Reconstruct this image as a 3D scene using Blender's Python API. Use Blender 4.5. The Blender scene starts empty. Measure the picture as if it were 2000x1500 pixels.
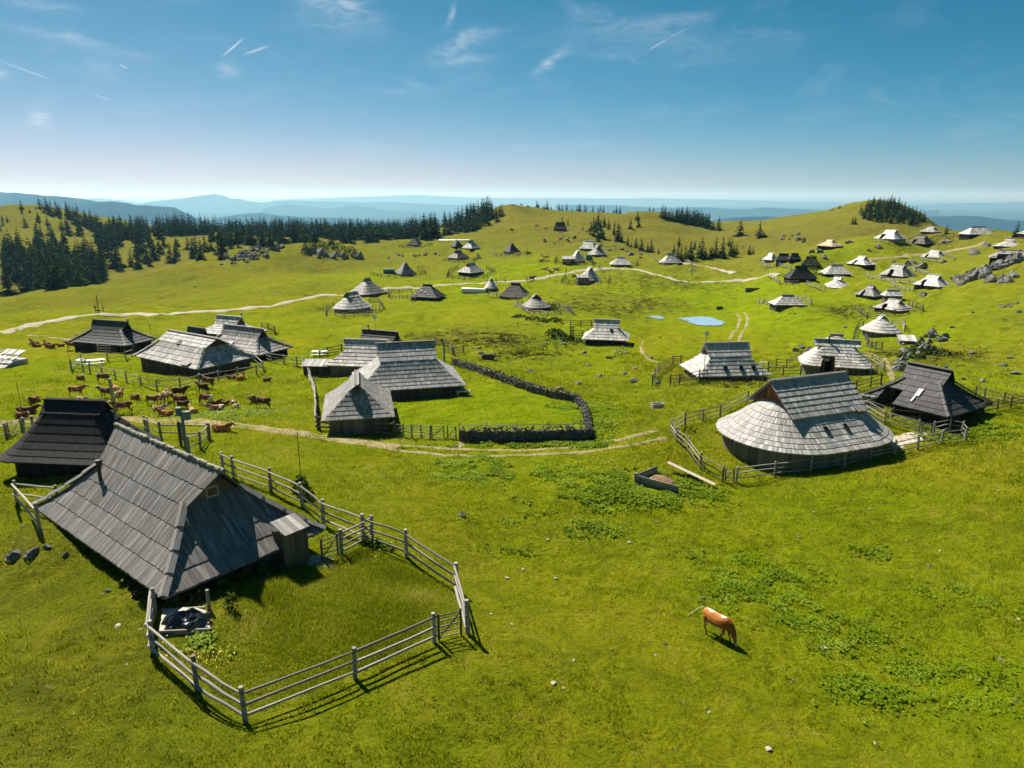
import bpy, bmesh, math, random, re
import numpy as np
from mathutils import Vector, Matrix
R = math.radians
S = bpy.context.scene
COL = S.collection
random.seed(7); RNG = np.random.default_rng(7)

# ---------------------------------------------------------------- camera, sky, sun, exposure
cam_d = bpy.data.cameras.new('camera'); cam = bpy.data.objects.new('camera', cam_d); COL.objects.link(cam)
cam_d.sensor_width = 36.0; cam_d.lens = 36.0*1400/2000; cam_d.clip_start = 0.5; cam_d.clip_end = 200000
cam.location = (0, 0, 20); cam.rotation_euler = (math.pi/2 - math.atan(370/1400), 0, 0)
S.camera = cam
SUN_AZ, SUN_EL = R(-37), R(50)                   # azimuth from the view direction (+Y), to the left; elevation
sun_d = bpy.data.lights.new('sun', 'SUN'); sun_d.energy = 5.0; sun_d.angle = R(0.53); sun_d.color = (1.0, .93, .82)
sun = bpy.data.objects.new('sun', sun_d); COL.objects.link(sun)
sdir = Vector((math.sin(SUN_AZ)*math.cos(SUN_EL), math.cos(SUN_AZ)*math.cos(SUN_EL), math.sin(SUN_EL)))
sun.rotation_euler = sdir.to_track_quat('Z', 'Y').to_euler(); sun.location = sdir*100
W = bpy.data.worlds.new('World'); S.world = W; W.use_nodes = True
wn, wl = W.node_tree.nodes, W.node_tree.links; wn.clear()
def N(t, **k):
    n = wn.new(t)
    for a, b in k.items(): setattr(n, a, b)
    return n
sky = N('ShaderNodeTexSky', sky_type='NISHITA'); sky.sun_disc = False
sky.sun_elevation = SUN_EL; sky.sun_rotation = SUN_AZ; sky.altitude = 1600; sky.air_density = 0.6; sky.dust_density = 1.5; sky.ozone_density = 3.0
# thin cirrus and short contrails, fixed in direction space (they are infinitely far)
tc = N('ShaderNodeTexCoord')
def vmath(op, a, b=None, c=None):
    n = N('ShaderNodeVectorMath', operation=op)
    for i, v in enumerate((a, b, c)):
        if v is None: continue
        if hasattr(v, 'links'): wl.new(v, n.inputs[i])
        else: n.inputs[i].default_value = v
    return n.outputs['Value'] if op in ('DOT_PRODUCT', 'LENGTH', 'DISTANCE') else n.outputs['Vector']
def fmath(op, a, b=None, c=None, clamp=False):
    n = N('ShaderNodeMath', operation=op); n.use_clamp = clamp
    for i, v in enumerate((a, b, c)):
        if v is None: continue
        if hasattr(v, 'links'): wl.new(v, n.inputs[i])
        else: n.inputs[i].default_value = v
    return n.outputs[0]
def skydir(px, py):
    p = math.atan(370/1400); u = (px-1000)/1400; v = (py-750)/1400
    return Vector((u, math.cos(p)-v*math.sin(p), -(math.sin(p)+v*math.cos(p)))).normalized()
# the deep summer blue of this air: each channel of the sky gets its own contrast
sep = N('ShaderNodeSeparateColor'); comb = N('ShaderNodeCombineColor'); wl.new(sky.outputs[0], sep.inputs[0])
for i, (k, p, cap) in enumerate(((.0086, 2.75, .95), (.074, 1.18, 1.9), (.077, 1.10, 2.6))):
    x_ = fmath('MULTIPLY', fmath('POWER', sep.outputs[i], p), k)          # soft shoulder: x / (1 + x/cap)
    wl.new(fmath('DIVIDE', fmath('DIVIDE', x_, .166), fmath('ADD', fmath('DIVIDE', x_, cap), 1.0)), comb.inputs[i])
dirv = vmath('NORMALIZE', tc.outputs['Generated'])
nz = N('ShaderNodeTexNoise'); nz.inputs['Scale'].default_value = 9; nz.inputs['Detail'].default_value = 7; nz.inputs['Roughness'].default_value = .62
nz.inputs['Distortion'].default_value = .9
mp = N('ShaderNodeMapping'); mp.inputs['Scale'].default_value = (1, 1, 3.2); mp.inputs['Rotation'].default_value = (0, R(14), 0)
wl.new(dirv, mp.inputs[0]); wl.new(mp.outputs[0], nz.inputs['Vector'])
fib = N('ShaderNodeTexNoise'); fib.inputs['Scale'].default_value = 34; fib.inputs['Detail'].default_value = 6; fib.inputs['Distortion'].default_value = 1.4
wl.new(mp.outputs[0], fib.inputs['Vector'])
total = None
def streak(x0, y0, x1, y1, width, amt, soft=True):
    """a cloud streak between two directions: gaussian across, tapered along"""
    global total
    a, b = skydir(x0, y0), skydir(x1, y1); m = (a+b).normalized(); t = (b-a); L = t.length/2; t.normalize()
    n = m.cross(t).normalized(); w = width/1400
    rel = vmath('SUBTRACT', dirv, tuple(m))
    al = fmath('DIVIDE', vmath('DOT_PRODUCT', rel, tuple(t)), L); ac = fmath('DIVIDE', vmath('DOT_PRODUCT', rel, tuple(n)), w)
    if soft:
        ac = fmath('ADD', ac, fmath('MULTIPLY', fmath('SUBTRACT', nz.outputs[0], .5), 5.0))
    e = fmath('ADD', fmath('POWER', fmath('ABSOLUTE', al), 2.0 if soft else 4.0), fmath('MULTIPLY', ac, ac))
    g = fmath('MULTIPLY', fmath('EXPONENT', fmath('MULTIPLY', e, -1.3)), amt)
    # only on this side of the sky
    g = fmath('MULTIPLY', g, fmath('GREATER_THAN', vmath('DOT_PRODUCT', dirv, tuple(m)), .5))
    if soft: g = fmath('MULTIPLY', g, fmath('MULTIPLY', fmath('SUBTRACT', fib.outputs[0], .18, clamp=True), 2.0))
    total = g if total is None else fmath('ADD', total, g)
for a in [(436,109,474,76,1.4,.6,False), (478,106,524,90,2.0,.4,False), (8,122,96,154,1.3,.35,False), (1267,98,1302,77,1.1,.35,False), (1302,77,1352,50,1.5,.12,False), (233,126,250,134,1.5,.4,False), (182,184,216,196,1.4,.25,False),
          (1042,144,1108,92,9,.42), (830,110,975,60,14,.30), (850,128,965,112,10,.30), (875,50,888,5,5,.30), (590,-5,720,20,12,.38), (420,130,468,134,11,.30), (-15,140,18,142,12,.4), (50,215,106,238,12,.36),
          (0,45,260,112,9,.26), (1060,60,1500,95,36,.14), (560,20,760,60,30,.2), (0,0,160,20,8,.25), (720,175,830,182,8,.12), (165,135,235,140,14,.14), (780,150,850,180,7,.12), (1480,60,1560,90,20,.05)]:
    streak(*a)
veil = fmath('MULTIPLY', fmath('SUBTRACT', nz.outputs[0], .52, clamp=True), .35)
total = fmath('ADD', total, veil, clamp=True)
cmix = N('ShaderNodeMix', data_type='RGBA'); cmix.inputs['B'].default_value = (5.0, 5.2, 5.4, 1)
SKY_MIX = cmix
wl.new(total, cmix.inputs['Factor']); wl.new(comb.outputs[0], cmix.inputs['A'])
bg = N('ShaderNodeBackground'); bg.inputs['Strength'].default_value = 0.10
wo = N('ShaderNodeOutputWorld'); wl.new(cmix.outputs['Result'], bg.inputs[0]); wl.new(bg.outputs[0], wo.inputs[0])
S.view_settings.view_transform = 'Standard'; S.view_settings.look = 'None'; S.view_settings.gamma = 1; S.view_settings.exposure = 0.85
S.view_settings.use_curve_mapping = False
S.render.engine = 'CYCLES'
S.cycles.use_denoising = True; S.cycles.max_bounces = 6; S.cycles.diffuse_bounces = 3; S.cycles.glossy_bounces = 2; S.cycles.transparent_max_bounces = 8; S.cycles.volume_bounces = 1
S.cycles.use_adaptive_sampling = True; S.cycles.adaptive_threshold = .02
# ---------------------------------------------------------------- terrain
# every control point: (image x, image y) on the 2000x1500 photograph and the forward distance Y in metres,
# turned into a world point; the ground is a smooth surface through them
CAMZ, FPX, PITCH = 20.0, 1400.0, math.atan(370/1400)
SP, CP = math.sin(PITCH), math.cos(PITCH)
def ray(px, py):
    u = (px-1000)/FPX; v = (py-750)/FPX
    f = CP - v*SP
    return u/f, (SP + v*CP)/f          # X per Y, drop per Y
CTRL = [ # px, py, Y
(-250,1500,18),(100,1500,18.6),(500,1500,19),(1000,1500,21),(1500,1500,21.8),(2050,1500,20.8),
(0,1300,24.5),(480,1411,22),(300,1290,24.8),(700,1330,25),(914,1238,28.1),(1395,1255,29.7),(1750,1300,28.4),(2050,1250,29),
(0,1150,31.2),(310,1200,28.6),(600,1120,32.5),(1000,1100,38.5),(1200,1050,42.2),(1500,1080,40.6),(1800,1080,40.5),(2050,1050,40.5),
(80,1040,39),(640,1060,36),(760,1010,40.5),(700,950,46.5),(900,990,44.5),(1100,950,48.8),(1300,960,49.6),(1440,942,53.5),(1700,970,48.5),(2050,900,54),
(10,912,50.5),(200,905,49.5),(390,880,53.5),(560,900,51),(870,882,58),(700,862,60.2),(480,832,63),(1290,845,61.8),(1150,880,58.2),(1350,880,59.2),
(1550,890,59.5),(1885,862,62),(1740,860,62.5),(2050,850,61.5),(1850,820,68),(1690,800,69),
(0,830,65.5),(270,815,69),(150,800,72),(300,780,76),(500,790,74),(640,840,63.5),(760,835,64.5),(900,860,60.5),(1150,850,62),
(820,770,78),(640,735,89),(1130,800,71),(1280,800,71.5),(1000,760,80.5),
(390,737,92),(260,740,90),(500,730,93),(550,760,84),(100,760,84.5),(0,720,98),(140,700,104),
(0,650,140),(100,632,150),(190,615,166),(320,612,170),(470,605,180),(560,590,192),(650,577,205),(605,583.5,198),(630,580,202),(600,600,183),(645,594,188),(580,587,195),(250,680,119),(450,660,127),(100,675,125),(600,640,139),(560,680,117),
(750,670,116),(880,690,110),(1000,700,106),(1000,640,140),(1100,720,101),(1190,678,125.5),(1120,660,131),(1230,700,108),(1230,760,86),(1320,735,91.5),(1460,745,89.5),(1560,740,90),
(1300,660,139),(1450,660,136),(1372,627,165),(1275,619,171),(1420,618,171),(1300,600,182),(1500,640,150),(850,620,159),(900,600,172),(1100,600,176),(1200,580,194),(1180,640,143),
(1640,722,96),(1630,684,112),(1718,658,120),(1580,690,112),(1750,690,102),(1900,700,97),(2050,650,107),(2050,750,81),(1740,612,150),(1700,586,170),(1850,600,145),(1900,650,115),
(685,611,170),(715,578,200),(837,586,190),(1007,583,190),(1048,606,170),(950,568,206),(960,553,224),(1090,537,250),(1180,525,266),(1260,530,256),(1370,552,230),(1500,540,240),(1420,590,195),
(1535,599,170),(1635,564,195),(1630,539,216),(1560,552,205),(1820,566,180),(1748,543,206),(1676,522,236),(1825,508,242),(1740,471,262),(1620,488,275),(1530,515,240),(1797,481,262),(1815,457,292),(1907,462,252),(1970,485,225),(1970,512,190),(2060,560,150),(2060,490,190),(1920,540,182),(1950,580,155),
(920,539,255),(792,539,255),(895,507,300),(905,488,330),(811,480,345),(1000,495,310),(1150,489,322),(1166,501,300),(1128,511,286),(1150,552,230),(1095,451,430),(1212,521,270),(1308,516,276),(1060,560,220),
(0,592,228),(120,568,240),(230,550,255),(350,522,272),(440,508,285),(490,492,300),(560,482,318),(640,480,328),(700,488,333),(760,480,345),(860,468,368),(950,458,385),
(100,600,196),(300,560,236),(300,590,205),(550,560,230),(550,520,278),(700,520,285),
(1000,440,430),(1010,402,520),(1060,416,512),(1100,430,470),(1130,424,520),(1190,425,520),(1250,413,520),(1330,426,505),(1390,443,500),(1440,443,520),(1500,438,505),(1600,418,490),(1690,399,480),(1740,395,470),(1800,430,430),(1850,455,390),
(1200,450,420),(1350,480,370),(1250,440,450),(1400,500,310),(1450,470,382),(1600,440,400),(1550,470,332),(1700,440,350),(1300,460,420),(1230,480,360),(1300,500,310),(1560,455,370),
(70,405,620),(-100,418,600),(160,425,620),(250,440,640),(400,447,650),(600,450,660),(720,452,620),(850,446,560),(930,425,540),(970,408,525),
(20,570,330),(-100,570,320),(200,500,450),(100,450,560),(0,500,430),(0,440,570),(320,500,440),(330,455,560),(450,475,480),(550,458,560),(720,482,430),(850,462,500),(660,470,480),
]
HID = [ # azimuth px, Y, Z: ground out of sight behind the crests
(29,30.6,3.45),(-84,35,3.35),(184,26.1,3.3),(105,28.3,3.4),
(-100,262,-17),(100,285,-18),(230,300,-17),(350,320,-14),(440,340,-10),(560,380,-6.5),(700,380,-7),(800,410,-6),(900,425,-5),
(1900,300,3),(2050,300,1),(1900,380,-10),(2080,380,-16),(1750,560,-2),(1600,620,-8),(1450,640,-14),(1250,640,-8),(1100,640,-4),(950,640,-6),(800,720,-24),(500,760,-30),(250,760,-26),(50,760,-12),(-100,760,-14),(1900,520,-30),(2080,520,-38),
(-700,60,2),(-700,140,-6),(-700,300,-14),(2700,60,1),(2700,140,5),(2700,300,4),(-600,620,0),(2600,620,-20),
(500,9,3.4),(1000,9,3),(1500,9,2.6),(-300,9,4),(2300,9,2.6),(500,4,3.4),(1500,4,2.8),
(-700,900,-60),(200,900,-60),(1000,900,-60),(1700,900,-60),(2600,900,-60)]
_P = []
for px, py, Y in CTRL:
    ux, s = ray(px, py)
    Y *= math.tan(.2419 + math.atan((py-750)/1500))/s     # distances were first read with a slightly longer lens
    _P.append((ux*Y, Y, CAMZ - s*Y))
for px, Y, Z in HID:
    _P.append(((px-1000)/1500*Y, Y, Z))
_P = np.array(_P)
def _q(x, y):
    az = np.arctan2(x, y); r = np.hypot(x, y)
    return np.stack([np.clip(az, -.95, .95)*2.2, np.log(np.maximum(r, 3.0))*1.6], -1)
def _tps(d2):
    return np.where(d2 > 1e-12, d2*np.log(np.maximum(d2, 1e-12)), 0)
def _fit():
    Q = _q(_P[:, 0], _P[:, 1]); n = len(Q)
    d2 = ((Q[:, None]-Q[None])**2).sum(-1)
    A = np.zeros((n+3, n+3)); A[:n, :n] = _tps(d2) + np.eye(n)*1e-4
    A[:n, n] = 1; A[:n, n+1:] = Q; A[n, :n] = 1; A[n+1:, :n] = Q.T
    return Q, np.linalg.solve(A, np.concatenate([_P[:, 2], [0, 0, 0]]))
_Q, _W = _fit()
def _hash(i, j):
    n = (i*374761393 + j*668265263) & 0x7fffffff
    n = ((n ^ (n >> 13))*1274126177) & 0x7fffffff
    return ((n ^ (n >> 16)) & 0xffff)/65535.0*2-1
def vnoise(x, y, s, seed=0):
    x = np.asarray(x)/s + seed*17.3; y = np.asarray(y)/s - seed*9.1
    i = np.floor(x).astype(np.int64); j = np.floor(y).astype(np.int64)
    f = x-i; g = y-j; f = f*f*(3-2*f); g = g*g*(3-2*g)
    return ((_hash(i, j)*(1-f) + _hash(i+1, j)*f)*(1-g) + (_hash(i, j+1)*(1-f) + _hash(i+1, j+1)*f)*g)
HOLLOW = []      # (x, y, radius, z) levelled spots: pond beds and hut terraces
def ground(x, y):
    x = np.atleast_1d(np.asarray(x, float)); y = np.atleast_1d(np.asarray(y, float))
    out = np.empty(len(x))
    for k in range(0, len(x), 40000):
        q = _q(x[k:k+40000], y[k:k+40000])
        d2 = ((q[:, None]-_Q[None])**2).sum(-1)
        out[k:k+40000] = _tps(d2) @ _W[:-3] + _W[-3] + q @ _W[-2:]
    r = np.hypot(x, y); az = np.abs(np.arctan2(x, y))
    b = np.clip((az-1.0)/1.2, 0, 1); b = b*b*(3-2*b)
    out = out*(1-b) + (3 - 6*np.clip((r-50)/400, 0, 1))*b
    f = np.clip((r-700)/500, 0, 1); f = f*f*(3-2*f)             # beyond the plateau: the lowland
    low = -60 - 340*np.clip((r-900)/6000, 0, 1)**.7
    out = out*(1-f) + low*f
    k = np.clip(r/60, .45, 3.0)
    near = np.clip((1500-r)/500, 0, 1)
    cr = vnoise(x, y*1.6, 13, 6) + .35*vnoise(x, y, 4, 7)
    out -= near*.17*np.clip(r/50, .6, 2.2)*np.exp(-(cr/.07)**2)*np.clip(vnoise(x, y, 17, 8)*3, 0, 1)      # cattle paths trodden into the slopes
    out += near*(.16*k*vnoise(x, y, 6.5, 1) + .10*k*vnoise(x, y, 2.6, 2) + .065*k*vnoise(x, y, 1.1, 3)
                 + .75*np.clip((r-60)/60, 0, 2)*vnoise(x, y, 21, 4) + .22*vnoise(x, y, 11, 14) + .5*np.clip((r-90)/60, 0, 2)*vnoise(x, y, 43, 12))
    for hx, hy, hr, hz in HOLLOW:
        d = np.hypot(x-hx, y-hy)/hr; t = np.clip(1.6-d*1.1, 0, 1); t = t*t*(3-2*t)
        out = out*(1-t) + hz*t
    return out
def at(px, py, ymin=8, ymax=900):
    """the ground point seen at an image position"""
    ux, s = ray(px, py)
    ys = np.exp(np.linspace(math.log(ymin), math.log(ymax), 900))
    h = CAMZ - s*ys - ground(ux*ys, ys)
    i = np.nonzero(h < 0)[0]
    if len(i) == 0: return None
    i = i[0]
    if i == 0: Y = ys[0]
    else: Y = ys[i-1] + (ys[i]-ys[i-1])*h[i-1]/(h[i-1]-h[i])
    return (ux*Y, Y, float(ground(ux*Y, Y)[0]))
# ---------------------------------------------------------------- helpers
def tag(o, label=None, cat=None, group=None, kind=None):
    if label: o['label'] = label
    if cat: o['category'] = cat
    if group: o['group'] = group
    if kind: o['kind'] = kind
    return o
def empty(name, loc, rz=0):
    o = bpy.data.objects.new(name, None); o.empty_display_size = .3; o.location = loc; o.rotation_euler = (0, 0, rz); COL.objects.link(o); return o
class MB:
    """collects vertices, faces, uv and a tint per face; build() links them as one mesh object"""
    def __init__(s): s.v, s.f, s.uv, s.t = [], [], [], []
    def face(s, pts, uv=None, tint=.5):
        n = len(s.v); s.v += [tuple(p) for p in pts]; s.f.append(tuple(range(n, n+len(pts))))
        s.uv.append(uv or [(p[0]+p[1]*.7, p[2]) for p in pts]); s.t.append(tint)
    def box(s, c, size, rz=0, tint=.5, M=None):
        hx, hy, hz = size[0]/2, size[1]/2, size[2]/2; cs, sn = math.cos(rz), math.sin(rz)
        P = []
        for dz in (-hz, hz):
            for dx, dy in ((-hx, -hy), (hx, -hy), (hx, hy), (-hx, hy)):
                P.append(Vector((c[0]+dx*cs-dy*sn, c[1]+dx*sn+dy*cs, c[2]+dz)))
        if M: P = [M @ p for p in P]
        for q, (U, V) in (((0,3,2,1), (size[0], size[1])), ((4,5,6,7), (size[0], size[1])), ((0,1,5,4), (size[0], size[2])), ((1,2,6,5), (size[1], size[2])), ((2,3,7,6), (size[0], size[2])), ((3,0,4,7), (size[1], size[2]))):
            s.face([P[i] for i in q], [(0, 0), (U, 0), (U, V), (0, V)], tint)
    def beam(s, a, b, w, h=None, tint=.5, up=(0, 0, 1)):
        """a squared bar from a to b"""
        a, b = Vector(a), Vector(b); h = h or w; d = (b-a); L = d.length
        if L < 1e-6: return
        d.normalize(); up = Vector(up); x = d.cross(up)
        if x.length < 1e-3: x = d.cross(Vector((1, 0, 0)))
        x.normalize(); z = x.cross(d)
        q = [(-w/2, -h/2), (w/2, -h/2), (w/2, h/2), (-w/2, h/2)]
        A = [a+x*i+z*j for i, j in q]; B = [b+x*i+z*j for i, j in q]
        for i in range(4):
            j = (i+1) % 4; s.face([A[i], A[j], B[j], B[i]], [(0, 0), (w, 0), (w, L), (0, L)], tint)
        s.face(A[::-1], None, tint); s.face(B, None, tint)
    def tube(s, pts, rad, n=7, tint=.5, cap=True):
        """a round log through points; rad is a number or one per point"""
        pts = [Vector(p) for p in pts]; rad = rad if isinstance(rad, (list, tuple)) else [rad]*len(pts)
        rings = []; L = 0; ls = [0]
        for k in range(1, len(pts)): L += (pts[k]-pts[k-1]).length; ls.append(L)
        x = None
        for k, p in enumerate(pts):
            d = (pts[min(k+1, len(pts)-1)] - pts[max(k-1, 0)]).normalized()
            if x is None:
                x = d.cross(Vector((0, 0, 1)))
                if x.length < .05: x = d.cross(Vector((1, 0, 0)))
            x = (x - d*x.dot(d)).normalized(); y = d.cross(x)
            rings.append([p + (x*math.cos(2*math.pi*i/n) + y*math.sin(2*math.pi*i/n))*rad[k] for i in range(n)])
        base = len(s.v)
        for r_ in rings: s.v += [tuple(p) for p in r_]
        for k in range(len(rings)-1):
            for i in range(n):
                j = (i+1) % n
                s.f.append((base+k*n+i, base+k*n+j, base+(k+1)*n+j, base+(k+1)*n+i))
                s.uv.append([(i*.1, ls[k]), (i*.1+.1, ls[k]), (i*.1+.1, ls[k+1]), (i*.1, ls[k+1])]); s.t.append(tint)
        if cap:
            for r_, rev in ((0, True), (len(rings)-1, False)):
                ix = [base+r_*n+i for i in range(n)]
                if rev: ix = ix[::-1]
                s.f.append(tuple(ix)); s.uv.append([(0, 0)]*n); s.t.append(tint)
    def build(s, name, mat, parent=None, smooth=False, shift=(0, 0, 0)):
        me = bpy.data.meshes.new(name)
        v = s.v if shift == (0, 0, 0) else [(p[0]-shift[0], p[1]-shift[1], p[2]-shift[2]) for p in s.v]
        me.from_pydata(v, [], s.f)
        uv = me.uv_layers.new(name='UVMap')
        uv.data.foreach_set('uv', np.array([c for f in s.uv for c in f], dtype=np.float32).ravel())
        ca = me.attributes.new('tint', 'FLOAT', 'FACE'); ca.data.foreach_set('value', np.array(s.t, dtype=np.float32))
        if smooth: me.polygons.foreach_set('use_smooth', [True]*len(me.polygons))
        me.materials.append(mat); me.update()
        o = bpy.data.objects.new(name, me); COL.objects.link(o)
        if parent: o.parent = parent
        return o
def dup(root, loc, rz, label=None, group=None, scale=None):
    c = root.copy(); COL.objects.link(c); c.location = loc; c.rotation_euler = (0, 0, rz)
    if scale: c.scale = (scale,)*3 if not isinstance(scale, tuple) else scale
    if label: c['label'] = label
    if group: c['group'] = group
    for ch in root.children:
        d = ch.copy(); COL.objects.link(d); d.parent = c
        for g in ch.children:
            e = g.copy(); COL.objects.link(e); e.parent = d
    return c
def gz(x, y): return float(ground(x, y)[0])

# ---------------------------------------------------------------- materials
def mat(name, rough=.8, spec=.3):
    m = bpy.data.materials.new(name); m.use_nodes = True
    b = m.node_tree.nodes['Principled BSDF']; b.inputs['Roughness'].default_value = rough; b.inputs['Specular IOR Level'].default_value = spec
    return m, m.node_tree.nodes, m.node_tree.links, b
def nd(nodes, t, **k):
    n = nodes.new(t)
    for a, b in k.items():
        if a in ('Scale', 'Detail', 'Roughness', 'Distortion', 'Strength', 'Distance', 'Factor'): n.inputs[a].default_value = b
        else: setattr(n, a, b)
    return n
def ramp(nodes, links, src, stops):
    r = nodes.new('ShaderNodeValToRGB'); e = r.color_ramp.elements
    while len(e) < len(stops): e.new(.5)
    for i, (p, c) in enumerate(stops):
        e[i].position = p; e[i].color = (*c, 1) if isinstance(c, tuple) else (c, c, c, 1)
    links.new(src, r.inputs[0]); return r.outputs[0]
def mixc(nodes, links, fac, a, b, mode='MIX'):
    n = nodes.new('ShaderNodeMix'); n.data_type = 'RGBA'; n.blend_type = mode; n.clamp_factor = True
    for s, v in (('Factor', fac), ('A', a), ('B', b)):
        if hasattr(v, 'links'): links.new(v, n.inputs[s])
        elif isinstance(v, tuple): n.inputs[s].default_value = (*v, 1)
        else: n.inputs[s].default_value = v
    return n.outputs['Result']
def mth(nodes, links, op, a, b=0.0, clamp=False):
    n = nodes.new('ShaderNodeMath'); n.operation = op; n.use_clamp = clamp
    for i, v in enumerate((a, b)):
        if hasattr(v, 'links'): links.new(v, n.inputs[i])
        else: n.inputs[i].default_value = v
    return n.outputs[0]
def shingle(name, base, vary=.35, pale=None, brown=.25, rough=.62):
    """weathered boards: u runs along the eave, v up the slope; tint is a random number per board"""
    m, n, l, b = mat(name, rough, .35)
    at_ = n.new('ShaderNodeAttribute'); at_.attribute_name = 'tint'
    uv = n.new('ShaderNodeUVMap'); mp = n.new('ShaderNodeMapping'); mp.inputs['Scale'].default_value = (14, .9, 1); l.new(uv.outputs[0], mp.inputs[0])
    n1 = nd(n, 'ShaderNodeTexNoise', Scale=1.0, Detail=5, Roughness=.7); l.new(mp.outputs[0], n1.inputs['Vector'])
    tcn = n.new('ShaderNodeTexCoord'); n2 = nd(n, 'ShaderNodeTexNoise', Scale=.45, Detail=4, Roughness=.6); l.new(tcn.outputs['Object'], n2.inputs['Vector'])
    dark = tuple(c*(1-vary) for c in base); light = pale or tuple(min(c*(1+vary), .8) for c in base)
    c1 = ramp(n, l, n1.outputs[0], [(.33, dark), (.5, base), (.68, light)])
    tint = ramp(n, l, at_.outputs['Fac'], [(0, .58), (.5, .95), (.9, 1.2), (1, 1.75)])
    c2 = mixc(n, l, 1.0, c1, tint, 'MULTIPLY')
    patch = ramp(n, l, n2.outputs[0], [(.35, 0.0), (.7, 1.0)])
    c3 = mixc(n, l, mth(n, l, 'MULTIPLY', patch, brown), c2, tuple(x*y for x, y in zip(base, (1.0, .85, .62))))
    l.new(c3, b.inputs['Base Color'])
    bp = n.new('ShaderNodeBump'); bp.inputs['Strength'].default_value = .5; bp.inputs['Distance'].default_value = .03
    l.new(n1.outputs[0], bp.inputs['Height']); l.new(bp.outputs[0], b.inputs['Normal'])
    return m
M = {}
M['grey'] = shingle('weathered_grey_shingle', (.155, .148, .138), .5, (.31, .30, .28), .3)
M['midgrey'] = shingle('mid_grey_shingle', (.22, .21, .195), .45, (.40, .385, .36), .25)
M['lightgrey'] = shingle('light_grey_shingle', (.33, .32, .30), .38, (.52, .51, .48), .2)
M['silver'] = shingle('silver_shingle', (.45, .43, .40), .35, (.66, .64, .60), .3)
M['white'] = shingle('bleached_shingle', (.58, .56, .52), .25, (.74, .72, .68), .18)
M['new'] = shingle('new_larch_shingle', (.6, .44, .29), .2, (.72, .58, .42), .15)
M['brown'] = shingle('brown_shingle', (.065, .05, .04), .4, (.12, .1, .085), .3)
M['black'] = shingle('tarred_black_shingle', (.014, .0125, .0115), .45, (.035, .032, .03), .2, .75)
M['charcoal'] = shingle('charcoal_shingle', (.03, .029, .029), .5, (.11, .11, .115), .2)
def woodmat(name, base, vary=.4):
    m, n, l, b = mat(name, .85, .2)
    at_ = n.new('ShaderNodeAttribute'); at_.attribute_name = 'tint'
    uv = n.new('ShaderNodeUVMap'); mp = n.new('ShaderNodeMapping'); mp.inputs['Scale'].default_value = (9, .8, 1); l.new(uv.outputs[0], mp.inputs[0])
    n1 = nd(n, 'ShaderNodeTexNoise', Scale=1.0, Detail=5, Roughness=.65); l.new(mp.outputs[0], n1.inputs['Vector'])
    c1 = ramp(n, l, n1.outputs[0], [(.25, tuple(c*(1-vary) for c in base)), (.75, tuple(c*(1+vary) for c in base))])
    c2 = mixc(n, l, 1.0, c1, ramp(n, l, at_.outputs['Fac'], [(0, .55), (1, 1.4)]), 'MULTIPLY')
    l.new(c2, b.inputs['Base Color'])
    bp = n.new('ShaderNodeBump'); bp.inputs['Strength'].default_value = .5; bp.inputs['Distance'].default_value = .02
    l.new(n1.outputs[0], bp.inputs['Height']); l.new(bp.outputs[0], b.inputs['Normal'])
    return m
M['wall'] = woodmat('dark_weathered_boards', (.075, .062, .048))
M['wallgrey'] = woodmat('grey_weathered_boards', (.15, .135, .115))
M['wallblack'] = woodmat('black_boards', (.014, .012, .011))
M['gable'] = woodmat('olive_grey_gable_boards', (.14, .12, .075))
M['redwood'] = woodmat('red_brown_boards', (.26, .09, .035))
M['log'] = woodmat('silver_fence_wood', (.275, .25, .215), .42)
M['logdark'] = woodmat('dark_fence_wood', (.10, .088, .072), .4)
M['plank'] = woodmat('pale_plank', (.42, .34, .26), .3)
def plain(name, c, rough=.6, metal=0, spec=.4, noise=.2):
    m, n, l, b = mat(name, rough, spec); b.inputs['Metallic'].default_value = metal
    tcn = n.new('ShaderNodeTexCoord'); n1 = nd(n, 'ShaderNodeTexNoise', Scale=3.0, Detail=5); l.new(tcn.outputs['Object'], n1.inputs['Vector'])
    l.new(ramp(n, l, n1.outputs[0], [(.3, tuple(x*(1-noise) for x in c)), (.7, tuple(min(1, x*(1+noise)) for x in c))]), b.inputs['Base Color'])
    return m
M['metal'] = plain('dull_metal', (.25, .26, .27), .45, .7)
M['darkmetal'] = plain('dark_pipe', (.03, .03, .03), .5, .3)
M['lightboard'] = plain('white_board', (.7, .7, .68), .6)
M['bluegrey'] = plain('blue_grey_box', (.12, .17, .21), .5)
M['green'] = plain('green_tarp', (.03, .13, .08), .6)
M['concrete'] = plain('concrete', (.36, .35, .33), .9, 0, .2)
M['glass'] = plain('dark_pane', (.02, .025, .03), .12, 0, .6, .1)
M['bark'] = plain('bark', (.07, .05, .035), .9, 0, .1, .4)
def rockmat():
    m, n, l, b = mat('limestone', .9, .15)
    tcn = n.new('ShaderNodeTexCoord'); n1 = nd(n, 'ShaderNodeTexNoise', Scale=1.6, Detail=8, Roughness=.7); l.new(tcn.outputs['Object'], n1.inputs['Vector'])
    n2 = nd(n, 'ShaderNodeTexNoise', Scale=6, Detail=4); l.new(tcn.outputs['Object'], n2.inputs['Vector'])
    c = ramp(n, l, n1.outputs[0], [(.3, (.06, .06, .05)), (.5, (.18, .175, .16)), (.7, (.38, .37, .34))])
    l.new(mixc(n, l, mth(n, l, 'MULTIPLY', n2.outputs[0], .35), c, (.09, .10, .045)), b.inputs['Base Color'])
    bp = n.new('ShaderNodeBump'); bp.inputs['Strength'].default_value = .8; bp.inputs['Distance'].default_value = .15
    l.new(n1.outputs[0], bp.inputs['Height']); l.new(bp.outputs[0], b.inputs['Normal'])
    return m
M['rock'] = rockmat()
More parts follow.
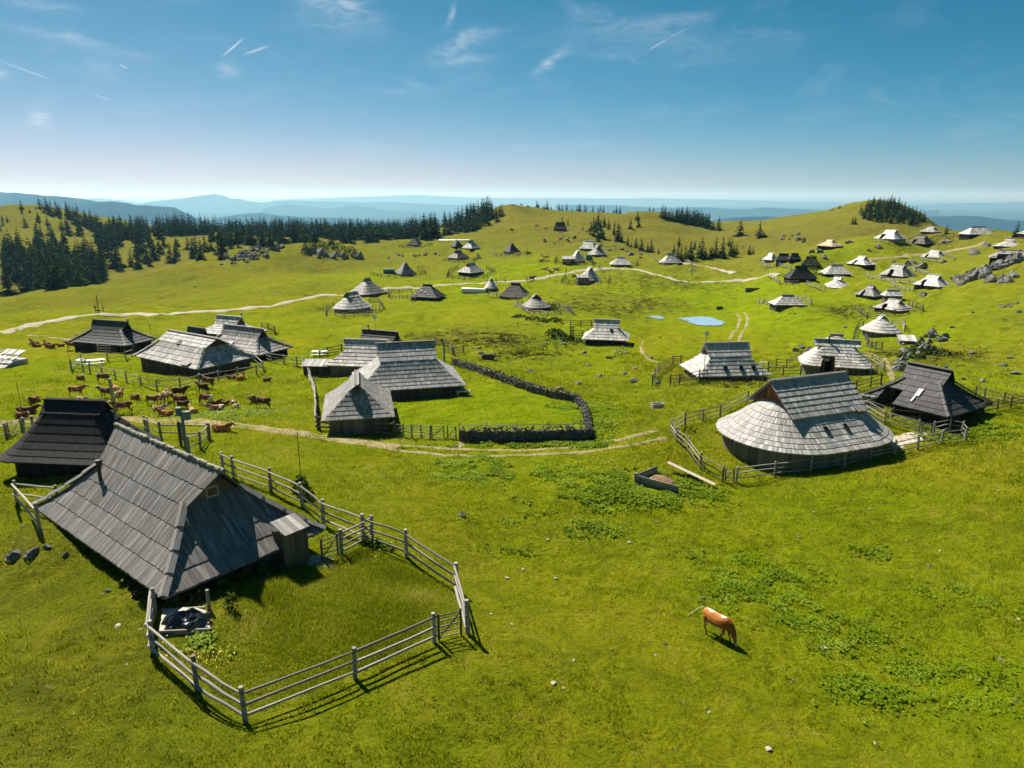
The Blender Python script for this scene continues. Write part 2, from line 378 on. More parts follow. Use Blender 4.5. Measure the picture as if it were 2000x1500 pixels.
M['wallrock'] = plain('shade_toned_wall_stone', (.115, .11, .10), .95, 0, .1, .5)  # darker than the loose rock: the wall's shade is put into its colour
M['palestone'] = plain('pale_stone', (.38, .34, .27), .9, 0, .1, .3)
def gravelmat(name='gravel', c0=(.20, .165, .07), c1=(.36, .29, .17)):
    m, n, l, b = mat(name, .95, .1)
    tcn = n.new('ShaderNodeTexCoord'); n1 = nd(n, 'ShaderNodeTexNoise', Scale=2.2, Detail=9, Roughness=.75); l.new(tcn.outputs['Object'], n1.inputs['Vector'])
    l.new(ramp(n, l, n1.outputs[0], [(.3, c0), (.7, c1)]), b.inputs['Base Color'])
    bp = n.new('ShaderNodeBump'); bp.inputs['Strength'].default_value = .6; bp.inputs['Distance'].default_value = .05
    l.new(n1.outputs[0], bp.inputs['Height']); l.new(bp.outputs[0], b.inputs['Normal'])
    return m
M['gravel'] = gravelmat()
M['palegravel'] = gravelmat('pale_gravel', (.29, .26, .17), (.45, .41, .31))
M['sand'] = gravelmat('sand', (.42, .36, .3), (.6, .53, .45))
M['manure'] = gravelmat('straw_and_earth', (.09, .05, .03), (.3, .2, .12))
def grassmat():
    m, n, l, b = mat('meadow_grass', 1.0, .0)
    tcn = n.new('ShaderNodeTexCoord'); P = tcn.outputs['Object']
    at_ = n.new('ShaderNodeAttribute'); at_.attribute_name = 'zone'; sx = n.new('ShaderNodeSeparateColor'); l.new(at_.outputs['Color'], sx.inputs[0])
    def noise(sc, det=6, ro=.6, dist=0): 
        q = nd(n, 'ShaderNodeTexNoise', Scale=sc, Detail=det, Roughness=ro, Distortion=dist); l.new(P, q.inputs['Vector']); return q.outputs[0]
    big, mid, fine, blade = noise(.07, 6, .6, .5), noise(.55, 7, .65, .6), noise(4.5, 6, .75), noise(22, 5, .8)
    olive, lush, dry, dark, straw = (.285, .285, .010), (.225, .315, .004), (.155, .132, .032), (.055, .068, .005), (.34, .29, .07)
    c = mixc(n, l, ramp(n, l, big, [(.38, 0.0), (.62, 1.0)]), olive, (.21, .265, .005))
    c = mixc(n, l, sx.outputs[0], c, lush)
    c = mixc(n, l, sx.outputs[1], c, dry)
    c = mixc(n, l, mth(n, l, 'MULTIPLY', ramp(n, l, mid, [(.48, 0.0), (.60, 1.0)]), .55), c, (.13, .18, .006))
    c = mixc(n, l, mth(n, l, 'MULTIPLY', ramp(n, l, mid, [(.34, 1.0), (.46, 0.0)]), .5), c, (.33, .285, .03))
    c = mixc(n, l, mth(n, l, 'MULTIPLY', ramp(n, l, fine, [(.50, 0.0), (.66, 1.0)]), .62), c, dark)
    c = mixc(n, l, mth(n, l, 'MULTIPLY', ramp(n, l, blade, [(.56, 0.0), (.70, 1.0)]), .5), c, straw)
    c = mixc(n, l, mth(n, l, 'MULTIPLY', ramp(n, l, blade, [(.28, 1.0), (.44, 0.0)]), .7), c, dark)
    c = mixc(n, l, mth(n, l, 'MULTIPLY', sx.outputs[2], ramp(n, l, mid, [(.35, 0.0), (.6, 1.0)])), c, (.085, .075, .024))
    spot = noise(1.35, 5, .7, .6); c = mixc(n, l, mth(n, l, 'MULTIPLY', ramp(n, l, spot, [(.64, 0.0), (.70, 1.0)]), .65), c, (.36, .29, .12))
    clump = noise(.95, 6, .7, 1.2); c = mixc(n, l, mth(n, l, 'MULTIPLY', ramp(n, l, clump, [(.58, 0.0), (.66, 1.0)]), .5), c, (.12, .19, .006))
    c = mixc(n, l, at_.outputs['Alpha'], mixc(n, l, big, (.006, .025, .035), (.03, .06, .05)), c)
    l.new(c, b.inputs['Base Color'])
    h = mth(n, l, 'ADD', mth(n, l, 'MULTIPLY', fine, .9), mth(n, l, 'MULTIPLY', blade, .4)); h = mth(n, l, 'ADD', h, mth(n, l, 'MULTIPLY', mid, 3.2))
    bp = n.new('ShaderNodeBump'); bp.inputs['Strength'].default_value = 1.0; bp.inputs['Distance'].default_value = .3
    l.new(h, bp.inputs['Height']); l.new(bp.outputs[0], b.inputs['Normal'])
    return m
M['grass'] = grassmat()
def attrmat(name, colors, rough=.9, spec=.1, trans=0.0):
    m, n, l, b = mat(name, rough, spec)
    at_ = n.new('ShaderNodeAttribute'); at_.attribute_name = 'tint'
    c = ramp(n, l, at_.outputs['Fac'], colors); l.new(c, b.inputs['Base Color'])
    if trans:
        t = n.new('ShaderNodeBsdfTranslucent'); l.new(c, t.inputs[0]); ms = n.new('ShaderNodeMixShader'); ms.inputs[0].default_value = trans
        l.new(b.outputs[0], ms.inputs[1]); l.new(t.outputs[0], ms.inputs[2]); l.new(ms.outputs[0], n['Material Output'].inputs[0])
    return m
M['tuft'] = attrmat('grass_blades', [(0, (.07, .10, .004)), (.3, (.19, .24, .005)), (.75, (.33, .35, .014)), (1, (.55, .46, .14))], spec=0, trans=.5)
M['leaf'] = attrmat('dock_leaves', [(0, (.09, .14, .003)), (.5, (.17, .27, .006)), (1, (.30, .40, .04))], .6, .08, trans=.5)
M['needle'] = attrmat('spruce_needles', [(0, (.008, .019, .012)), (.5, (.020, .042, .022)), (.8, (.036, .060, .018)), (1, (.095, .125, .035))], spec=0)  # lightest stop paints a sunlit look into some needles
M['bush'] = attrmat('dark_shrub', [(0, (.03, .05, .010)), (.6, (.07, .11, .018)), (1, (.13, .17, .03))])
# ---------------------------------------------------------------- the ground and what lies flush with it
PONDZ = -7.0
for px, py, r_ in ((1366, 627, 15.0), (1280, 619, 5.5)):
    p = at(px, py); HOLLOW.append((p[0], p[1], r_, PONDZ if r_ > 10 else p[2]))
TERR = []     # hut terraces are appended by the hut table before the mesh is made
def zones(x, y):
    r = np.hypot(x, y)
    lush = np.zeros(len(x)); dark = np.zeros(len(x))
    for px, py, rad, w, ch in ZSPOTS:
        p = at(px, py)
        if p is None: continue
        d2 = ((x-p[0])**2 + (y-p[1])**2)/rad**2
        g = w*np.exp(-d2)
        if ch == 'L': lush = np.maximum(lush, g)
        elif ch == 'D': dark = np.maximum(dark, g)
    dry = np.clip((r-120)/210, 0, 1)*.88
    n = vnoise(x, y, 28, 9)*.5 + vnoise(x, y, 9, 11)*.35
    cr = vnoise(x, y*1.6, 13, 6) + .35*vnoise(x, y, 4, 7)
    dark = np.maximum(dark, np.exp(-(cr/.06)**2)*np.clip(vnoise(x, y, 17, 8)*3, 0, 1)*.7*(r < 400))
    dry = np.clip(dry + .25*n, 0, 1)*np.clip(1-lush*1.1, 0, 1)
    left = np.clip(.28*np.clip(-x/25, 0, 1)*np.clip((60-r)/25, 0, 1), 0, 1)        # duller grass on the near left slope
    lush = np.clip(lush + .45*n, 0, 1)
    return lush, np.clip(dry+left, 0, 1), dark
ZSPOTS = [(1000,790,17,1,'L'),(900,810,9,1,'L'),(1100,830,9,.9,'L'),(250,770,16,.9,'L'),(120,740,18,.8,'L'),(430,790,10,.8,'L'),(330,720,9,1,'L'),(600,700,10,.6,'L'),
 (1450,600,35,1,'L'),(1350,570,40,1,'L'),(1550,620,22,1,'L'),(1500,560,25,.9,'L'),(1250,560,30,.7,'L'),(1050,530,35,.8,'L'),(900,560,30,.7,'L'),(1000,590,30,.5,'L'),
 (1700,650,14,.9,'L'),(1600,590,20,.7,'L'),(1640,500,30,.6,'L'),(1720,490,22,.6,'L'),(1850,740,8,.7,'L'),(1130,790,8,.6,'L'),(1000,900,9,.7,'L'),(1200,950,8,.9,'L'),(1500,1130,7,.8,'L'),
 (1600,1000,9,.45,'L'),(1900,1350,7,.8,'L'),(1700,1350,5,.7,'L'),(1300,1000,8,.6,'L'),(1850,1100,7,.4,'L'),(480,1330,4,.6,'L'),(150,1200,6,.2,'L'),(1100,700,10,.6,'L'),(1120,650,8,.8,'L'),(730,540,25,.6,'L'),(500,640,20,.4,'L'),(860,480,60,.3,'L'),
 (900,655,13,1,'D'),(980,665,9,1,'D'),(1010,690,7,.7,'D'),(1230,585,16,.8,'D'),(1280,545,20,.7,'D'),(1150,600,14,.6,'D'),(1460,520,18,.5,'D'),(1790,690,9,.9,'D'),(1640,800,4,.4,'D'),(1380,745,5,.7,'D'),(1650,610,7,.9,'D'),
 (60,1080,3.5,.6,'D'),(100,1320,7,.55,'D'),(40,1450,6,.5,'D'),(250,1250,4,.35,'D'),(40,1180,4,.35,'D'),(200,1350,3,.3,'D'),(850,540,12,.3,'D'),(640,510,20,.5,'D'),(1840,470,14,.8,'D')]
def build_ground():
    az = np.concatenate([np.linspace(-180, -48, 45)[:-1], np.linspace(-48, 48, 560), np.linspace(48, 180, 45)[1:]])
    rr = np.concatenate([np.exp(np.linspace(math.log(4), math.log(1500), 720))[:-1], np.exp(np.linspace(math.log(1500), math.log(95000), 26))])
    A, RR = np.meshgrid(np.radians(az), rr)
    x = (RR*np.sin(A)).ravel(); y = (RR*np.cos(A)).ravel(); z = ground(x, y)
    nc, nr = len(az), len(rr)
    co = np.stack([x, y, z], 1).astype(np.float32)
    i = np.arange(nr-1)[:, None]*nc + np.arange(nc-1)[None]
    f = np.stack([i, i+1, i+nc+1, i+nc], -1).reshape(-1, 4)
    # wound so that the normals look up
    f = f[:, ::-1]
    me = bpy.data.meshes.new('ground')
    nv = len(co); centre = nv
    co = np.vstack([co, [[0, 0, float(z[:nc].mean())]]]).astype(np.float32)
    fan = np.stack([np.full(nc-1, centre), np.arange(nc-1), np.arange(1, nc)], -1)[:, ::-1]
    me.vertices.add(len(co)); me.vertices.foreach_set('co', co.ravel())
    loops = np.concatenate([f.ravel(), fan.ravel()]).astype(np.int32)
    starts = np.concatenate([np.arange(len(f))*4, len(f)*4 + np.arange(len(fan))*3]).astype(np.int32)
    me.loops.add(len(loops)); me.loops.foreach_set('vertex_index', loops)
    me.polygons.add(len(starts)); me.polygons.foreach_set('loop_start', starts)
    me.update(calc_edges=True); me.validate()
    me.polygons.foreach_set('use_smooth', np.ones(len(me.polygons), dtype=bool))
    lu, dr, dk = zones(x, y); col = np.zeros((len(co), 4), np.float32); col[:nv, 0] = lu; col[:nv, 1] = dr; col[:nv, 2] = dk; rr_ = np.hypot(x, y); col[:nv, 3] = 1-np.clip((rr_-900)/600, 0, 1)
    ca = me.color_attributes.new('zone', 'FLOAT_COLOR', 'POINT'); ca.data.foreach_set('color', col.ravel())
    me.materials.append(M['grass'])
    o = bpy.data.objects.new('ground', me); COL.objects.link(o); tag(o, 'rolling green alpine pasture with hummocks and hollows', 'ground', kind='structure')
    return o
def dense(pix, step=1.0):
    """image polyline -> smooth world polyline on the ground"""
    P = [at(*p) for p in pix]; P = [Vector((p[0], p[1], 0)) for p in P if p]
    out = []
    for k in range(len(P)-1):
        a, b, c, d = P[max(k-1, 0)], P[k], P[k+1], P[min(k+2, len(P)-1)]
        n = max(2, int((c-b).length/step))
        for i in range(n):
            t = i/n; out.append(.5*((2*b) + (c-a)*t + (2*a-5*b+4*c-d)*t*t + (3*b-a-3*c+d)*t**3))
    out.append(P[-1]); return out
def strip(name, pix, width, mat_, label, cat, lift=.05, step=.7, offset=0, jit=.22, gaps=0, kind='structure'):
    L = dense(pix, step); nx = max(3, int(width/.5)+2); vs = []; rows = []
    for k, p in enumerate(L):
        d = (L[min(k+1, len(L)-1)]-L[max(k-1, 0)]).normalized(); n = Vector((d.y, -d.x, 0))
        wl_ = width/2*(1 + jit*math.sin(k*.9+1)*.5 + jit*(random.random()-.5)*1.6)
        wr_ = width/2*(1 + jit*math.cos(k*.7)*.5 + jit*(random.random()-.5)*1.6)
        if gaps and vnoise(np.array([p.x]), np.array([p.y]), 2.5, 31)[0] < -.45: wl_ *= gaps; wr_ *= gaps
        rows.append([(p + n*(offset - wl_ + (wl_+wr_)*i/(nx-1))) for i in range(nx)])
    A = np.array([(q.x, q.y) for r_ in rows for q in r_]); Z = ground(A[:, 0], A[:, 1])
    edge = np.array([0.0 if i in (0, nx-1) else 1.0 for _ in rows for i in range(nx)])
    Z = Z + lift*(.15 + .85*edge)
    me = bpy.data.meshes.new(name)
    me.from_pydata([(A[i, 0], A[i, 1], Z[i]) for i in range(len(A))], [], [(k*nx+i, k*nx+i+1, (k+1)*nx+i+1, (k+1)*nx+i) for k in range(len(rows)-1) for i in range(nx-1)])
    me.polygons.foreach_set('use_smooth', [True]*len(me.polygons))
    me.update()
    if me.polygons[0].normal.z < 0: me.flip_normals()
    me.materials.append(mat_); o = bpy.data.objects.new(name, me); COL.objects.link(o); tag(o, label, cat, kind=kind); return o
def sheet(name, pix, mat_, label, cat, z=None, lift=.05, kind='structure', jit=.0):
    """flat patch from an image outline"""
    P = [at(*p) for p in pix]
    if z is not None:                                   # water: on its own level
        P = []
        for px, py in pix:
            ux, s = ray(px, py); Y = (CAMZ-z)/s; P.append((ux*Y, Y, z))
    cx = sum(p[0] for p in P)/len(P); cy = sum(p[1] for p in P)/len(P)
    ring = []
    for k in range(len(P)):
        a, b = P[k], P[(k+1) % len(P)]; n = max(1, int(math.hypot(b[0]-a[0], b[1]-a[1])/.5))
        for i in range(n):
            t = i/n; ring.append((a[0]+(b[0]-a[0])*t + random.uniform(-jit, jit), a[1]+(b[1]-a[1])*t + random.uniform(-jit, jit)))
    V = []; F = []; nr = 6 if z is None else 2
    for j in range(1, nr+1):
        for q in ring:
            x, y = cx+(q[0]-cx)*j/nr, cy+(q[1]-cy)*j/nr
            V.append((x, y, z if z is not None else gz(x, y)+lift*(1 if j < nr else .1)))
    n = len(ring); V.append((cx, cy, z if z is not None else gz(cx, cy)+lift))
    for j in range(nr-1):
        for i in range(n): F.append((j*n+i, (j+1)*n+i, (j+1)*n+(i+1) % n, j*n+(i+1) % n))
    for i in range(n): F.append((len(V)-1, i, (i+1) % n))
    me = bpy.data.meshes.new(name); me.from_pydata(V, [], F); me.update()
    bm = bmesh.new(); bm.from_mesh(me); bmesh.ops.recalc_face_normals(bm, faces=bm.faces)
    if sum(f.normal.z for f in bm.faces) < 0: bmesh.ops.reverse_faces(bm, faces=bm.faces)
    bm.to_mesh(me); bm.free()
    me.materials.append(mat_); o = bpy.data.objects.new(name, me); COL.objects.link(o); tag(o, label, cat, kind=kind); return o

def build_flats():
    strip('gravel_road', [(-60,663),(0,648),(60,635),(130,622),(190,615),(260,613),(340,612),(420,609),(480,603),(560,590),(650,577),(720,570),(800,562),(880,556),(960,553),(1030,547),(1090,537),(1140,528),(1180,525),(1225,526),(1260,531),(1310,543),(1340,549.5),(1375,552),(1420,549.5),(1470,544.5),(1520,538)],
          2.15, M['palegravel'], 'pale gravel road winding across the pasture past the huts', 'road', lift=.16, step=1.5, jit=.12)
    strip('farm_track', [(1335,514),(1350,516),(1380,521),(1410,528),(1435,534)], 2.2, M['palegravel'], 'short gravel spur running behind the far huts in the hollow', 'road', lift=.2, step=2)
    strip('farm_track', [(1690,508),(1740,503),(1800,497),(1850,492),(1890,484),(1925,472)], 2.2, M['gravel'], 'dusty track climbing to the huts on the right skyline', 'road', lift=.2, step=2)
    low = [(-40,822),(0,826),(60,822),(130,818),(200,817),(270,820),(340,823),(410,826),(480,832),(560,843),(640,855),(700,863),(780,874),(850,880),(900,883),(960,884.5),(1040,883.5),(1110,880),(1170,873),(1230,862),(1290,847)]
    for off, w, s_ in ((.7, .5, 'far'), (-.7, .5, 'near')):
        strip('wheel_track', low, w, M['gravel'], f'{s_} wheel rut of the worn dirt track above the foreground meadow', 'track', lift=.05, step=.4, offset=off, jit=.35, gaps=.6)
    strip('gravel_patch', low[1:13], 1.7, M['gravel'], 'bare gravel crown of the dirt track below the cows', 'track', lift=.035, step=.5, jit=.6, gaps=.3)
    for i, off in enumerate((.8, -.8)):
        strip('wheel_track', [(1433,666),(1440,650),(1450,635),(1452,620),(1445,611)], .55, M['gravel'], ('left' if i else 'right')+' wheel rut of the faint loop beside the pond', 'track', lift=.06, step=1, offset=off, jit=.5, gaps=.3)
    strip('footpath', [(1256,665),(1252,680),(1262,697),(1285,708)], .5, M['gravel'], 'thin footpath below the hut with the pen', 'path', lift=.05, step=.7, jit=.6, gaps=.3)
    strip('footpath', [(55,655),(95,658),(140,664),(150,662)], 1.0, M['gravel'], 'short worn path behind the resting cattle', 'path', lift=.06, step=.8, jit=.6, gaps=.5)
    strip('footpath', [(905,863),(893,872),(880,880)], .8, M['gravel'], 'worn gateway where the walled yard meets the track', 'path', lift=.04, step=.6, jit=.6)
    strip('footpath', [(1745,745),(1735,715),(1728,700)], .7, M['gravel'], 'worn path passing the rocks by the small round hut', 'path', lift=.04, step=.6, jit=.6, gaps=.5)
    sheet('bare_earth', [(1735,858),(1768,846),(1800,842),(1818,853),(1790,866),(1758,876),(1738,872)], M['sand'], 'bare sandy yard at the right end of the big rounded hut', 'ground', jit=.25)
    sheet('bare_earth', [(1560,712),(1600,724),(1640,728),(1660,726),(1640,718),(1590,708)], M['sand'], 'bare yard in front of the hut with the red entrance', 'ground', jit=.2)
    sheet('bare_earth', [(575,1092),(625,1083),(655,1093),(650,1112),(630,1108),(600,1104)], M['palestone'], 'pale stone slab at the door of the nearest hut', 'ground', jit=.06)
    m, n, l, b = mat('sky_tinted_water', .03, .5); b.inputs['Base Color'].default_value = (.30, .42, .50, 1)  # base colour holds a painted pale blue sky reflection
    tcn = n.new('ShaderNodeTexCoord'); q = nd(n, 'ShaderNodeTexNoise', Scale=2.5, Detail=3); l.new(tcn.outputs['Object'], q.inputs['Vector'])
    bp = n.new('ShaderNodeBump'); bp.inputs['Strength'].default_value = .04; l.new(q.outputs[0], bp.inputs['Height']); l.new(bp.outputs[0], b.inputs['Normal'])
    pz = float(ground(*at(1366, 627)[:2])[0])
    sheet('pond', [(1326,621.5),(1340,620.5),(1352,619),(1366,617.8),(1382,618.5),(1398,622),(1411,627),(1415,630),(1410,634.5),(1395,635.5),(1378,636),(1362,634.5),(1350,631),(1341,627),(1332,624)], m, 'blue pond reflecting the sky in the hollow', 'pond', z=pz+.12, jit=.35)
    p2 = at(1280, 619)
    sheet('puddle', [(1263,616.5),(1275,617),(1282,616),(1290,618),(1298,620.5),(1292,622.5),(1280,621.5),(1270,619)], m, 'small puddle of water left of the pond', 'pond', z=p2[2]+.1, jit=.3)
    for a, c in (((1408,622,1432,630), 'D'),): pass

def imgpos(p):
    d = CAMZ-p[2]; dep = p[1]*CP + d*SP; return 1000+FPX*p[0]/dep, 750-FPX*(p[1]*SP-d*CP)/dep
def where(px, py, marks, unit=1.0):
    """plain words for a place: which landmark is nearest and on which side of it"""
    n, x, y = min(marks, key=lambda m_: math.hypot(px-m_[1], (py-m_[2])*1.6)); dx, dy = px-x, (py-y)*1.6; d = math.hypot(dx, dy)/unit
    far = 'right beside' if d < 22 else 'just' if d < 60 else 'a little' if d < 120 else 'well'
    if d < 22: return f'right beside {n}'
    a = math.degrees(math.atan2(-dy, dx)) % 360
    side = ('right of', 'up and right of', 'above', 'up and left of', 'left of', 'down and left of', 'below', 'down and right of')[int((a+22.5)//45) % 8]
    return f'{far} {side} {n}'
# far blue ridges: solid ranges standing on the lowland
def mountain(pix, D, label, base=-400, seed=0, depth=.18):
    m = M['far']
    xs, ys = [p[0] for p in pix], [p[1] for p in pix]
    n = 260; px = np.linspace(xs[0], xs[-1], n); py = np.interp(px, xs, ys)
    ux = (px-1000)/1400*1.03; s = np.tan(math.atan(370/1400) + np.arctan((py-750)/1400))
    x = ux*D; z = CAMZ - s*D
    nj = 15; V = []; 
    rel = np.maximum(z-base, 20)
    z = z + rel*.012*vnoise(x, x*0+seed, D*.012, seed)
    for j in range(nj):
        t = j/(nj-1)                           # front foot ... crest (t=.5) ... back foot
        h = math.sin(math.pi*t)**1.3
        y = D*(1 - depth/2 + depth*t) + D*.03*vnoise(x, x*0, D*.09, seed+3)
        rg = vnoise(x, y, D*.02, seed+1)*.5+vnoise(x, y, D*.045, seed+2)
        zz = base + (z-base)*h + (rel*.16*rg*(1-h) if t != .5 else 0)*math.sin(math.pi*t)
        V += [(float(x[i]*(1 + (t-.5)*depth)), float(y[i]), float(zz[i])-(6 if j in (0, nj-1) else 0)) for i in range(n)]
    F = [(j*n+i, j*n+i+1, (j+1)*n+i+1, (j+1)*n+i) for j in range(nj-1) for i in range(n-1)]
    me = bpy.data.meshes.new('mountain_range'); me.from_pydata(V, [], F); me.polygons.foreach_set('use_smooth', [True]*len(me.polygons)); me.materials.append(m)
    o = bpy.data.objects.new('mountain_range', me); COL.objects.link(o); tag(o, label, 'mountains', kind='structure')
def build_mountains():
    m, n, l, b = mat('air_blued_forest_mountain', 1, 0); M['far'] = m
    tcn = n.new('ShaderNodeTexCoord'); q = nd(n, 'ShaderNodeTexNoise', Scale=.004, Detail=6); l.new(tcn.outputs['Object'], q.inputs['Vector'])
    l.new(ramp(n, l, q.outputs[0], [(.4, (.003, .020, .046)), (.65, (.010, .038, .062))]), b.inputs['Base Color'])  # forest colour with the blue of the air between painted in
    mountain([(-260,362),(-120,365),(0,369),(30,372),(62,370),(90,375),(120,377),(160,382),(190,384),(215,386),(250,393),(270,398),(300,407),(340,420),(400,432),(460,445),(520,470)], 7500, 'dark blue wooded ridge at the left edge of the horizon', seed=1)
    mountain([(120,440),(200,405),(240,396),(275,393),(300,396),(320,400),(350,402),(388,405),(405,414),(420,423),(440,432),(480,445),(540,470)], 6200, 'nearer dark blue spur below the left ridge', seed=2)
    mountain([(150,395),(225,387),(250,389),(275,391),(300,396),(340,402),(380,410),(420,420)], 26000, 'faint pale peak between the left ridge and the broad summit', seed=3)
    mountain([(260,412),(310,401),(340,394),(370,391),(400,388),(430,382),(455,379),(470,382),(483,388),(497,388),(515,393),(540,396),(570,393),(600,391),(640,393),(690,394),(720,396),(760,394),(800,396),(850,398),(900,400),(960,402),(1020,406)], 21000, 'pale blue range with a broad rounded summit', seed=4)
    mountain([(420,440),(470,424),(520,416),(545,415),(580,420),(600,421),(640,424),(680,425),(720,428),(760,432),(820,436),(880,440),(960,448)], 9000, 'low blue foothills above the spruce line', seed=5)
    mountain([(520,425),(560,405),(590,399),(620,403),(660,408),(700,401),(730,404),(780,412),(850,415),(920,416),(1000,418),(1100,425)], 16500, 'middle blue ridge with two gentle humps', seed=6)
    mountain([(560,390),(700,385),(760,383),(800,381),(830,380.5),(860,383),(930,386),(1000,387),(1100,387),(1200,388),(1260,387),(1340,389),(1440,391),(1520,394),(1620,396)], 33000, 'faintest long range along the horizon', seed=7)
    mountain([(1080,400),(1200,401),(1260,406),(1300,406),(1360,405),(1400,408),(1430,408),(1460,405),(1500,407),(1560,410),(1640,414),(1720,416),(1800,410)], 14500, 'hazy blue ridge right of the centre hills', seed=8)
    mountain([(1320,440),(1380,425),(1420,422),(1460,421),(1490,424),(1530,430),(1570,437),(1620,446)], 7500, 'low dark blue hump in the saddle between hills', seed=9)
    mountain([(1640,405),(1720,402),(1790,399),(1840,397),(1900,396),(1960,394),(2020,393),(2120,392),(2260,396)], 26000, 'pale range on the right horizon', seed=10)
    mountain([(1700,430),(1760,425),(1800,423),(1840,422),(1870,423),(1920,430),(1980,430),(2040,428),(2160,430),(2260,436)], 7800, 'darker blue hills behind the right skyline huts', seed=11)
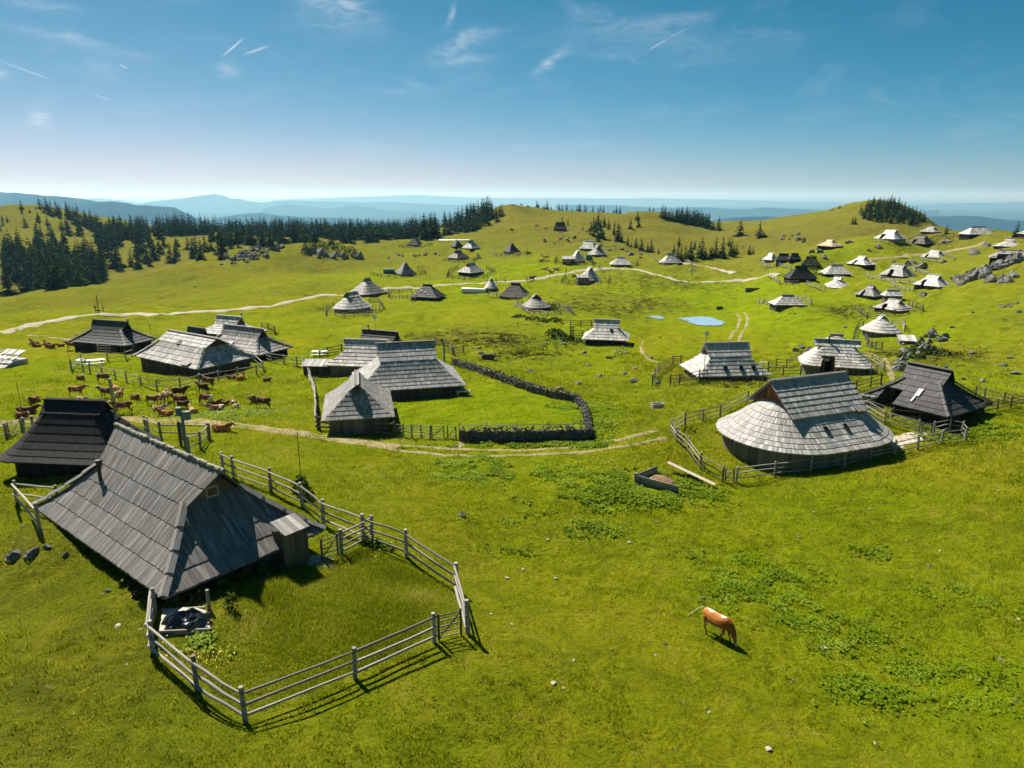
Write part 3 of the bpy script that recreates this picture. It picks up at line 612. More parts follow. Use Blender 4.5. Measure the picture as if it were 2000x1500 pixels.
# ---------------------------------------------------------------- herdsmen's huts
def lerp(a, b, t): return a+(b-a)*t
def hut(label, x, y, ze, yaw, a, b, ar, ag, bg, hg, hr, color='grey', wall='wall', rnd=0.0, courses=7, bw=.3, tb=None, gable='gable', zg=None,
        holes=(), hips=False, ridge='cap', panes=(), hood=None, chim=(), door=None, wallside=None, inset=.55, sag=1.0, up_=.16, gin=.35, group='wooden herdsmen huts of the mountain pasture', hipmat=None):
    """a*b half sizes of the eave, ar ridge half length, (ag,bg,hg) where the gable verge ends; ze is the eave height"""
    g0 = zg if zg is not None else gz(x, y)
    root = empty('shepherd_hut', (x, y, g0), yaw); tag(root, label, 'hut', group)
    e0 = ze-g0
    s1 = math.hypot(bg, hr-hg); s2 = math.hypot(b-bg, hg); tg = s1/(s1+s2); tb = tg if tb is None else tb*tg
    def bz(t):
        if t <= tg: k = t/tg; return bg*k, hr + (hg-hr)*k
        k = (t-tg)/(1-tg); 
        return lerp(bg, b, k) , hg*(1-k) - .05*sag*(b-bg)*math.sin(math.pi*k)
    b_tb = bz(tb)[0]; a_tb = (ag-gin) if tb == tg else max(ar-.9, .3)
    def ahalf(t):
        if t >= tb: k = (t-tb)/(1-tb); return lerp(a_tb, a, k**(1 if rnd == 0 else .85))
        return a_tb
    def ver(t): return lerp(ar, ag, min(t/tg, 1))
    def rad(t): return bz(t)[0]*rnd
    rf = MB(); rr = random.Random(label)
    def board(p0a, p0b, p1a, p1b, u0, u1, v0, v1, th=.035, lift=None):
        """one shingle: upper edge p0a-p0b, lower edge p1a-p1b (Vectors)"""
        tint = rr.random(); d = Vector((0, 0, (.062 if bw < .2 else .08) + rr.uniform(-.006, .010)))
        T0a, T0b, T1a, T1b = p0a+Vector((0,0,.02)), p0b+Vector((0,0,.02)), p1a+d, p1b+d
        B = Vector((0, 0, -th)); B0a, B0b, B1a, B1b = p0a+B, p0b+B, p1a+B, p1b+B
        rf.face([T0a, T1a, T1b, T0b], [(u0, v1), (u0, v0), (u1, v0), (u1, v1)], tint)
        rf.face([T1a, B1a, B1b, T1b], [(u0, v0), (u0, v0+.1), (u1, v0+.1), (u1, v0)], tint*.5)
        rf.face([B0b, B1b, B1a, B0a], [(u0, v0), (u0, v1), (u1, v1), (u1, v0)], .1)
        rf.face([T0a, B0a, B1a, T1a], [(u0, v1), (u0, v1), (u0, v0), (u0, v0)], tint*.6)
        rf.face([T0b, T1b, B1b, B0b], [(u1, v1), (u1, v0), (u1, v0), (u1, v1)], tint*.6)
    Ltot = s1+s2
    ts = [i/courses for i in range(courses+1)]
    # make tb a course line
    k = min(range(1, courses), key=lambda i: abs(ts[i]-tg)) if courses > 1 else 1
    ts = [lerp(0, tg, i/k) for i in range(k)] + [lerp(tg, 1, i/(courses-k)) for i in range(courses-k+1)]
    kb = k if tb == tg else max(1, round(k*tb/tg))
    if tb != tg: tb = ts[kb]; b_tb = bz(tb)[0]
    def inhole(side, xm, t0, t1):
        return any(h[0] == side and h[1] < xm < h[2] and t1 > h[3]+.02 and t0 < h[4]-.02 for h in holes)
    for c in range(len(ts)-1):
        t0, t1 = ts[c], ts[c+1]; ov = min(.016, .08/Ltot)
        (y0, z0), (y1, z1) = bz(t0), bz(min(t1, 1)); dy, dz = (y1-y0), (z1-z0)
        v1_, v0_ = (1-t0)*Ltot, (1-t1)*Ltot
        upper = c < k
        if upper:                                    # two straight slopes under the gables
            X0, X1 = ver(t0), ver(t1); n = max(2, int(2*X1/bw))
            for sy in (-1, 1):
                for i in range(n):
                    xa, xb = lerp(-X1, X1, i/n), lerp(-X1, X1, (i+1)/n)
                    f = X0/X1
                    if inhole(sy, (xa+xb)/2, t0, t1): continue
                    j = 1 + ov/(t1-t0)*rr.uniform(.6, 1.1)
                    up = .0 if tb == tg else up_*min(1, t1/tg)
                    P0a, P0b = Vector((xa*f, sy*y0, z0+up*t0/tg)), Vector((xb*f, sy*y0, z0+up*t0/tg)); P1a, P1b = Vector((xa, sy*(y0+dy*j), z0+dz*j+up)), Vector((xb, sy*(y0+dy*j), z0+dz*j+up))
                    if sy > 0: P0a, P0b, P1a, P1b = P0b, P0a, P1b, P1a
                    board(P0a, P0b, P1a, P1b, xa, xb, v0_, v1_)
        if (not upper) or (rnd > 0 and c >= kb):
            A0, A1, R0, R1_ = ahalf(t0), ahalf(t1), rad(t0), rad(t1)
            if rnd == 0:
                for sy in (-1, 1):
                    n = max(2, int(2*A1/bw))
                    for i in range(n):
                        xa, xb = lerp(-A1, A1, i/n), lerp(-A1, A1, (i+1)/n)
                        if inhole(sy, (xa+xb)/2, t0, t1): continue
                        def top(xx): return 0 if abs(xx) <= A0 else (abs(xx)-A0)/(A1-A0)
                        j = 1 + ov/(t1-t0)*rr.uniform(.6, 1.1); ka, kb_ = top(xa), top(xb)
                        P0a, P0b = Vector((xa, sy*(y0+dy*ka), z0+dz*ka)), Vector((xb, sy*(y0+dy*kb_), z0+dz*kb_))
                        P1a, P1b = Vector((xa, sy*(y0+dy*j), z0+dz*j)), Vector((xb, sy*(y0+dy*j), z0+dz*j))
                        if sy > 0: P0a, P0b, P1a, P1b = P0b, P0a, P1b, P1a
                        board(P0a, P0b, P1a, P1b, xa, xb, v0_, v1_)
                for sx in (-1, 1):
                    n = max(2, int(2*y1/bw))
                    for i in range(n):
                        ya, yb = lerp(-y1, y1, i/n), lerp(-y1, y1, (i+1)/n)
                        if inhole(sx*2, (ya+yb)/2, t0, t1): continue
                        def top(yy): return 0 if abs(yy) <= y0 else (abs(yy)-y0)/(y1-y0)
                        j = 1 + ov/(t1-t0)*rr.uniform(.6, 1.1); ka, kb_ = top(ya), top(yb); dx = A1-A0
                        P0a, P0b = Vector((sx*(A0+dx*ka), ya, z0+dz*ka)), Vector((sx*(A0+dx*kb_), yb, z0+dz*kb_))
                        P1a, P1b = Vector((sx*(A0+dx*j), ya, z0+dz*j)), Vector((sx*(A0+dx*j), yb, z0+dz*j))
                        if sx < 0: P0a, P0b, P1a, P1b = P0b, P0a, P1b, P1a
                        board(P0a, P0b, P1a, P1b, ya+9, yb+9, v0_, v1_)
            else:
                def ring(t, A, R_, yb_, z):
                    P = []; xs, ys = A-R_, yb_-R_; na = max(3, int(math.pi/2*max(rad(1), .5)/bw)); ns = max(1, int(2*max(a-rad(1), .5)/bw)); ne = max(1, int(2*max(b-rad(1), 0)/bw))
                    for i in range(ns): P.append(Vector((lerp(-xs, xs, i/ns), -yb_, z)))
                    for i in range(na): th = -math.pi/2 + math.pi/2*i/na; P.append(Vector((xs+R_*math.cos(th), -ys+R_*math.sin(th), z)))
                    for i in range(ne): P.append(Vector((A, lerp(-ys, ys, i/ne), z)))
                    for i in range(na): th = math.pi/2*i/na; P.append(Vector((xs+R_*math.cos(th), ys+R_*math.sin(th), z)))
                    for i in range(ns): P.append(Vector((lerp(xs, -xs, i/ns), yb_, z)))
                    for i in range(na): th = math.pi/2 + math.pi/2*i/na; P.append(Vector((-xs+R_*math.cos(th), ys+R_*math.sin(th), z)))
                    for i in range(ne): P.append(Vector((-A, lerp(ys, -ys, i/ne), z)))
                    for i in range(na): th = math.pi + math.pi/2*i/na; P.append(Vector((-xs+R_*math.cos(th), -ys+R_*math.sin(th), z)))
                    return P
                Q0, Q1 = ring(t0, A0, R0, y0, z0), ring(t1, A1, R1_, y1, z1)
                u = 0
                for i in range(len(Q0)):
                    i2 = (i+1) % len(Q0); w_ = (Q1[i2]-Q1[i]).length
                    mid = (Q1[i]+Q1[i2])/2
                    side = -1 if mid.y < 0 else 1
                    if inhole(side, mid.x, t0, t1) and abs(mid.x) < ahalf(t1)-.3*R1_: u += w_; continue
                    j = 1 + ov/(t1-t0)*rr.uniform(.6, 1.1)
                    board(Q0[i], Q0[i2], Q0[i]+(Q1[i]-Q0[i])*j, Q0[i2]+(Q1[i2]-Q0[i2])*j, u, u+w_, v0_, v1_); u += w_
    sh = (0, 0, -e0)
    roof = rf.build('roof', M[color], root, shift=sh)
    # gable walls
    for sx in (-1, 1):
        g = MB(); xg = sx*(a_tb-.02 if tb == tg else min(ag, ar)-.45); zt = hr-.12; yb_, zb = bz(tb if tb == tg else tb)
        if tb == tg: low = [(-yb_+.05, zb-.1), (yb_-.05, zb-.1)]
        else: low = [(-bz(tg)[0]+.1, hg-.2), (bz(tg)[0]-.1, hg-.2)]
        nB = max(3, int((low[1][0]-low[0][0])/.25))
        for i in range(nB):
            ya, yb2 = lerp(low[0][0], low[1][0], i/nB), lerp(low[0][0], low[1][0], (i+1)/nB)
            def zt_(yy): return lerp(zt, low[0][1], min(1, abs(yy)/low[1][0]))
            tt = rr.random(); o_ = sx*rr.uniform(0, .03)
            pts_ = [Vector((xg+o_, ya, low[0][1])), Vector((xg+o_, yb2, low[0][1])), Vector((xg+o_, yb2, zt_(yb2))), Vector((xg+o_, ya, zt_(ya)))]
            if ya < 0 < yb2: pts_.insert(3, Vector((xg+o_, 0, zt)))
            uvs = [(p.y, p.z) for p in pts_]
            if sx < 0: pts_ = pts_[::-1]; uvs = uvs[::-1]
            g.face(pts_, uvs, tt)
        g.build('gable_wall', M[gable], root, shift=sh)
    # the walls under the eave: boards with slightly different faces
    wl_ = MB(); ins = inset; Aw, Bw, Rw = a-ins, b-ins, max(rad(1)-ins, 0)
    path = []
    def arc(cx_, cy_, th0):
        na = 8 if Rw > 0 else 0
        return [(cx_+Rw*math.cos(th0+math.pi/2*i/max(na, 1)), cy_+Rw*math.sin(th0+math.pi/2*i/max(na, 1))) for i in range(na+1)]
    path += arc(-(Aw-Rw), -(Bw-Rw), math.pi) + arc(Aw-Rw, -(Bw-Rw), -math.pi/2) + arc(Aw-Rw, Bw-Rw, 0) + arc(-(Aw-Rw), Bw-Rw, math.pi/2)
    low_z = -e0 - 1.6
    for i in range(len(path)):
        p, q = Vector(path[i]), Vector(path[(i+1) % len(path)]); L = (q-p).length
        if L < .01: continue
        n = max(1, int(L/.28)); nn = Vector(((q-p).y, -(q-p).x)).normalized()
        mid = (p+q)/2
        for j in range(n):
            o_ = nn*rr.uniform(0, .03); A_, B_ = p.lerp(q, j/n)+o_, p.lerp(q, (j+1)/n)+o_
            mm = (A_+B_)/2
            if holes and any(h[4] >= .99 and h[0] in (-1, 1) and h[0]*mm.y > Bw-.3 and h[1] < mm.x < h[2] for h in holes): continue
            zt = .18 + ins*.35
            wl_.face([Vector((A_.x, A_.y, low_z)), Vector((B_.x, B_.y, low_z)), Vector((B_.x, B_.y, zt)), Vector((A_.x, A_.y, zt))], [(0, 0), (.28, 0), (.28, 2), (0, 2)], rr.random())
    wl_.build('wall', M[wall], root, shift=sh)
    # recess behind each opening in the roof
    for h in holes:
        if abs(h[0]) != 1: continue
        sd, x0, x1, t0, t1 = h; (yt, zt) = bz(t0); (yl, zl) = bz(t1)
        m_ = MB(); zb = low_z if t1 >= .99 else zl-.1; yb_ = max(yt-.6, .2); zt -= .12 
        m_.face([Vector((x0, sd*yb_, zb)), Vector((x1, sd*yb_, zb)), Vector((x1, sd*yb_, zt+.1)), Vector((x0, sd*yb_, zt+.1))][::(1 if sd < 0 else -1)], [(x0, 0), (x1, 0), (x1, 2), (x0, 2)], .5)
        for xx in (x0, x1):
            m_.face([Vector((xx, sd*yb_, zb)), Vector((xx, sd*(yl-.15), zb)), Vector((xx, sd*(yl-.15), zl-.06)), Vector((xx, sd*yb_, zt-.02))], [(0, 0), (2, 0), (2, 2), (0, 2)], .3)
        if t1 < .99: m_.face([Vector((x0, sd*yb_, zl-.08)), Vector((x1, sd*yb_, zl-.08)), Vector((x1, sd*yl, zl-.08)), Vector((x0, sd*yl, zl-.08))], None, .2)
        m_.build('entrance_recess', M['redwood' if (door and door[0] == 'red') else 'wall'], root, shift=sh)
        dm = MB(); xc = lerp(x0, x1, .6); zf = -e0
        if t1 >= .99:
            dm.box((xc, sd*(yb_+.05), zf+.85), (.8, .06, 1.7), tint=.1); dm.build('door', M['wallblack'], root, shift=sh)
    # ridge
    rg = MB()
    rz_ = hr + .06
    if ridge == 'moss':
        n = 90; pts_ = [(lerp(-ar-.15, ar+.15, i/n), rr.uniform(-.03, .03), rz_-.02+rr.uniform(-.025, .03)) for i in range(n+1)]
        rg.tube(pts_, [.115+rr.uniform(-.03, .035) for _ in pts_], 9)
    else:
        for sy in (-1, 1): rg.beam((-ar-.04, sy*.1, rz_-.04), (ar+.04, sy*.1, rz_-.04), .26, .04, rr.random(), up=(0, -sy*.75, 1))
        if ridge == 'comb':
            n = int(2*ar/.55)
            for i in range(n+1): xx = lerp(-ar, ar, i/n); rg.beam((xx, 0, rz_-.05), (xx+.03, 0, rz_+.17), .05, .05, .3)
    rg.build('ridge_cap', M['palemoss' if ridge == 'moss' else color], root, shift=sh)
    if hips:
        for sx in (-1, 1):
            for sy in (-1, 1):
                hb = MB(); n = max(3, courses-k)
                P0 = Vector((sx*(a_tb+.1), sy*bg, hg+.12)); P1 = Vector((sx*(a+.04), sy*(b+.04), .1))
                for i in range(n):
                    q0, q1 = P0.lerp(P1, i/n), P0.lerp(P1, (i+1)/n+.02)
                    q0.z -= .10*(b-bg)*math.sin(math.pi*i/n)*.5; q1.z -= .10*(b-bg)*math.sin(math.pi*(i+1)/n)*.5
                    for wx, up in ((0, (0, sy, 1)), (1, (sx, 0, 1))):
                        d_ = Vector((sx, -sy, 0)).normalized()*(.1 if wx else -.1)
                        hb.beam(q0+d_+Vector((0, 0, .03)), q1+d_+Vector((0, 0, .1)), .22, .03, rr.random()*.6+.4, up=Vector(up))
                hb.build('hip_board', M[hipmat or color], root, shift=sh)
    # skylights lie in the slope
    for sd, xm, tm, w_, h_, kind_ in panes:
        y0, z0 = bz(tm); y1, z1 = bz(tm+h_/Ltot); o_ = Vector((0, sd*.05, .11))
        xc = xm; q = [Vector((xc-w_/2, sd*y0, z0))+o_, Vector((xc+w_/2, sd*y0, z0))+o_, Vector((xc+w_/2, sd*y1, z1))+o_, Vector((xc-w_/2, sd*y1, z1))+o_]
        m_ = MB(); m_.face(q[::(-1 if sd < 0 else 1)], None, .5)
        for i in range(4): m_.beam(q[i]+Vector((0, 0, .02)), q[(i+1) % 4]+Vector((0, 0, .02)), .06, .05, .6)
        m_.build('skylight', M['glass' if kind_ == 'glass' else kind_], root, shift=sh)
    if hood:                                          # flap dormer: (side, x, t, width, depth)
        sd, xm, tm, w_, dp = hood; y0, z0 = bz(tm); y1, z1 = bz(tm+dp/Ltot)
        m_ = MB(); P = [Vector((xm-w_/2, sd*y0, z0+.16)), Vector((xm+w_/2, sd*y0, z0+.16)), Vector((xm+w_/2, sd*(y1+.1), z0-.12)), Vector((xm-w_/2, sd*(y1+.1), z0-.12))]
        nb = 5
        for i in range(nb):
            A0_, B0_ = P[0].lerp(P[1], i/nb), P[0].lerp(P[1], (i+1)/nb); A1_, B1_ = P[3].lerp(P[2], i/nb), P[3].lerp(P[2], (i+1)/nb)
            m_.beam(A0_.lerp(B0_, .5), A1_.lerp(B1_, .5), (B0_-A0_).length*.98, .05, rr.random())
        m_.build('dormer_hood', M['midgrey' if color in ('lightgrey', 'grey') else color], root, shift=sh)
        m_ = MB(); m_.box((xm, sd*(y1-.25), (z0+z1)/2-.05), (w_*.8, .06, abs(z0-z1)*.8), tint=.1); m_.build('dormer_window', M['glass'], root, shift=sh)
    for cx_, tt, hh, kind_ in chim:                   # stove pipes: x, side*t, height
        sd = -1 if tt < 0 else 1; y0, z0 = bz(abs(tt)); m_ = MB()
        if kind_ == 'pipe':
            m_.tube([(cx_, sd*y0, z0-.2), (cx_, sd*y0, z0+hh)], .09, 9); m_.tube([(cx_, sd*y0, z0+hh), (cx_, sd*y0, z0+hh+.12)], .15, 9)
            m_.build('stove_pipe', M['darkmetal'], root, shift=sh)
        elif kind_ == 'vent':
            m_.tube([(cx_, sd*y0, z0-.2), (cx_, sd*y0, z0+hh)], .07, 8); m_.tube([(cx_, sd*y0, z0+hh), (cx_, sd*y0, z0+hh+.35)], .16, 9)
            m_.build('vent_cowl', M['metal'], root, shift=sh)
    root['_'] = 0; del root['_']
    return root
M['palemoss'] = shingle('lichen_covered_ridge', (.2, .2, .15), .5, (.4, .38, .3), .5)
# ---------------------------------------------------------------- the huts of the settlement
def build_huts():
    r = hut('largest weathered grey shingle hut in the near left foreground, beside the fenced yard', -17.28, 33.65, 4.04, R(-38.8), 7.08, 3.96, 5.36, 4.55, 1.38, 2.38, 3.87, 'grey', courses=6, bw=.115, 
        hips=True, ridge='moss', hipmat='midgrey', chim=[(-3.3, -.5, 1.0, 'pipe')], hood=None, inset=.75)
    # attic window in the near gable and the entrance porch on the gable side
    m = MB(); m.box((4.24, 0, 1.55), (.05, .5, .4), tint=.1); m.build('attic_window', M['glass'], r)
    m = MB()
    for dy in (-.27, .27): m.box((4.27, dy, 1.55), (.06, .06, .48), tint=.9)
    for dz in (-.22, .22): m.box((4.27, 0, 1.55+dz), (.06, .6, .06), tint=.9)
    m.build('window_frame', M['plank'], r)
    for o in r.children:
        if o.name.startswith(('attic_window', 'window_frame')): o.location = (-.02, 0, 4.04-gz(-17.28, 33.65)+1.05-.0)
    m = MB()
    for i in range(5): m.beam((6.35, 1.65+i*.27, 1.42), (7.55, 1.65+i*.27, 1.1), .26, .05, random.random())
    o = m.build('porch_roof', M['midgrey'], r, shift=(0, 0, -(4.04-gz(-17.28, 33.65))+.35))
    m = MB()
    for i in range(5): m.box((7.3, 1.7+i*.26, -.3), (.05, .26, 2.6), tint=random.random()*.6)
    for i in range(3): m.box((7.1-i*.27, 1.57, -.3), (.26, .05, 2.6), tint=random.random()*.6); m.box((7.1-i*.27, 2.88, -.3), (.26, .05, 2.6), tint=random.random()*.6)
    m.build('porch_wall', M['gable'], r, shift=(0, 0, -(4.04-gz(-17.28, 33.65))+.3))
    hut('tar black hut with a swept rounded left skirt, behind the nearest grey hut', -30.08, 47.42, 2.83, R(-6.3), 4.63, 3.08, 2.25, 2.2, .70, 2.70, 3.45, 'black', 'wallblack', rnd=.55, courses=8, bw=.16, gable='wallblack', sag=2.2, gin=.15, inset=.8)
    hut('large grey plank hut inside the long rail fence behind the cattle herd', -41.44, 91.45, -.44, R(-33.5), 6.91, 4.23, 5.37, 5.1, 1.74, 1.92, 2.94, 'lightgrey', 'wall', courses=7, bw=.28, hips=True,
        panes=[(-1, -.5, .3, .6, .6, 'bluegrey')], hood=(-1, 4.2, .85, 1.5, .8), gable='wall')
    hut('darker two tone hut touching the large fenced hut on its right side', -38.6, 101.6, -1.35, R(-28), 6.0, 3.3, 4.0, 3.75, .9, 1.75, 3.0, 'midgrey', 'wallblack', courses=8, bw=.3, hips=True, gable='wallblack', panes=[(-1, -.6, .55, .9, 1.1, 'lightboard')])
    hut('silvery hut peeking out above the darker two tone hut', -46.8, 117.46, -1.95, R(-22), 5.1, 3.0, 2.63, 2.3, 1.0, 1.3, 2.5, 'silver', courses=8, bw=.33, gable='wall', chim=[(2.2, .2, .9, 'vent')])
    hut('charcoal hut with a corner trim board beside the resting cattle', -64.25, 113.32, -2.63, R(-18), 5.8, 3.1, 3.6, 3.2, .95, 1.86, 3.1, 'charcoal', 'wallblack', courses=7, bw=.3, hips=True, gable='wallblack', hipmat='midgrey', chim=[(3.4, .1, .5, 'vent')])
    hut('small dark brown hut roof showing between the big fenced hut and the silvery hut', -47.3, 106, -1.6, R(-30), 3.4, 2.0, 2.0, 1.7, .7, 1.1, 2.3, 'brown', 'wallblack', courses=5, gable='wallblack')
    r = hut('small grey hut with its hipped gable facing the track by the walled yard', -14.0, 62.63, 1.47, R(-78), 4.3, 3.04, 2.7, 2.55, .62, 2.05, 2.6, 'midgrey', 'wallgrey', courses=8, bw=.19, gable='wall')
    hut('biggest hut of the middle group with many shingle rows, on the walled yard', -11.2, 74.2, .97, R(14), 5.6, 4.2, 3.1, 2.95, 1.75, 2.4, 3.95, 'lightgrey', 'wall', courses=11, bw=.18, hips=False, gable='wall')
    hut('pale grey hut left of the biggest middle hut, its ridge running level', -17.84, 85.6, .25, R(-8), 4.3, 2.8, 2.75, 2.4, .9, 1.75, 2.7, 'silver', 'wallgrey', courses=8, bw=.26)
    hut('dark brown hut behind the pale middle hut', -18.8, 100.5, -.85, R(-22), 4.2, 2.6, 2.95, 2.7, .9, 1.0, 2.1, 'brown', 'wallblack', courses=6, bw=.3, gable='wallblack', chim=[(-2.2, .2, .9, 'vent')])
    hut('grey hut on a mound beside a square muddy pen, above the valley', 15.7, 117.4, -2.85, R(-11), 3.75, 3.1, 2.15, 2.05, 1.1, 1.62, 2.8, 'silver', 'wallblack', courses=7, bw=.3, panes=[(-1, .9, .45, .45, .5, 'glass')])
    hut('pale hut with three little skylights and a bright left skirt, centre right', 26.15, 85.69, -.81, R(6.6), 4.59, 3.2, 2.83, 2.7, 1.39, 1.97, 3.36, 'silver', 'wallgrey', courses=8, bw=.25,
        panes=[(-1, -1.0, .72, .42, .75, 'glass'), (-1, .95, .72, .42, .75, 'glass'), (-1, 2.5, .72, .42, .75, 'glass')], gable='wall')
    hut('black hut with a pale patch on its roof, right of the big rounded hut', 39.56, 66.01, .98, R(-57.3), 4.2, 3.94, 2.1, 1.95, 1.1, 2.0, 3.25, 'charcoal', 'wallblack', courses=8, bw=.27, hips=True, gable='wallblack', hipmat='charcoal',
        panes=[(-1, .5, .5, .35, .9, 'lightboard'), (-1, .42, .68, .1, .8, 'lightboard')], holes=[(-1, -2.6, -1.0, .62, 1.0)], chim=[(1.2, .15, .5, 'vent')])
    hut('big round ended hut with bright left skirt inside the curved rail fence', 24.41, 57.22, 1.01, R(21.7), 7.22, 5.58, 4.04, 3.93, 2.83, 1.95, 4.49, 'lightgrey', 'wallgrey', rnd=.96, courses=13, bw=.16, tb=.5, gable='redwood', ridge='comb',
        panes=[(-1, -1.4, .66, .35, .6, 'glass'), (-1, .6, .66, .3, .6, 'glass')], hood=(-1, 2.9, .47, .9, .8))
    hut('pale hut with a red brown entrance recess and a signpost in front', 40.4, 87.4, -.25, R(-16), 4.2, 3.0, 2.7, 2.6, .7, 2.1, 2.8, 'silver', 'wallgrey', rnd=.55, courses=9, bw=.26, tb=.8, up_=.05,
        holes=[(-1, -1.9, -.3, .62, 1.0)], door=('red',), chim=[(-1.0, -.12, .7, 'pipe')])
    far = [ # label, xl, xr, ybase, ridge xl, xr, y, yaw, colour, wall height, extras
     ('small pale round hut behind the hut with the red entrance', 1595,1664,683, 1622,1647,653, -15, 'silver', .9, dict(rnd=.95, tb=.6, wall='wallgrey')),
     ('little round fronted hut with a small dark door, beside the limestone rocks', 1685,1752,659, 1712,1721,616, -80, 'silver', .9, dict(rnd=.95, tb=.7, wall='wallgrey')),
     ('pale hut in a small rail yard above the round fronted hut', 1707,1781,613, 1735,1757,585, -55, 'silver', .9, dict(holes=[(-1,-1.6,-.3,.6,1.0)])),
     ('grey hut with its dark gable facing the viewer, beside a small white topped shed', 1669,1725,585, 1697,1710,557, -58, 'midgrey', .9, dict(holes=[(-1,-1.5,-.4,.55,1.0)])),
     ('small white roofed stone shed against the grey gable ended hut', 1722,1761,588, 1729,1753,567, -5, 'white', 1.4, dict(wall='wallgrey')),
     ('pale trapezoid hut with two plank fences, alone right of the pond', 1505,1567,600, 1525,1549,576, 0, 'silver', .7, dict()),
     ('white rounded hut below the tidy pale hut, right of the black hut', 1607,1660,565, 1630,1645,540, -45, 'white', .3, dict(rnd=.9, tb=.8)),
     ('tidy pale hut directly right of the black hut', 1603,1658,539, 1622,1645,516.5, -4, 'white', .7, dict(wall='wallblack')),
     ('jet black hut with a small porch beside the right end of the gravel road', 1534,1590,552, 1549,1572,519.5, 0, 'black', 1.5, dict(wall='wallblack', gable='wallblack')),
     ('white roofed hut with a blue shaded gable, lowest on the right slope', 1787,1855,566, 1808,1829,536.6, -58, 'white', 1.0, dict(holes=[(-1,-1.6,-.6,.55,1.0)])),
     ('grey hut with a dark hollow entrance among boulders on the right slope', 1720,1784,543.5, 1744,1766,516.5, -50, 'lightgrey', .7, dict(wall='wallblack', holes=[(-1,-1.3,.1,.6,1.0)])),
     ('white hut with a tiny skylight beside the dusty climbing track', 1654,1708,522, 1676,1690,500, -55, 'white', .9, dict(wall='wallblack', holes=[(-1,-1.4,-.3,.6,1.0)])),
     ('pale hut wrapped by a small white fence halfway up the right slope', 1800,1850,508, 1813,1834,489, -50, 'silver', .9, dict(holes=[(-1,-2,-1.1,.5,1.0)])),
     ('bright white hut highest in the middle of the right slope', 1709,1766,471.5, 1728,1750,449, -50, 'white', 1.0, dict(wall='wallgrey', holes=[(-1,-1.9,-.6,.55,1.0)])),
     ('hut with a fresh orange larch roof and a dark stone base', 1597,1646,488, 1612,1623,468, -42, 'new', 1.4, dict(wall='wallblack')),
     ('white roofed hut at the left end of the dark cluster', 1489,1520,513, 1500,1514,493.5, -45, 'white', 1.0, dict(wall='wallgrey')),
     ('charred looking hut second from the left in the dark cluster', 1512,1547,515, 1520,1538,495.5, -15, 'charcoal', 1.2, dict(wall='wallblack', gable='wallblack')),
     ('darkest low hut at the back of the dark cluster', 1538,1564,513, 1544,1558,495, -10, 'charcoal', 1.2, dict(wall='wallblack', gable='wallblack')),
     ('dark hut overgrown with trees at the right end of the dark cluster', 1562,1604,524, 1572,1590,501.5, -20, 'black', 1.2, dict(wall='wallblack', gable='wallblack')),
     ('dark brown hut with a black gable, below the skyline barn', 1771,1823,481, 1789,1806,460, -58, 'brown', 1.0, dict(wall='wallblack', holes=[(-1,-1.5,-.4,.5,1.0)])),
     ('small grey hut on the right skyline beside the conifer knoll', 1798,1837,457, 1812,1824,442.5, -45, 'lightgrey', .9, dict()),
     ('long pale hut standing alone on the right skyline', 1880,1933,462, 1895,1923,442.6, 0, 'silver', .9, dict(wall='wallblack')),
     ('pale roof cut by the right edge of the picture on the skyline', 1992,2030,462, 2002,2018,451, 0, 'silver', .9, dict()),
     ('pale rounded hut near the right edge, above the big rock ridge', 1944,1994,485.5, 1965,1982,465.5, -40, 'silver', .6, dict(rnd=.9, tb=.8)),
     ('grey hut with two chimneys standing on the big rock ridge', 1926,2016,512, 1957,1996,489, -32, 'lightgrey', 1.0, dict(wall='wallblack', holes=[(-1,-2.4,1.2,.6,1.0)], chim=[(-2.2,-.1,.7,'pipe'),(1.6,-.2,.6,'pipe')])),
     ('grey hut with a deep gable shadow, upper of the left pair below the road', 687,750,579, 715,727,543.5, 50, 'midgrey', .7, dict(rnd=.6, tb=.7)),
     ('round fronted hut in a fence ring with a dark open gable', 652,723,611.5, 681,706,571, 55, 'lightgrey', 1.0, dict(rnd=.95, tb=.6, wall='wall')),
     ('dark patched hut with pale repair spots below the gravel road', 800,872,587, 826,845,555.5, -22, 'charcoal', 1.0, dict(wall='wallblack', gable='wallblack', panes=[(-1,-1.2,.45,.4,.6,'lightboard'),(-1,.2,.55,.3,.5,'lightboard'),(-1,-2.4,.75,.5,.4,'lightboard')])),
     ('tiny cone shaped white chapel with a spike top beside a pale stone platform', 948,974,570, 952,956,542, -70, 'white', 1.3, dict(rnd=.95, tb=.5, wall='wallgrey')),
     ('dark brown tent shaped hut right of the cone shaped chapel', 972,1041,583.5, 999,1018,553, -22, 'brown', .5, dict(wall='wall', gable='wallblack')),
     ('conical grey hut with a tiny dark door inside an oval fence', 1019,1074,606.5, 1042,1050,574, -75, 'midgrey', .7, dict(rnd=.95, tb=.7)),
     ('grey hut with a green shed beside it, upper left of the village', 769,815,540, 787,797,511.5, -60, 'midgrey', .9, dict()),
     ('hut with pale shingle front and deep dark side inside a diamond fence', 891,947,539.5, 914,935,514, 50, 'lightgrey', 1.4, dict(wall='wallblack')),
     ('brown speckled low hut just below the two huts by the long white strip', 872,918,507.5, 889,903,489.5, 50, 'brown', .7, dict(wall='wallblack', gable='wallblack')),
     ('small blackish hut touching the grey hut below the long white strip', 878,906,485.5, 891,899,469, -60, 'charcoal', 1.0, dict(wall='wallblack')),
     ('pale grey hut on the right of the pair below the long white strip', 901,940,489, 916,926,469.4, 55, 'lightgrey', .9, dict()),
     ('lone blackish hut furthest left on the village crest', 793,829,481, 807,816,464.5, -30, 'black', .7, dict(wall='wallblack', gable='wallblack')),
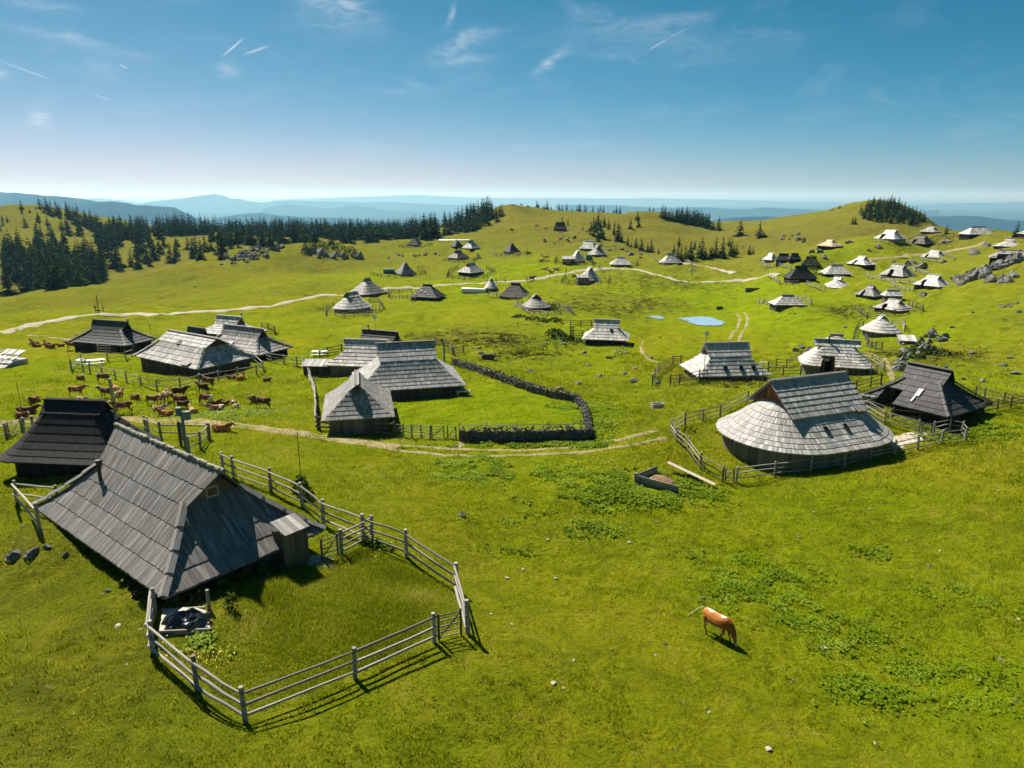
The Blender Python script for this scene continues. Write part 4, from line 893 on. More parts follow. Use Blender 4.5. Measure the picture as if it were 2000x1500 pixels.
     ('charcoal pyramid hut with a white fence to its left, alone on the upper meadow', 981,1017,495.5, 995,1003,474, -60, 'charcoal', .8, dict(wall='wallgrey')),
     ('bright white roofed hut above the green netted yard', 1129,1168,490, 1145,1164,470.5, -30, 'white', 1.0, dict(wall='wallgrey')),
     ('grey conical hut tucked right of the bright white hut', 1150,1184,501.5, 1162,1172,478, -70, 'midgrey', 1.0, dict(rnd=.6, tb=.8)),
     ('small white gabled hut with green netting on both sides', 1111,1144,511.5, 1122,1131,489, -75, 'white', .7, dict()),
     ('white gabled hut inside a rail yard, just below the bend of the gravel road', 1127,1175,553, 1147,1158,521.5, -70, 'silver', 1.1, dict(wall='wall')),
     ('dark lone barn high on the central hill', 1080,1108,451.5, 1083,1105,434, -5, 'brown', 1.6, dict(wall='wallblack')),
     ('low white hut right of the blue pair of people by the road', 1190,1234,521.5, 1204,1220,502.5, -5, 'white', 1.1, dict(wall='wallgrey')),
     ('pale grey round ended hut in front of the small conifers in the hollow', 1286,1331,517, 1302,1320,494.5, -8, 'silver', .8, dict(rnd=.9, tb=.7)),
    ]
    for lab, xl, xr, yb, rl, rr_, ry, yaw, col, wh, ex in far:
        ex = dict(ex); xc = (xl+xr)/2; p = at(xc, yb)
        k = math.hypot(*( (p[1]*CP + (CAMZ-p[2])*SP), 0))/FPX
        Wm = (xr-xl)*k; yaw = -62 if -60 < yaw < -41 and not ex.get('rnd') else yaw; yw = R(yaw); asp = .86 if abs(yaw) > 40 else .68
        cs, sn = abs(math.cos(yw)), abs(math.sin(yw))
        a = Wm/2/math.hypot(cs, asp*sn) if ex.get('rnd') else Wm/2/(cs+asp*sn)
        # keep the roof plan from getting too deep for its breadth
        b = a*asp; dpt = (b*cs + a*sn)*.72
        Yc = p[1]+dpt; ux, s = ray((rl+rr_)/2, ry); uc = ray(xc, yb)[0]
        X = uc*Yc; zr = CAMZ - s*Yc; g0 = p[2]; wh *= .8
        ze = g0 + wh; hr = max(zr-ze, 1.2)
        ar = max((rr_-rl)*k/2/max(cs, .6), a*.22); ar = min(ar, a*.7)*(.72 if abs(yaw) > 35 else 1)
        off = ((rl+rr_)/2-xc)*k*.5
        hf = .84 if abs(yaw) < 30 else .70; hg = hr*hf; bg = b*(1-hf)*.97
        if 'holes' in ex: ex['holes'] = [(h[0], h[1]*a/4, h[2]*a/4, h[3], h[4]) for h in ex['holes']]
        if 'gable' not in ex: ex['gable'] = 'wall'
        if 'panes' not in ex: pass
        hut(lab, X+off*.5, Yc, ze, yw, a, b, ar, max(ar-.06, .3), bg, hg, hr, col, sag=.3, up_=.05, gin=.12, courses=6 if Wm/k > 55 else 5, bw=.4, inset=.4, zg=g0-.1, **ex)

    # lean-tos and sheds that are not herdsmen's huts
    def shed(label, px, py, w, d, h, yaw, col, wall='wallgrey', slope=.35, pitched=False):
        p = at(px, py); r = empty('shed', (p[0], p[1]+d/2, p[2]), R(yaw)); tag(r, label, 'shed')
        m = MB(); n = max(4, int(w/.3))
        for i in range(n):
            x0 = lerp(-w/2-.2, w/2+.2, (i+.5)/n)
            if pitched:
                for sy in (-1, 1): m.beam((x0, sy*(d/2+.2), h-.05), (x0, 0, h+d*.35), w/n*1.02, .06, random.random())
            else: m.beam((x0, -d/2-.25, h), (x0, d/2+.2, h+slope*d), (w+.4)/n*1.01, .06, random.random())
        m.build('roof', M[col], r)
        m = MB(); n = max(4, int(w/.3))
        for i in range(n):
            x0 = lerp(-w/2, w/2, (i+.5)/n)
            for sy in (-1, 1): m.box((x0, sy*d/2, (h+.1)/2-.4), (w/n*1.0, .05+.02*(i % 2), h+.8), tint=random.random())
        for sx in (-1, 1):
            for i in range(6): y0 = lerp(-d/2, d/2, (i+.5)/6); m.box((sx*w/2, y0, (h+.2)/2-.4), (.05, d/6, h+.9), tint=random.random())
        m.build('wall', M[wall], r); return r
    shed('low lean-to shed with a grey plank roof left of the pale middle hut', 617, 732, 2.9, 1.4, 1.1, -4, 'midgrey', 'logdark')
    shed('small grey shed in front of the white hut with the green netting', 1111, 515, 4.2, 2.2, 1.6, 0, 'lightgrey')
    shed('boxy grey shed at the front left corner of the hut in the roadside yard', 1138, 555, 3.2, 2.2, 2.0, 0, 'lightgrey')
    shed('small white board shed roof between the limestone rocks', 1775, 672, 2.0, 1.6, .5, -15, 'white')
    # ragged stack of silver planks at the left edge
    p = at(14, 714); m = MB(); rr = random.Random(12)
    for lay in range(4):
        for i in range(34):
            x0 = rr.uniform(-3.2, 1.9); y0 = -1.4+lay*.85+rr.uniform(-.1, .1); m.beam((x0, y0-.75, .25+lay*.42+rr.uniform(-.05, .05)), (x0+rr.uniform(-.08, .08), y0+.45, .62+lay*.42+rr.uniform(-.05, .08)), rr.uniform(.14, .26), .04, rr.random())
    m.box((-.6, .2, .3), (4.6, 3.0, .9), tint=.2)
    o = m.build('plank_stack', M['white']); o.location = p; o.rotation_euler = (0, 0, R(-14)); tag(o, 'ragged silver plank stack cut by the left edge of the picture', 'plank stack')

# ---------------------------------------------------------------- fences
def fence(label, pix, h=1.15, rails=3, post=.075, rail=.045, log=True, parts=True, mat_='log', cat='fence', group=None, close=None, world=None, spacing=None, extra=.12, wob=.03, name='rail_fence'):
    P = world or [at(*p) for p in pix]; P = [p for p in P if p]
    if spacing:
        Q = []
        for k in range(len(P)-1):
            n = max(1, round(math.hypot(P[k+1][0]-P[k][0], P[k+1][1]-P[k][1])/spacing))
            for i in range(n):
                x, y = lerp(P[k][0], P[k+1][0], i/n), lerp(P[k][1], P[k+1][1], i/n); Q.append((x, y, gz(x, y)))
        Q.append(P[-1]); P = Q
    o = P[0]; rr = random.Random(label)
    root = empty(name, o) if parts else None
    if root: tag(root, label, cat, group)
    one = MB()
    hs = [h+extra*rr.uniform(.3, 1) for _ in P]; lean = [(rr.uniform(-.05, .05), rr.uniform(-.05, .05)) for _ in P]
    for p, hh, ln in zip(P, hs, lean):
        m = MB() if parts else one; q = (p[0]-o[0], p[1]-o[1], p[2]-o[2])
        m.tube([(q[0], q[1], q[2]-.35), (q[0]+ln[0]*.5, q[1]+ln[1]*.5, q[2]+hh*.5), (q[0]+ln[0], q[1]+ln[1], q[2]+hh)], [post*1.08, post, post*.95], 8 if parts else 4, rr.random())
        if parts: m.build('post', M[mat_], root)
    for k in range(len(P)-1):
        a, b = P[k], P[k+1]; d = Vector((b[0]-a[0], b[1]-a[1], 0)); 
        if d.length < .01: continue
        d.normalize(); n = Vector((-d.y, d.x, 0))*(post*.9)*(-1)
        for j in range(rails):
            f = (j+.75)/(rails-.02) if rails > 1 else .85
            m = MB() if parts else one; z = h*min(f, .94)
            A = Vector((a[0]-o[0], a[1]-o[1], a[2]-o[2]+z+rr.uniform(-wob, wob)))+n; B = Vector((b[0]-o[0], b[1]-o[1], b[2]-o[2]+z+rr.uniform(-wob, wob)))+n
            A -= d*.1; B += d*.1
            if parts and log:
                Mi = [A.lerp(B, t)+Vector((rr.uniform(-wob, wob), rr.uniform(-wob, wob), rr.uniform(-wob, wob)*1.2)) for t in (.33, .66)]
                r0 = rail*rr.uniform(.85, 1.15); m.tube([A, *Mi, B], [r0*1.12, r0, r0*.97, r0*.85], 7, rr.random())
            elif log: m.tube([A, B], rail, 4, rr.random())
            else: m.beam(A, B, .035, rail*2.6, rr.random())
            if parts: m.build('rail', M[mat_], root)
    if not parts:
        ob = one.build(name, M[mat_]); ob.location = o; tag(ob, label, cat, group); return ob
    return root
def gate(label, p0, p1, h=1.15, n=5, mat_='logdark', brace=True):
    a, b = at(*p0), at(*p1); o = a; root = empty('gate', o); tag(root, label, 'gate'); A, B = Vector((0, 0, 0)), Vector((b[0]-a[0], b[1]-a[1], b[2]-a[2]))
    u = B.normalized(); A = A+u*.12; B = B-u*.12
    for e in (A, B):
        m = MB(); m.tube([e+Vector((0, 0, .05)), e+Vector((0, 0, h))], .05, 6, .4); m.build('stile', M[mat_], root)
    for j in range(n):
        m = MB(); z = h*(j+.6)/n; m.tube([A+Vector((0, 0, z)), B+Vector((0, 0, z))], .028, 6, random.random()); m.build('bar', M['log'], root)
    if brace: m = MB(); m.beam(A+Vector((0, 0, .15)), B+Vector((0, 0, h*.9)), .03, .05, .3); m.build('brace', M[mat_], root)
def build_fences():
    fence('three rail log fence along the near front of the yard by the nearest hut', [(305,1205),(298,1275),(385,1350),(480,1411),(693,1325),(848,1256)], 1.3, 3, .085, .055)
    gate('barred gate with a diagonal brace at the right corner of the near yard', (852,1254), (906,1240), 1.25)
    fence('plank fence closing the far side of the near yard up to the gate post', [(437,925),(457,935),(529,960),(591,990),(632,1025),(710,1056),(794,1087),(892,1154),(914,1238)], 1.45, 3, .10, .055, log=True)
    fence('short log fence from the porch of the nearest hut to the yard fence', [(667,1083),(726,1052)], 1.3, 4, .1, .05, mat_='log')
    gate('open barred gate beside the porch of the nearest hut', (626,1098), (664,1084), 1.2)
    fence('bright two rail fence corner at the far left end of the nearest hut', [(115,990),(33,981),(77,1034)], 1.35, 2, .09, .06)
    fence('long curved three rail fence ringing the big round ended hut', [(1692,806),(1660,797)][::-1]+[(1727,828),(1794,846)], 1.2, 3, .08, .045)
    fence('curved three rail fence around the front and left of the big round ended hut', [(1460,786),(1406,814),(1373,823),(1338,832),(1312,846),(1322,862),(1344,882),(1368,916),(1411,941)], 1.2, 3, .085, .045)
    gate('narrow gate at the front left corner of the big round hut yard', (1413,941), (1435,941), 1.1)
    fence('straight three rail fence in front of the big round ended hut', [(1437,941),(1513,931),(1583,922),(1649,912),(1699,898),(1748,888),(1792,878),(1838,867),(1885,862),(1877,850),(1853,844),(1823,850)], 1.2, 3, .085, .045)
    gate('gate on the right side of the big round hut yard', (1797,847), (1821,850), 1.1)
    fence('dark rail fence behind the big round hut on the left of the black hut', [(1665,770),(1672,766),(1700,757),(1720,752)], 1.2, 3, .08, .045, mat_='logdark')
    fence('dark rail fence running right from the black hut to the picture edge', [(1846,823),(1864,818),(1892,813),(1920,808),(1947,802),(1974,796),(2010,789)], 1.1, 3, .08, .045, mat_='logdark')
    fence('second dark fence line behind the black hut at the right edge', [(1905,775),(1922,780),(1960,788),(2012,796)], 1.1, 3, .08, .045, mat_='logdark')
    fence('low dark fence along the front of the black hut', [(1700,800),(1742,818),(1795,824),(1846,823)], 1.0, 2, .07, .045, mat_='logdark')
    fence('long silver two rail fence in front of the large hut behind the herd', [(140,724),(163,727),(176,730),(200,734),(226,741),(248,747),(276,754),(307,763),(353,760),(390,752),(427,745),(465,739),(502,733),(515,726),(495,708)], 1.3, 2, .09, .055)
    fence('grey rail fence on the far side of the picnic corner', [(140,722),(160,708),(211,705),(246,702),(258,698)], 1.2, 2, .08, .05)
    fence('log fence in front of the charcoal hut', [(150,668),(170,672),(197,675),(229,679),(257,684),(280,682),(300,672)], 1.4, 3, .08, .06)
    fence('second log fence row between the charcoal hut and the big fenced hut', [(192,688),(215,689),(236,688),(262,689)], 1.2, 3, .08, .06)
    fence('pale rail fence leading right from the darker two tone hut', [(515,700),(530,708),(555,712),(580,715),(602,716)], 1.3, 3, .08, .05)
    fence('weathered log fence up the left side of the small gable ended hut', [(593,719),(606,741),(612,758),(617,775),(619,800),(620,838)], 1.2, 3, .1, .08, wob=.06)
    fence('thick log fence along the track in front of the small gable ended hut', [(620,838),(656,843),(679,845),(703,846),(730,849),(771,852)], 1.25, 3, .1, .085, mat_='logdark')
    fence('slim wooden fence between the small hut and the yard gate', [(771,852),(788,853),(804,855),(823,855),(840,857)], 1.15, 4, .07, .035, mat_='log')
    gate('pair of light gates into the walled yard', (841,857), (870,856), 1.15)
    gate('second light gate leaf against the dry stone wall', (872,856), (893,858), 1.15)
    fence('short fence right of the tar black hut along the track', [(285,842),(290,846),(315,855),(355,857),(408,858)], 1.3, 2, .1, .055)
    fence('bright fence return beside the tall blue grey post', [(410,859),(392,877),(370,886)], 1.3, 2, .1, .055)
    gate('weathered gate at the left picture edge near the tar black hut', (18,856), (44,846), 1.35)
    fence('fence stub at the left picture edge near the tar black hut', [(-20,868),(14,857)], 1.3, 2, .12, .055)
    fence('fence between the gate and the tar black hut', [(47,846),(66,842),(82,838)], 1.3, 2, .12, .055)
    fence('dark rail fence left of the hut with three skylights', [(1274,753),(1279,740),(1286,729),(1314,713),(1330,712)], 1.2, 4, .08, .045, mat_='logdark')
    fence('dark rail fence in front of the hut with three skylights', [(1309,753),(1326,751),(1365,743),(1401,740),(1432,740),(1463,739),(1499,736),(1529,735),(1563,734)], 1.25, 3, .08, .045, mat_='logdark')
    fence('dark fence climbing right from the hut with three skylights', [(1500,722),(1516,716),(1536,718),(1564,701),(1580,696)], 1.1, 3, .07, .045, mat_='logdark')
    fence('pale fence around the right side of the hut with the red entrance', [(1686,703),(1702,706),(1716,713),(1726,722),(1712,731),(1700,732)], 1.1, 3, .07, .045)
    # small pen and the far enclosures: too small in the picture to split into rails
    T = [('dark square pen fence beside the hut on the mound', [(1155,637),(1114,637),(1114,658),(1138,658)], 'logdark'),
     ('fence ring around the lower left round fronted hut', [(652,600),(637,606),(637,618),(672,620),(711,616),(748,601),(741,591),(722,590)], 'log'),
     ('fence on the left of the dark patched hut', [(804,570),(780,572),(759,572),(759,582),(787,585),(812,589)], 'logdark'),
     ('low fence before the dark brown tent shaped hut', [(954,578),(970,580),(1006,584),(1035,580)], 'log'),
     ('oval fence around the conical grey hut', [(1020,590),(1005,598),(1032,611),(1069,618),(1095,615),(1119,614),(1108,606),(1092,603),(1078,600)], 'log'),
     ('fence enclosing the hut with the green shed', [(724,536),(745,541),(772,543),(800,541),(832,536),(826,529),(816,526)], 'logdark'),
     ('diamond fence around the hut with the pale front and dark side', [(894,523),(877,531),(873,543),(895,545),(919,547),(945,543),(957,536),(966,530),(950,524)], 'logdark'),
     ('fence below the brown speckled hut', [(866,511),(885,513),(906,513),(925,510),(937,504),(932,500)], 'logdark'),
     ('fence of the lone blackish hut on the crest', [(780,483),(800,485),(822,486),(844,479)], 'logdark'),
     ('white fence left of the charcoal pyramid hut', [(957,491),(969,499),(990,499)], 'log'),
     ('dark fence right of the charcoal pyramid hut', [(990,499),(1029,496),(1030,490)], 'logdark'),
     ('yard fence around the white hut with the green netting', [(1088,505),(1083,515),(1125,517),(1158,519),(1156,508)], 'logdark'),
     ('rail yard around the white gabled hut below the road bend', [(1105,540),(1096,553),(1125,556),(1160,556),(1188,554),(1190,545)], 'logdark'),
     ('white fence wing left of the round ended hut in the hollow', [(1280,507),(1298,519)], 'log'),
     ('white fence wing right of the round ended hut in the hollow', [(1336,510),(1350,518)], 'log'),
     ('fence wing of the low white hut', [(1225,519),(1243,520),(1246,514)], 'logdark'),
     ('plank fence left of the trapezoid hut by the pond meadow', [(1480,588),(1505,601)], 'log'),
     ('plank fence right of the trapezoid hut by the pond meadow', [(1554,582),(1584,597)], 'log'),
     ('pale fence on the left of the jet black hut', [(1500,540),(1512,547),(1522,556)], 'log'),
     ('dark fence in front of the jet black hut', [(1522,556),(1549,557),(1560,556)], 'logdark'),
     ('white fence below the white rounded hut', [(1575,556),(1593,563),(1611,570)], 'log'),
     ('long thin fence sweeping below the hut with the hollow entrance', [(1691,539),(1720,547),(1757,552),(1795,556)], 'log'),
     ('thin fence right of the hut with the hollow entrance', [(1776,527),(1795,532),(1815,536)], 'log'),
     ('fence before the lowest white roofed hut', [(1741,557),(1760,566),(1784,570)], 'log'),
     ('rail yard around the pale hut above the round fronted hut', [(1671,605),(1682,613),(1693,622),(1747,616),(1802,608),(1790,602),(1775,597)], 'logdark'),
     ('fence on the left of the little round fronted hut', [(1665,674),(1668,658),(1675,643),(1685,640)], 'logdark'),
     ('fence gap before the little round fronted hut', [(1690,664),(1695,676),(1710,683),(1722,684)], 'logdark'),
     ('fence on the right of the little round fronted hut', [(1742,637),(1764,636),(1767,648)], 'log'),
     ('thin fence below the bright white highest hut', [(1703,471),(1735,477),(1765,478)], 'log'),
     ('white fence left of the wrapped hut on the right slope', [(1795,507),(1815,512),(1830,513)], 'log'),
     ('white fence right of the wrapped hut on the right slope', [(1841,497),(1853,502),(1864,509)], 'log'),
     ('fence of the silvery hut behind the two tone hut', [(515,655),(537,654),(537,648),(512,643)], 'logdark'),
     ('pole fence behind the biggest middle hut', [(850,670),(880,680),(885,694),(905,690)], 'logdark'),
     ('small fence left of the pale middle hut', [(625,700),(640,694),(668,688)], 'logdark'),
     ('fence line on the central hill beside the lone barn', [(1108,451),(1122,453),(1133,453)], 'log'),
     ('fence of the white ended dark cluster', [(1480,512),(1495,524),(1512,523)], 'log'),
     ('pale fence leading down from the dark cluster', [(1520,520),(1545,527)], 'log')]
    for lab, pix, mt in T:
        fence(lab, pix, 1.15, 3, .09, .06, parts=False, mat_=mt, spacing=2.6)
# ---------------------------------------------------------------- stones and walls
def rock_mesh(seed, sub=2, rough=.35, flat=.7):
    rr = random.Random(seed); bm = bmesh.new(); bmesh.ops.create_icosphere(bm, subdivisions=sub, radius=1)
    pl = [(Vector((rr.uniform(-1, 1), rr.uniform(-1, 1), rr.uniform(-.4, 1))).normalized(), rr.uniform(.4, .8)) for _ in range(13)]
    sx, sy = rr.uniform(.75, 1.25), rr.uniform(.75, 1.25)
    for v in bm.verts:
        for n, d in pl:
            k = v.co.dot(n)
            if k > d: v.co -= n*(k-d)*1.0
        j = Vector([rr.uniform(-1, 1) for _ in range(3)])*rough*.22; v.co += j
        v.co.x *= sx; v.co.y *= sy; v.co.z *= flat
    me = bpy.data.meshes.new('boulder'); bm.to_mesh(me); bm.free(); me.materials.append(M['rock']); return me
CMARKS = [('the left outcrop summit', 515, 485), ('the left outcrop foot', 460, 512), ('the middle of the left outcrop', 488, 498), ('the mossy outcrop', 640, 496), ('the right end of the mossy outcrop', 695, 505), ('the black hut on the crest', 811, 474), ('the far white strip', 888, 471),
    ('the two chimney hut', 1970, 495), ('the foot of the big rock ridge', 1900, 545), ('the middle of the big rock ridge', 1935, 530), ('the lower end of the ridge', 1870, 551), ('the white shed roof', 1775, 664), ('the round fronted hut', 1718, 640), ('the limestone hump', 1765, 700), ('the two pale rounded huts', 1600, 690), ('the low rock band', 1978, 600), ('the hut on the mound', 1200, 668),
    ('the bright white hut', 1148, 480), ('the low white hut', 1212, 512), ('the dark hut cluster', 1545, 500), ('the orange roofed hut', 1620, 478)]
def build_rocks():
    ms = [rock_mesh(i, 3, .25, .8) for i in range(9)]
    def boulder(px, py, size, label, group=None, tall=1.0, name='boulder', mesh=None, sink=.25, marks=None):
        p = at(px, py)
        if p is None: return
        if group and marks: label = re.split(' of the | below the | on the | behind | around | beside | at the ', label)[0] + ' ' + where(px, py, marks, .35)
        o = bpy.data.objects.new(name, mesh or random.choice(ms)); COL.objects.link(o)
        o.location = (p[0], p[1], p[2]+size*(.35*tall-sink)); o.rotation_euler = (random.uniform(-.3, .3), random.uniform(-.3, .3), random.uniform(0, 6.3))
        o.scale = (size*random.uniform(.4, .65), size*random.uniform(.4, .65), size*random.uniform(.45, .75)*tall); tag(o, label, 'rock', group); return o
    def cluster(pts, n, s0, s1, label, group, tall=1.0, spread=(10, 4)):
        for i in range(n):
            c = pts[i % len(pts)]; boulder(c[0]+random.gauss(0, spread[0]), c[1]+random.gauss(0, spread[1]), random.uniform(s0, s1)**1.0, label, group, tall, marks=CMARKS)
    cluster([(460,506),(475,500),(490,495),(505,490),(520,486),(540,484),(500,500),(480,505),(530,490)], 64, 1.0, 3.4, 'grey limestone boulder of the left outcrop on the far meadow crest', 'boulders of the left outcrop', 1.1, (11, 3))
    cluster([(455,514),(448,517),(470,511)], 8, 1.0, 2.5, 'low rock at the foot of the left outcrop', 'low rocks below the left outcrop', .8, (7, 2))
    cluster([(600,492),(615,496),(630,500),(650,500),(665,499),(680,502),(695,503)], 24, 1.5, 4.0, 'dark mossy boulder of the outcrop left of the village crest', 'boulders of the dark outcrop', 1.1, (9, 3))
    cluster([(765,505),(790,500),(810,498),(830,498),(857,496),(780,497)], 11, 1.0, 2.4, 'scattered grey rock on the meadow left of the dark hut pair', 'scattered rocks on the upper meadow', .9, (5, 1.5))
    cluster([(1900,542),(1915,536),(1930,530),(1945,524),(1960,520),(1975,515),(1985,510),(1925,540),(1895,547)], 60, 1.1, 3.3, 'grey boulder of the big rock ridge below the hut with two chimneys', 'boulders of the big rock ridge', 1.25, (6, 3))
    cluster([(1870,550),(1880,554),(1868,545)], 7, 1.2, 2.6, 'rock at the lower left end of the big rock ridge', 'rocks left of the big ridge', 1.1, (5, 2))
    for px, py, s, t in ((1802,523,4.6,'rounded boulder between the wrapped hut and the hollow entrance hut, the largest one'), (1772,518,3.4,'boulder with a flat top left of the largest rounded boulder'), (1784,513,2.6,'smaller boulder behind the two rounded ones on the right slope'),
        (1745,512,2.4,'boulder at the left shoulder of the hut with the hollow entrance'), (1727,540,2.6,'boulder touching the left wall of the hut with the hollow entrance'), (1844,512,2.4,'rock beside the wrapped hut on the right slope'), (1960,550,4.5,'long flat slab rock right of centre below the big rock ridge'), (1977,540,3.2,'flat dark slab just under the right end of the big rock ridge'), (1938,549,3.0,'slab rock left of the long flat slab'),
        (1925,480,3.4,'grey rock left of the pale rounded hut at the right'), (1905,494,3.0,'grey rock pile under the climbing track'), (1845,474,4.5,'tall grey rock on the slope below the long skyline hut'), (1697,490,1.8,'dark rock alone between the orange roofed and white huts'), (1710,484,1.4,'tiny dark rock above the dark lone rock'), (1718,485,2.6,'low grey rock group left of the brown black gabled hut'), (1660,474,2.6,'dark rock behind the orange roofed hut'), (1805,577,2.8,'grey rocks right of the small white topped shed'),
        (1283,748,.9,'pale stone at the fence corner of the hut with three skylights'),(1276,803,.5,'small stone above the concrete trough'),(904,1008,.55,'round grey stone in the meadow beside the thin rut'),(63,1082,1.0,'jagged limestone rock left of the nearest hut'),(30,1086,.7,'low mossy rock beside the jagged limestone'),(93,1070,.5,'small rock at the right of the jagged limestone'),(80,1041,.5,'stone at the foot of the bright fence corner post'),(130,1084,.5,'flat stone under the eave of the nearest hut'),
        (1078,1001+0,.0,'')):
        if s > 0: boulder(px, py, s, t, None, .9)
    cluster([(1800,690),(1790,682),(1770,690),(1760,700),(1752,710),(1810,660),(1820,655),(1840,662),(1800,668),(1750,720),(1765,672)], 26, .8, 2.1, 'pale limestone rock of the rubble beside the little round fronted hut', 'limestone rubble on the right', 1.1, (8, 4))
    cluster([(1565,682),(1572,690),(1578,698),(1580,685)], 8, .8, 1.7, 'rubble rock at the left of the two pale rounded huts', 'rubble left of the pale rounded huts', 1.0, (5, 4))
    cluster([(1955,600),(1975,597),(1995,596),(1985,610)], 6, 1.0, 1.9, 'low rock band rock on the right hand hillside', 'low rock band on the right', .8, (8, 2))
    cluster([(1213,671),(1215,684),(1208,690),(1228,662),(1225,655)], 8, .6, 1.3, 'stone of the rough steps beside the hut on the mound', 'stones at the hut on the mound', .8, (4, 3))
    cluster([(1090,470),(1070,472),(1110,468),(1180,480),(1200,485),(1215,492),(1230,498),(1245,500)], 20, 1.2, 3.0, 'grey rock scattered behind the bright white hut', 'rocks behind the white huts', .9, (7, 2.5))
    cluster([(1560,462),(1530,470),(1580,470),(1600,490),(1610,500)], 12, 1.5, 3.5, 'pale rock around the dark hut cluster', 'rocks around the dark cluster', 1.0, (9, 4))
    pale = [(1036,986),(1080,1335),(1385,1392),(1290,1110),(1200,1105),(1125,1163),(1100,1150),(1070,1055),(1055,1110),(975,1090),(1010,1188),(1022,1113),(920,1115),(990,1130),(1085,1130),(1300,1260),(1280,1280),(1420,1170),(1375,1170),(1482,1165),(1410,1165),(1656,1134),(1607,1267),(1835,1077),(1815,1106),(1675,1209),(1990,1211),(1955,1290),(1500,1463),(1708,1452),(1985,1370),(1770,1056),(1120,1290),(1195,1270),(620,1392),(1100,1345),(15,1015),(20,1045),(25,1060),(48,1028),(258,1166),(275,1230),(212,1155),(200,1160),(248,1298),(1378,1385),(1590,1000),(1700,995),(1850,1000),(1900,1045),(1950,960),(1280,1020),(1230,1060),(960,1080),(860,965),(790,935),(1440,1010),(1560,1050),(960,1200),(1000,1220),(250,1150),(230,1225),(560,1175),(640,1110),(1310,1200),(1150,1000)]
    PM = [('the lone grazing cow', 1395, 1235), ('the braced gate', 880, 1250), ('the near fence corner post', 480, 1400), ('the nearest hut door slab', 630, 1100), ('the manure box', 1290, 950), ('the bright fence corner', 60, 1010), ('the near left fence post', 300, 1270),
          ('the long loose plank', 1380, 945), ('the upper dock leaf patch', 1180, 945), ('the big dock leaf patch', 1500, 1160), ('the lower dock leaf patch', 1710, 1350), ('the right picture edge', 1985, 1250), ('the bottom picture edge', 1250, 1480), ('the yard fence bend', 890, 1130), ('the round grey stone', 904, 1008), ('the middle of the right meadow', 1700, 1080), ('the long eave of the nearest hut', 230, 1160)]
    for i, (px, py) in enumerate(pale):
        o = boulder(px, py, (lambda u: .12+.3*u**2)(random.random()), ('small pale stone ', 'tiny pale stone ')[i % 2] + where(px, py, PM), 'small pale stones in the near grass', .5, 'stone', sink=.05)
        if i % 3: 
            o.data = o.data if False else STONE[i % 3]
    mid = [(1165,625),(1290,660),(1190,700),(1140,690),(1100,672),(1090,650),(1150,715),(1240,720),(1270,700),(1170,735),(1130,750),(1900,690),(1860,640),(1930,700),(1800,745),(1850,735),(1960,715),(1985,730),(1700,770),(1480,640),(1130,590),(1105,575),(700,600),(1230,610),(560,600),(455,535),(510,545),(380,560),(250,540),(430,560),(1700,600),(1650,640),(1560,470),(1380,475),(1000,620),(940,690),(870,650),(1420,745),(1460,752),(1240,745),(1220,730),(1095,760),(970,700),(935,680),(1900,610),(1880,740),(1920,745),(1975,700)]
    MM = [('the hut on the mound', 1190, 655), ('the pond', 1372, 627), ('the stone wall bend', 1140, 790), ('the hut with three skylights', 1420, 705), ('the rubble by the round fronted hut', 1780, 680), ('the black hut', 1810, 760), ('the right picture edge', 1990, 680), ('the small dark woodpile', 954, 700), ('the conical grey hut', 1048, 590), ('the lower left round fronted hut', 690, 590), ('the left rock outcrop', 500, 500), ('the upper road cross', 193, 605), ('the pale trapezoid hut', 1535, 590), ('the spruces in the hollow', 1400, 490)]
    for px, py in mid:
        boulder(px, py, random.uniform(.5, 1.2), 'grey pasture stone ' + where(px, py, MM, .8), 'stones scattered over the middle pasture', .55, 'stone', sink=.08)
STONE = {}
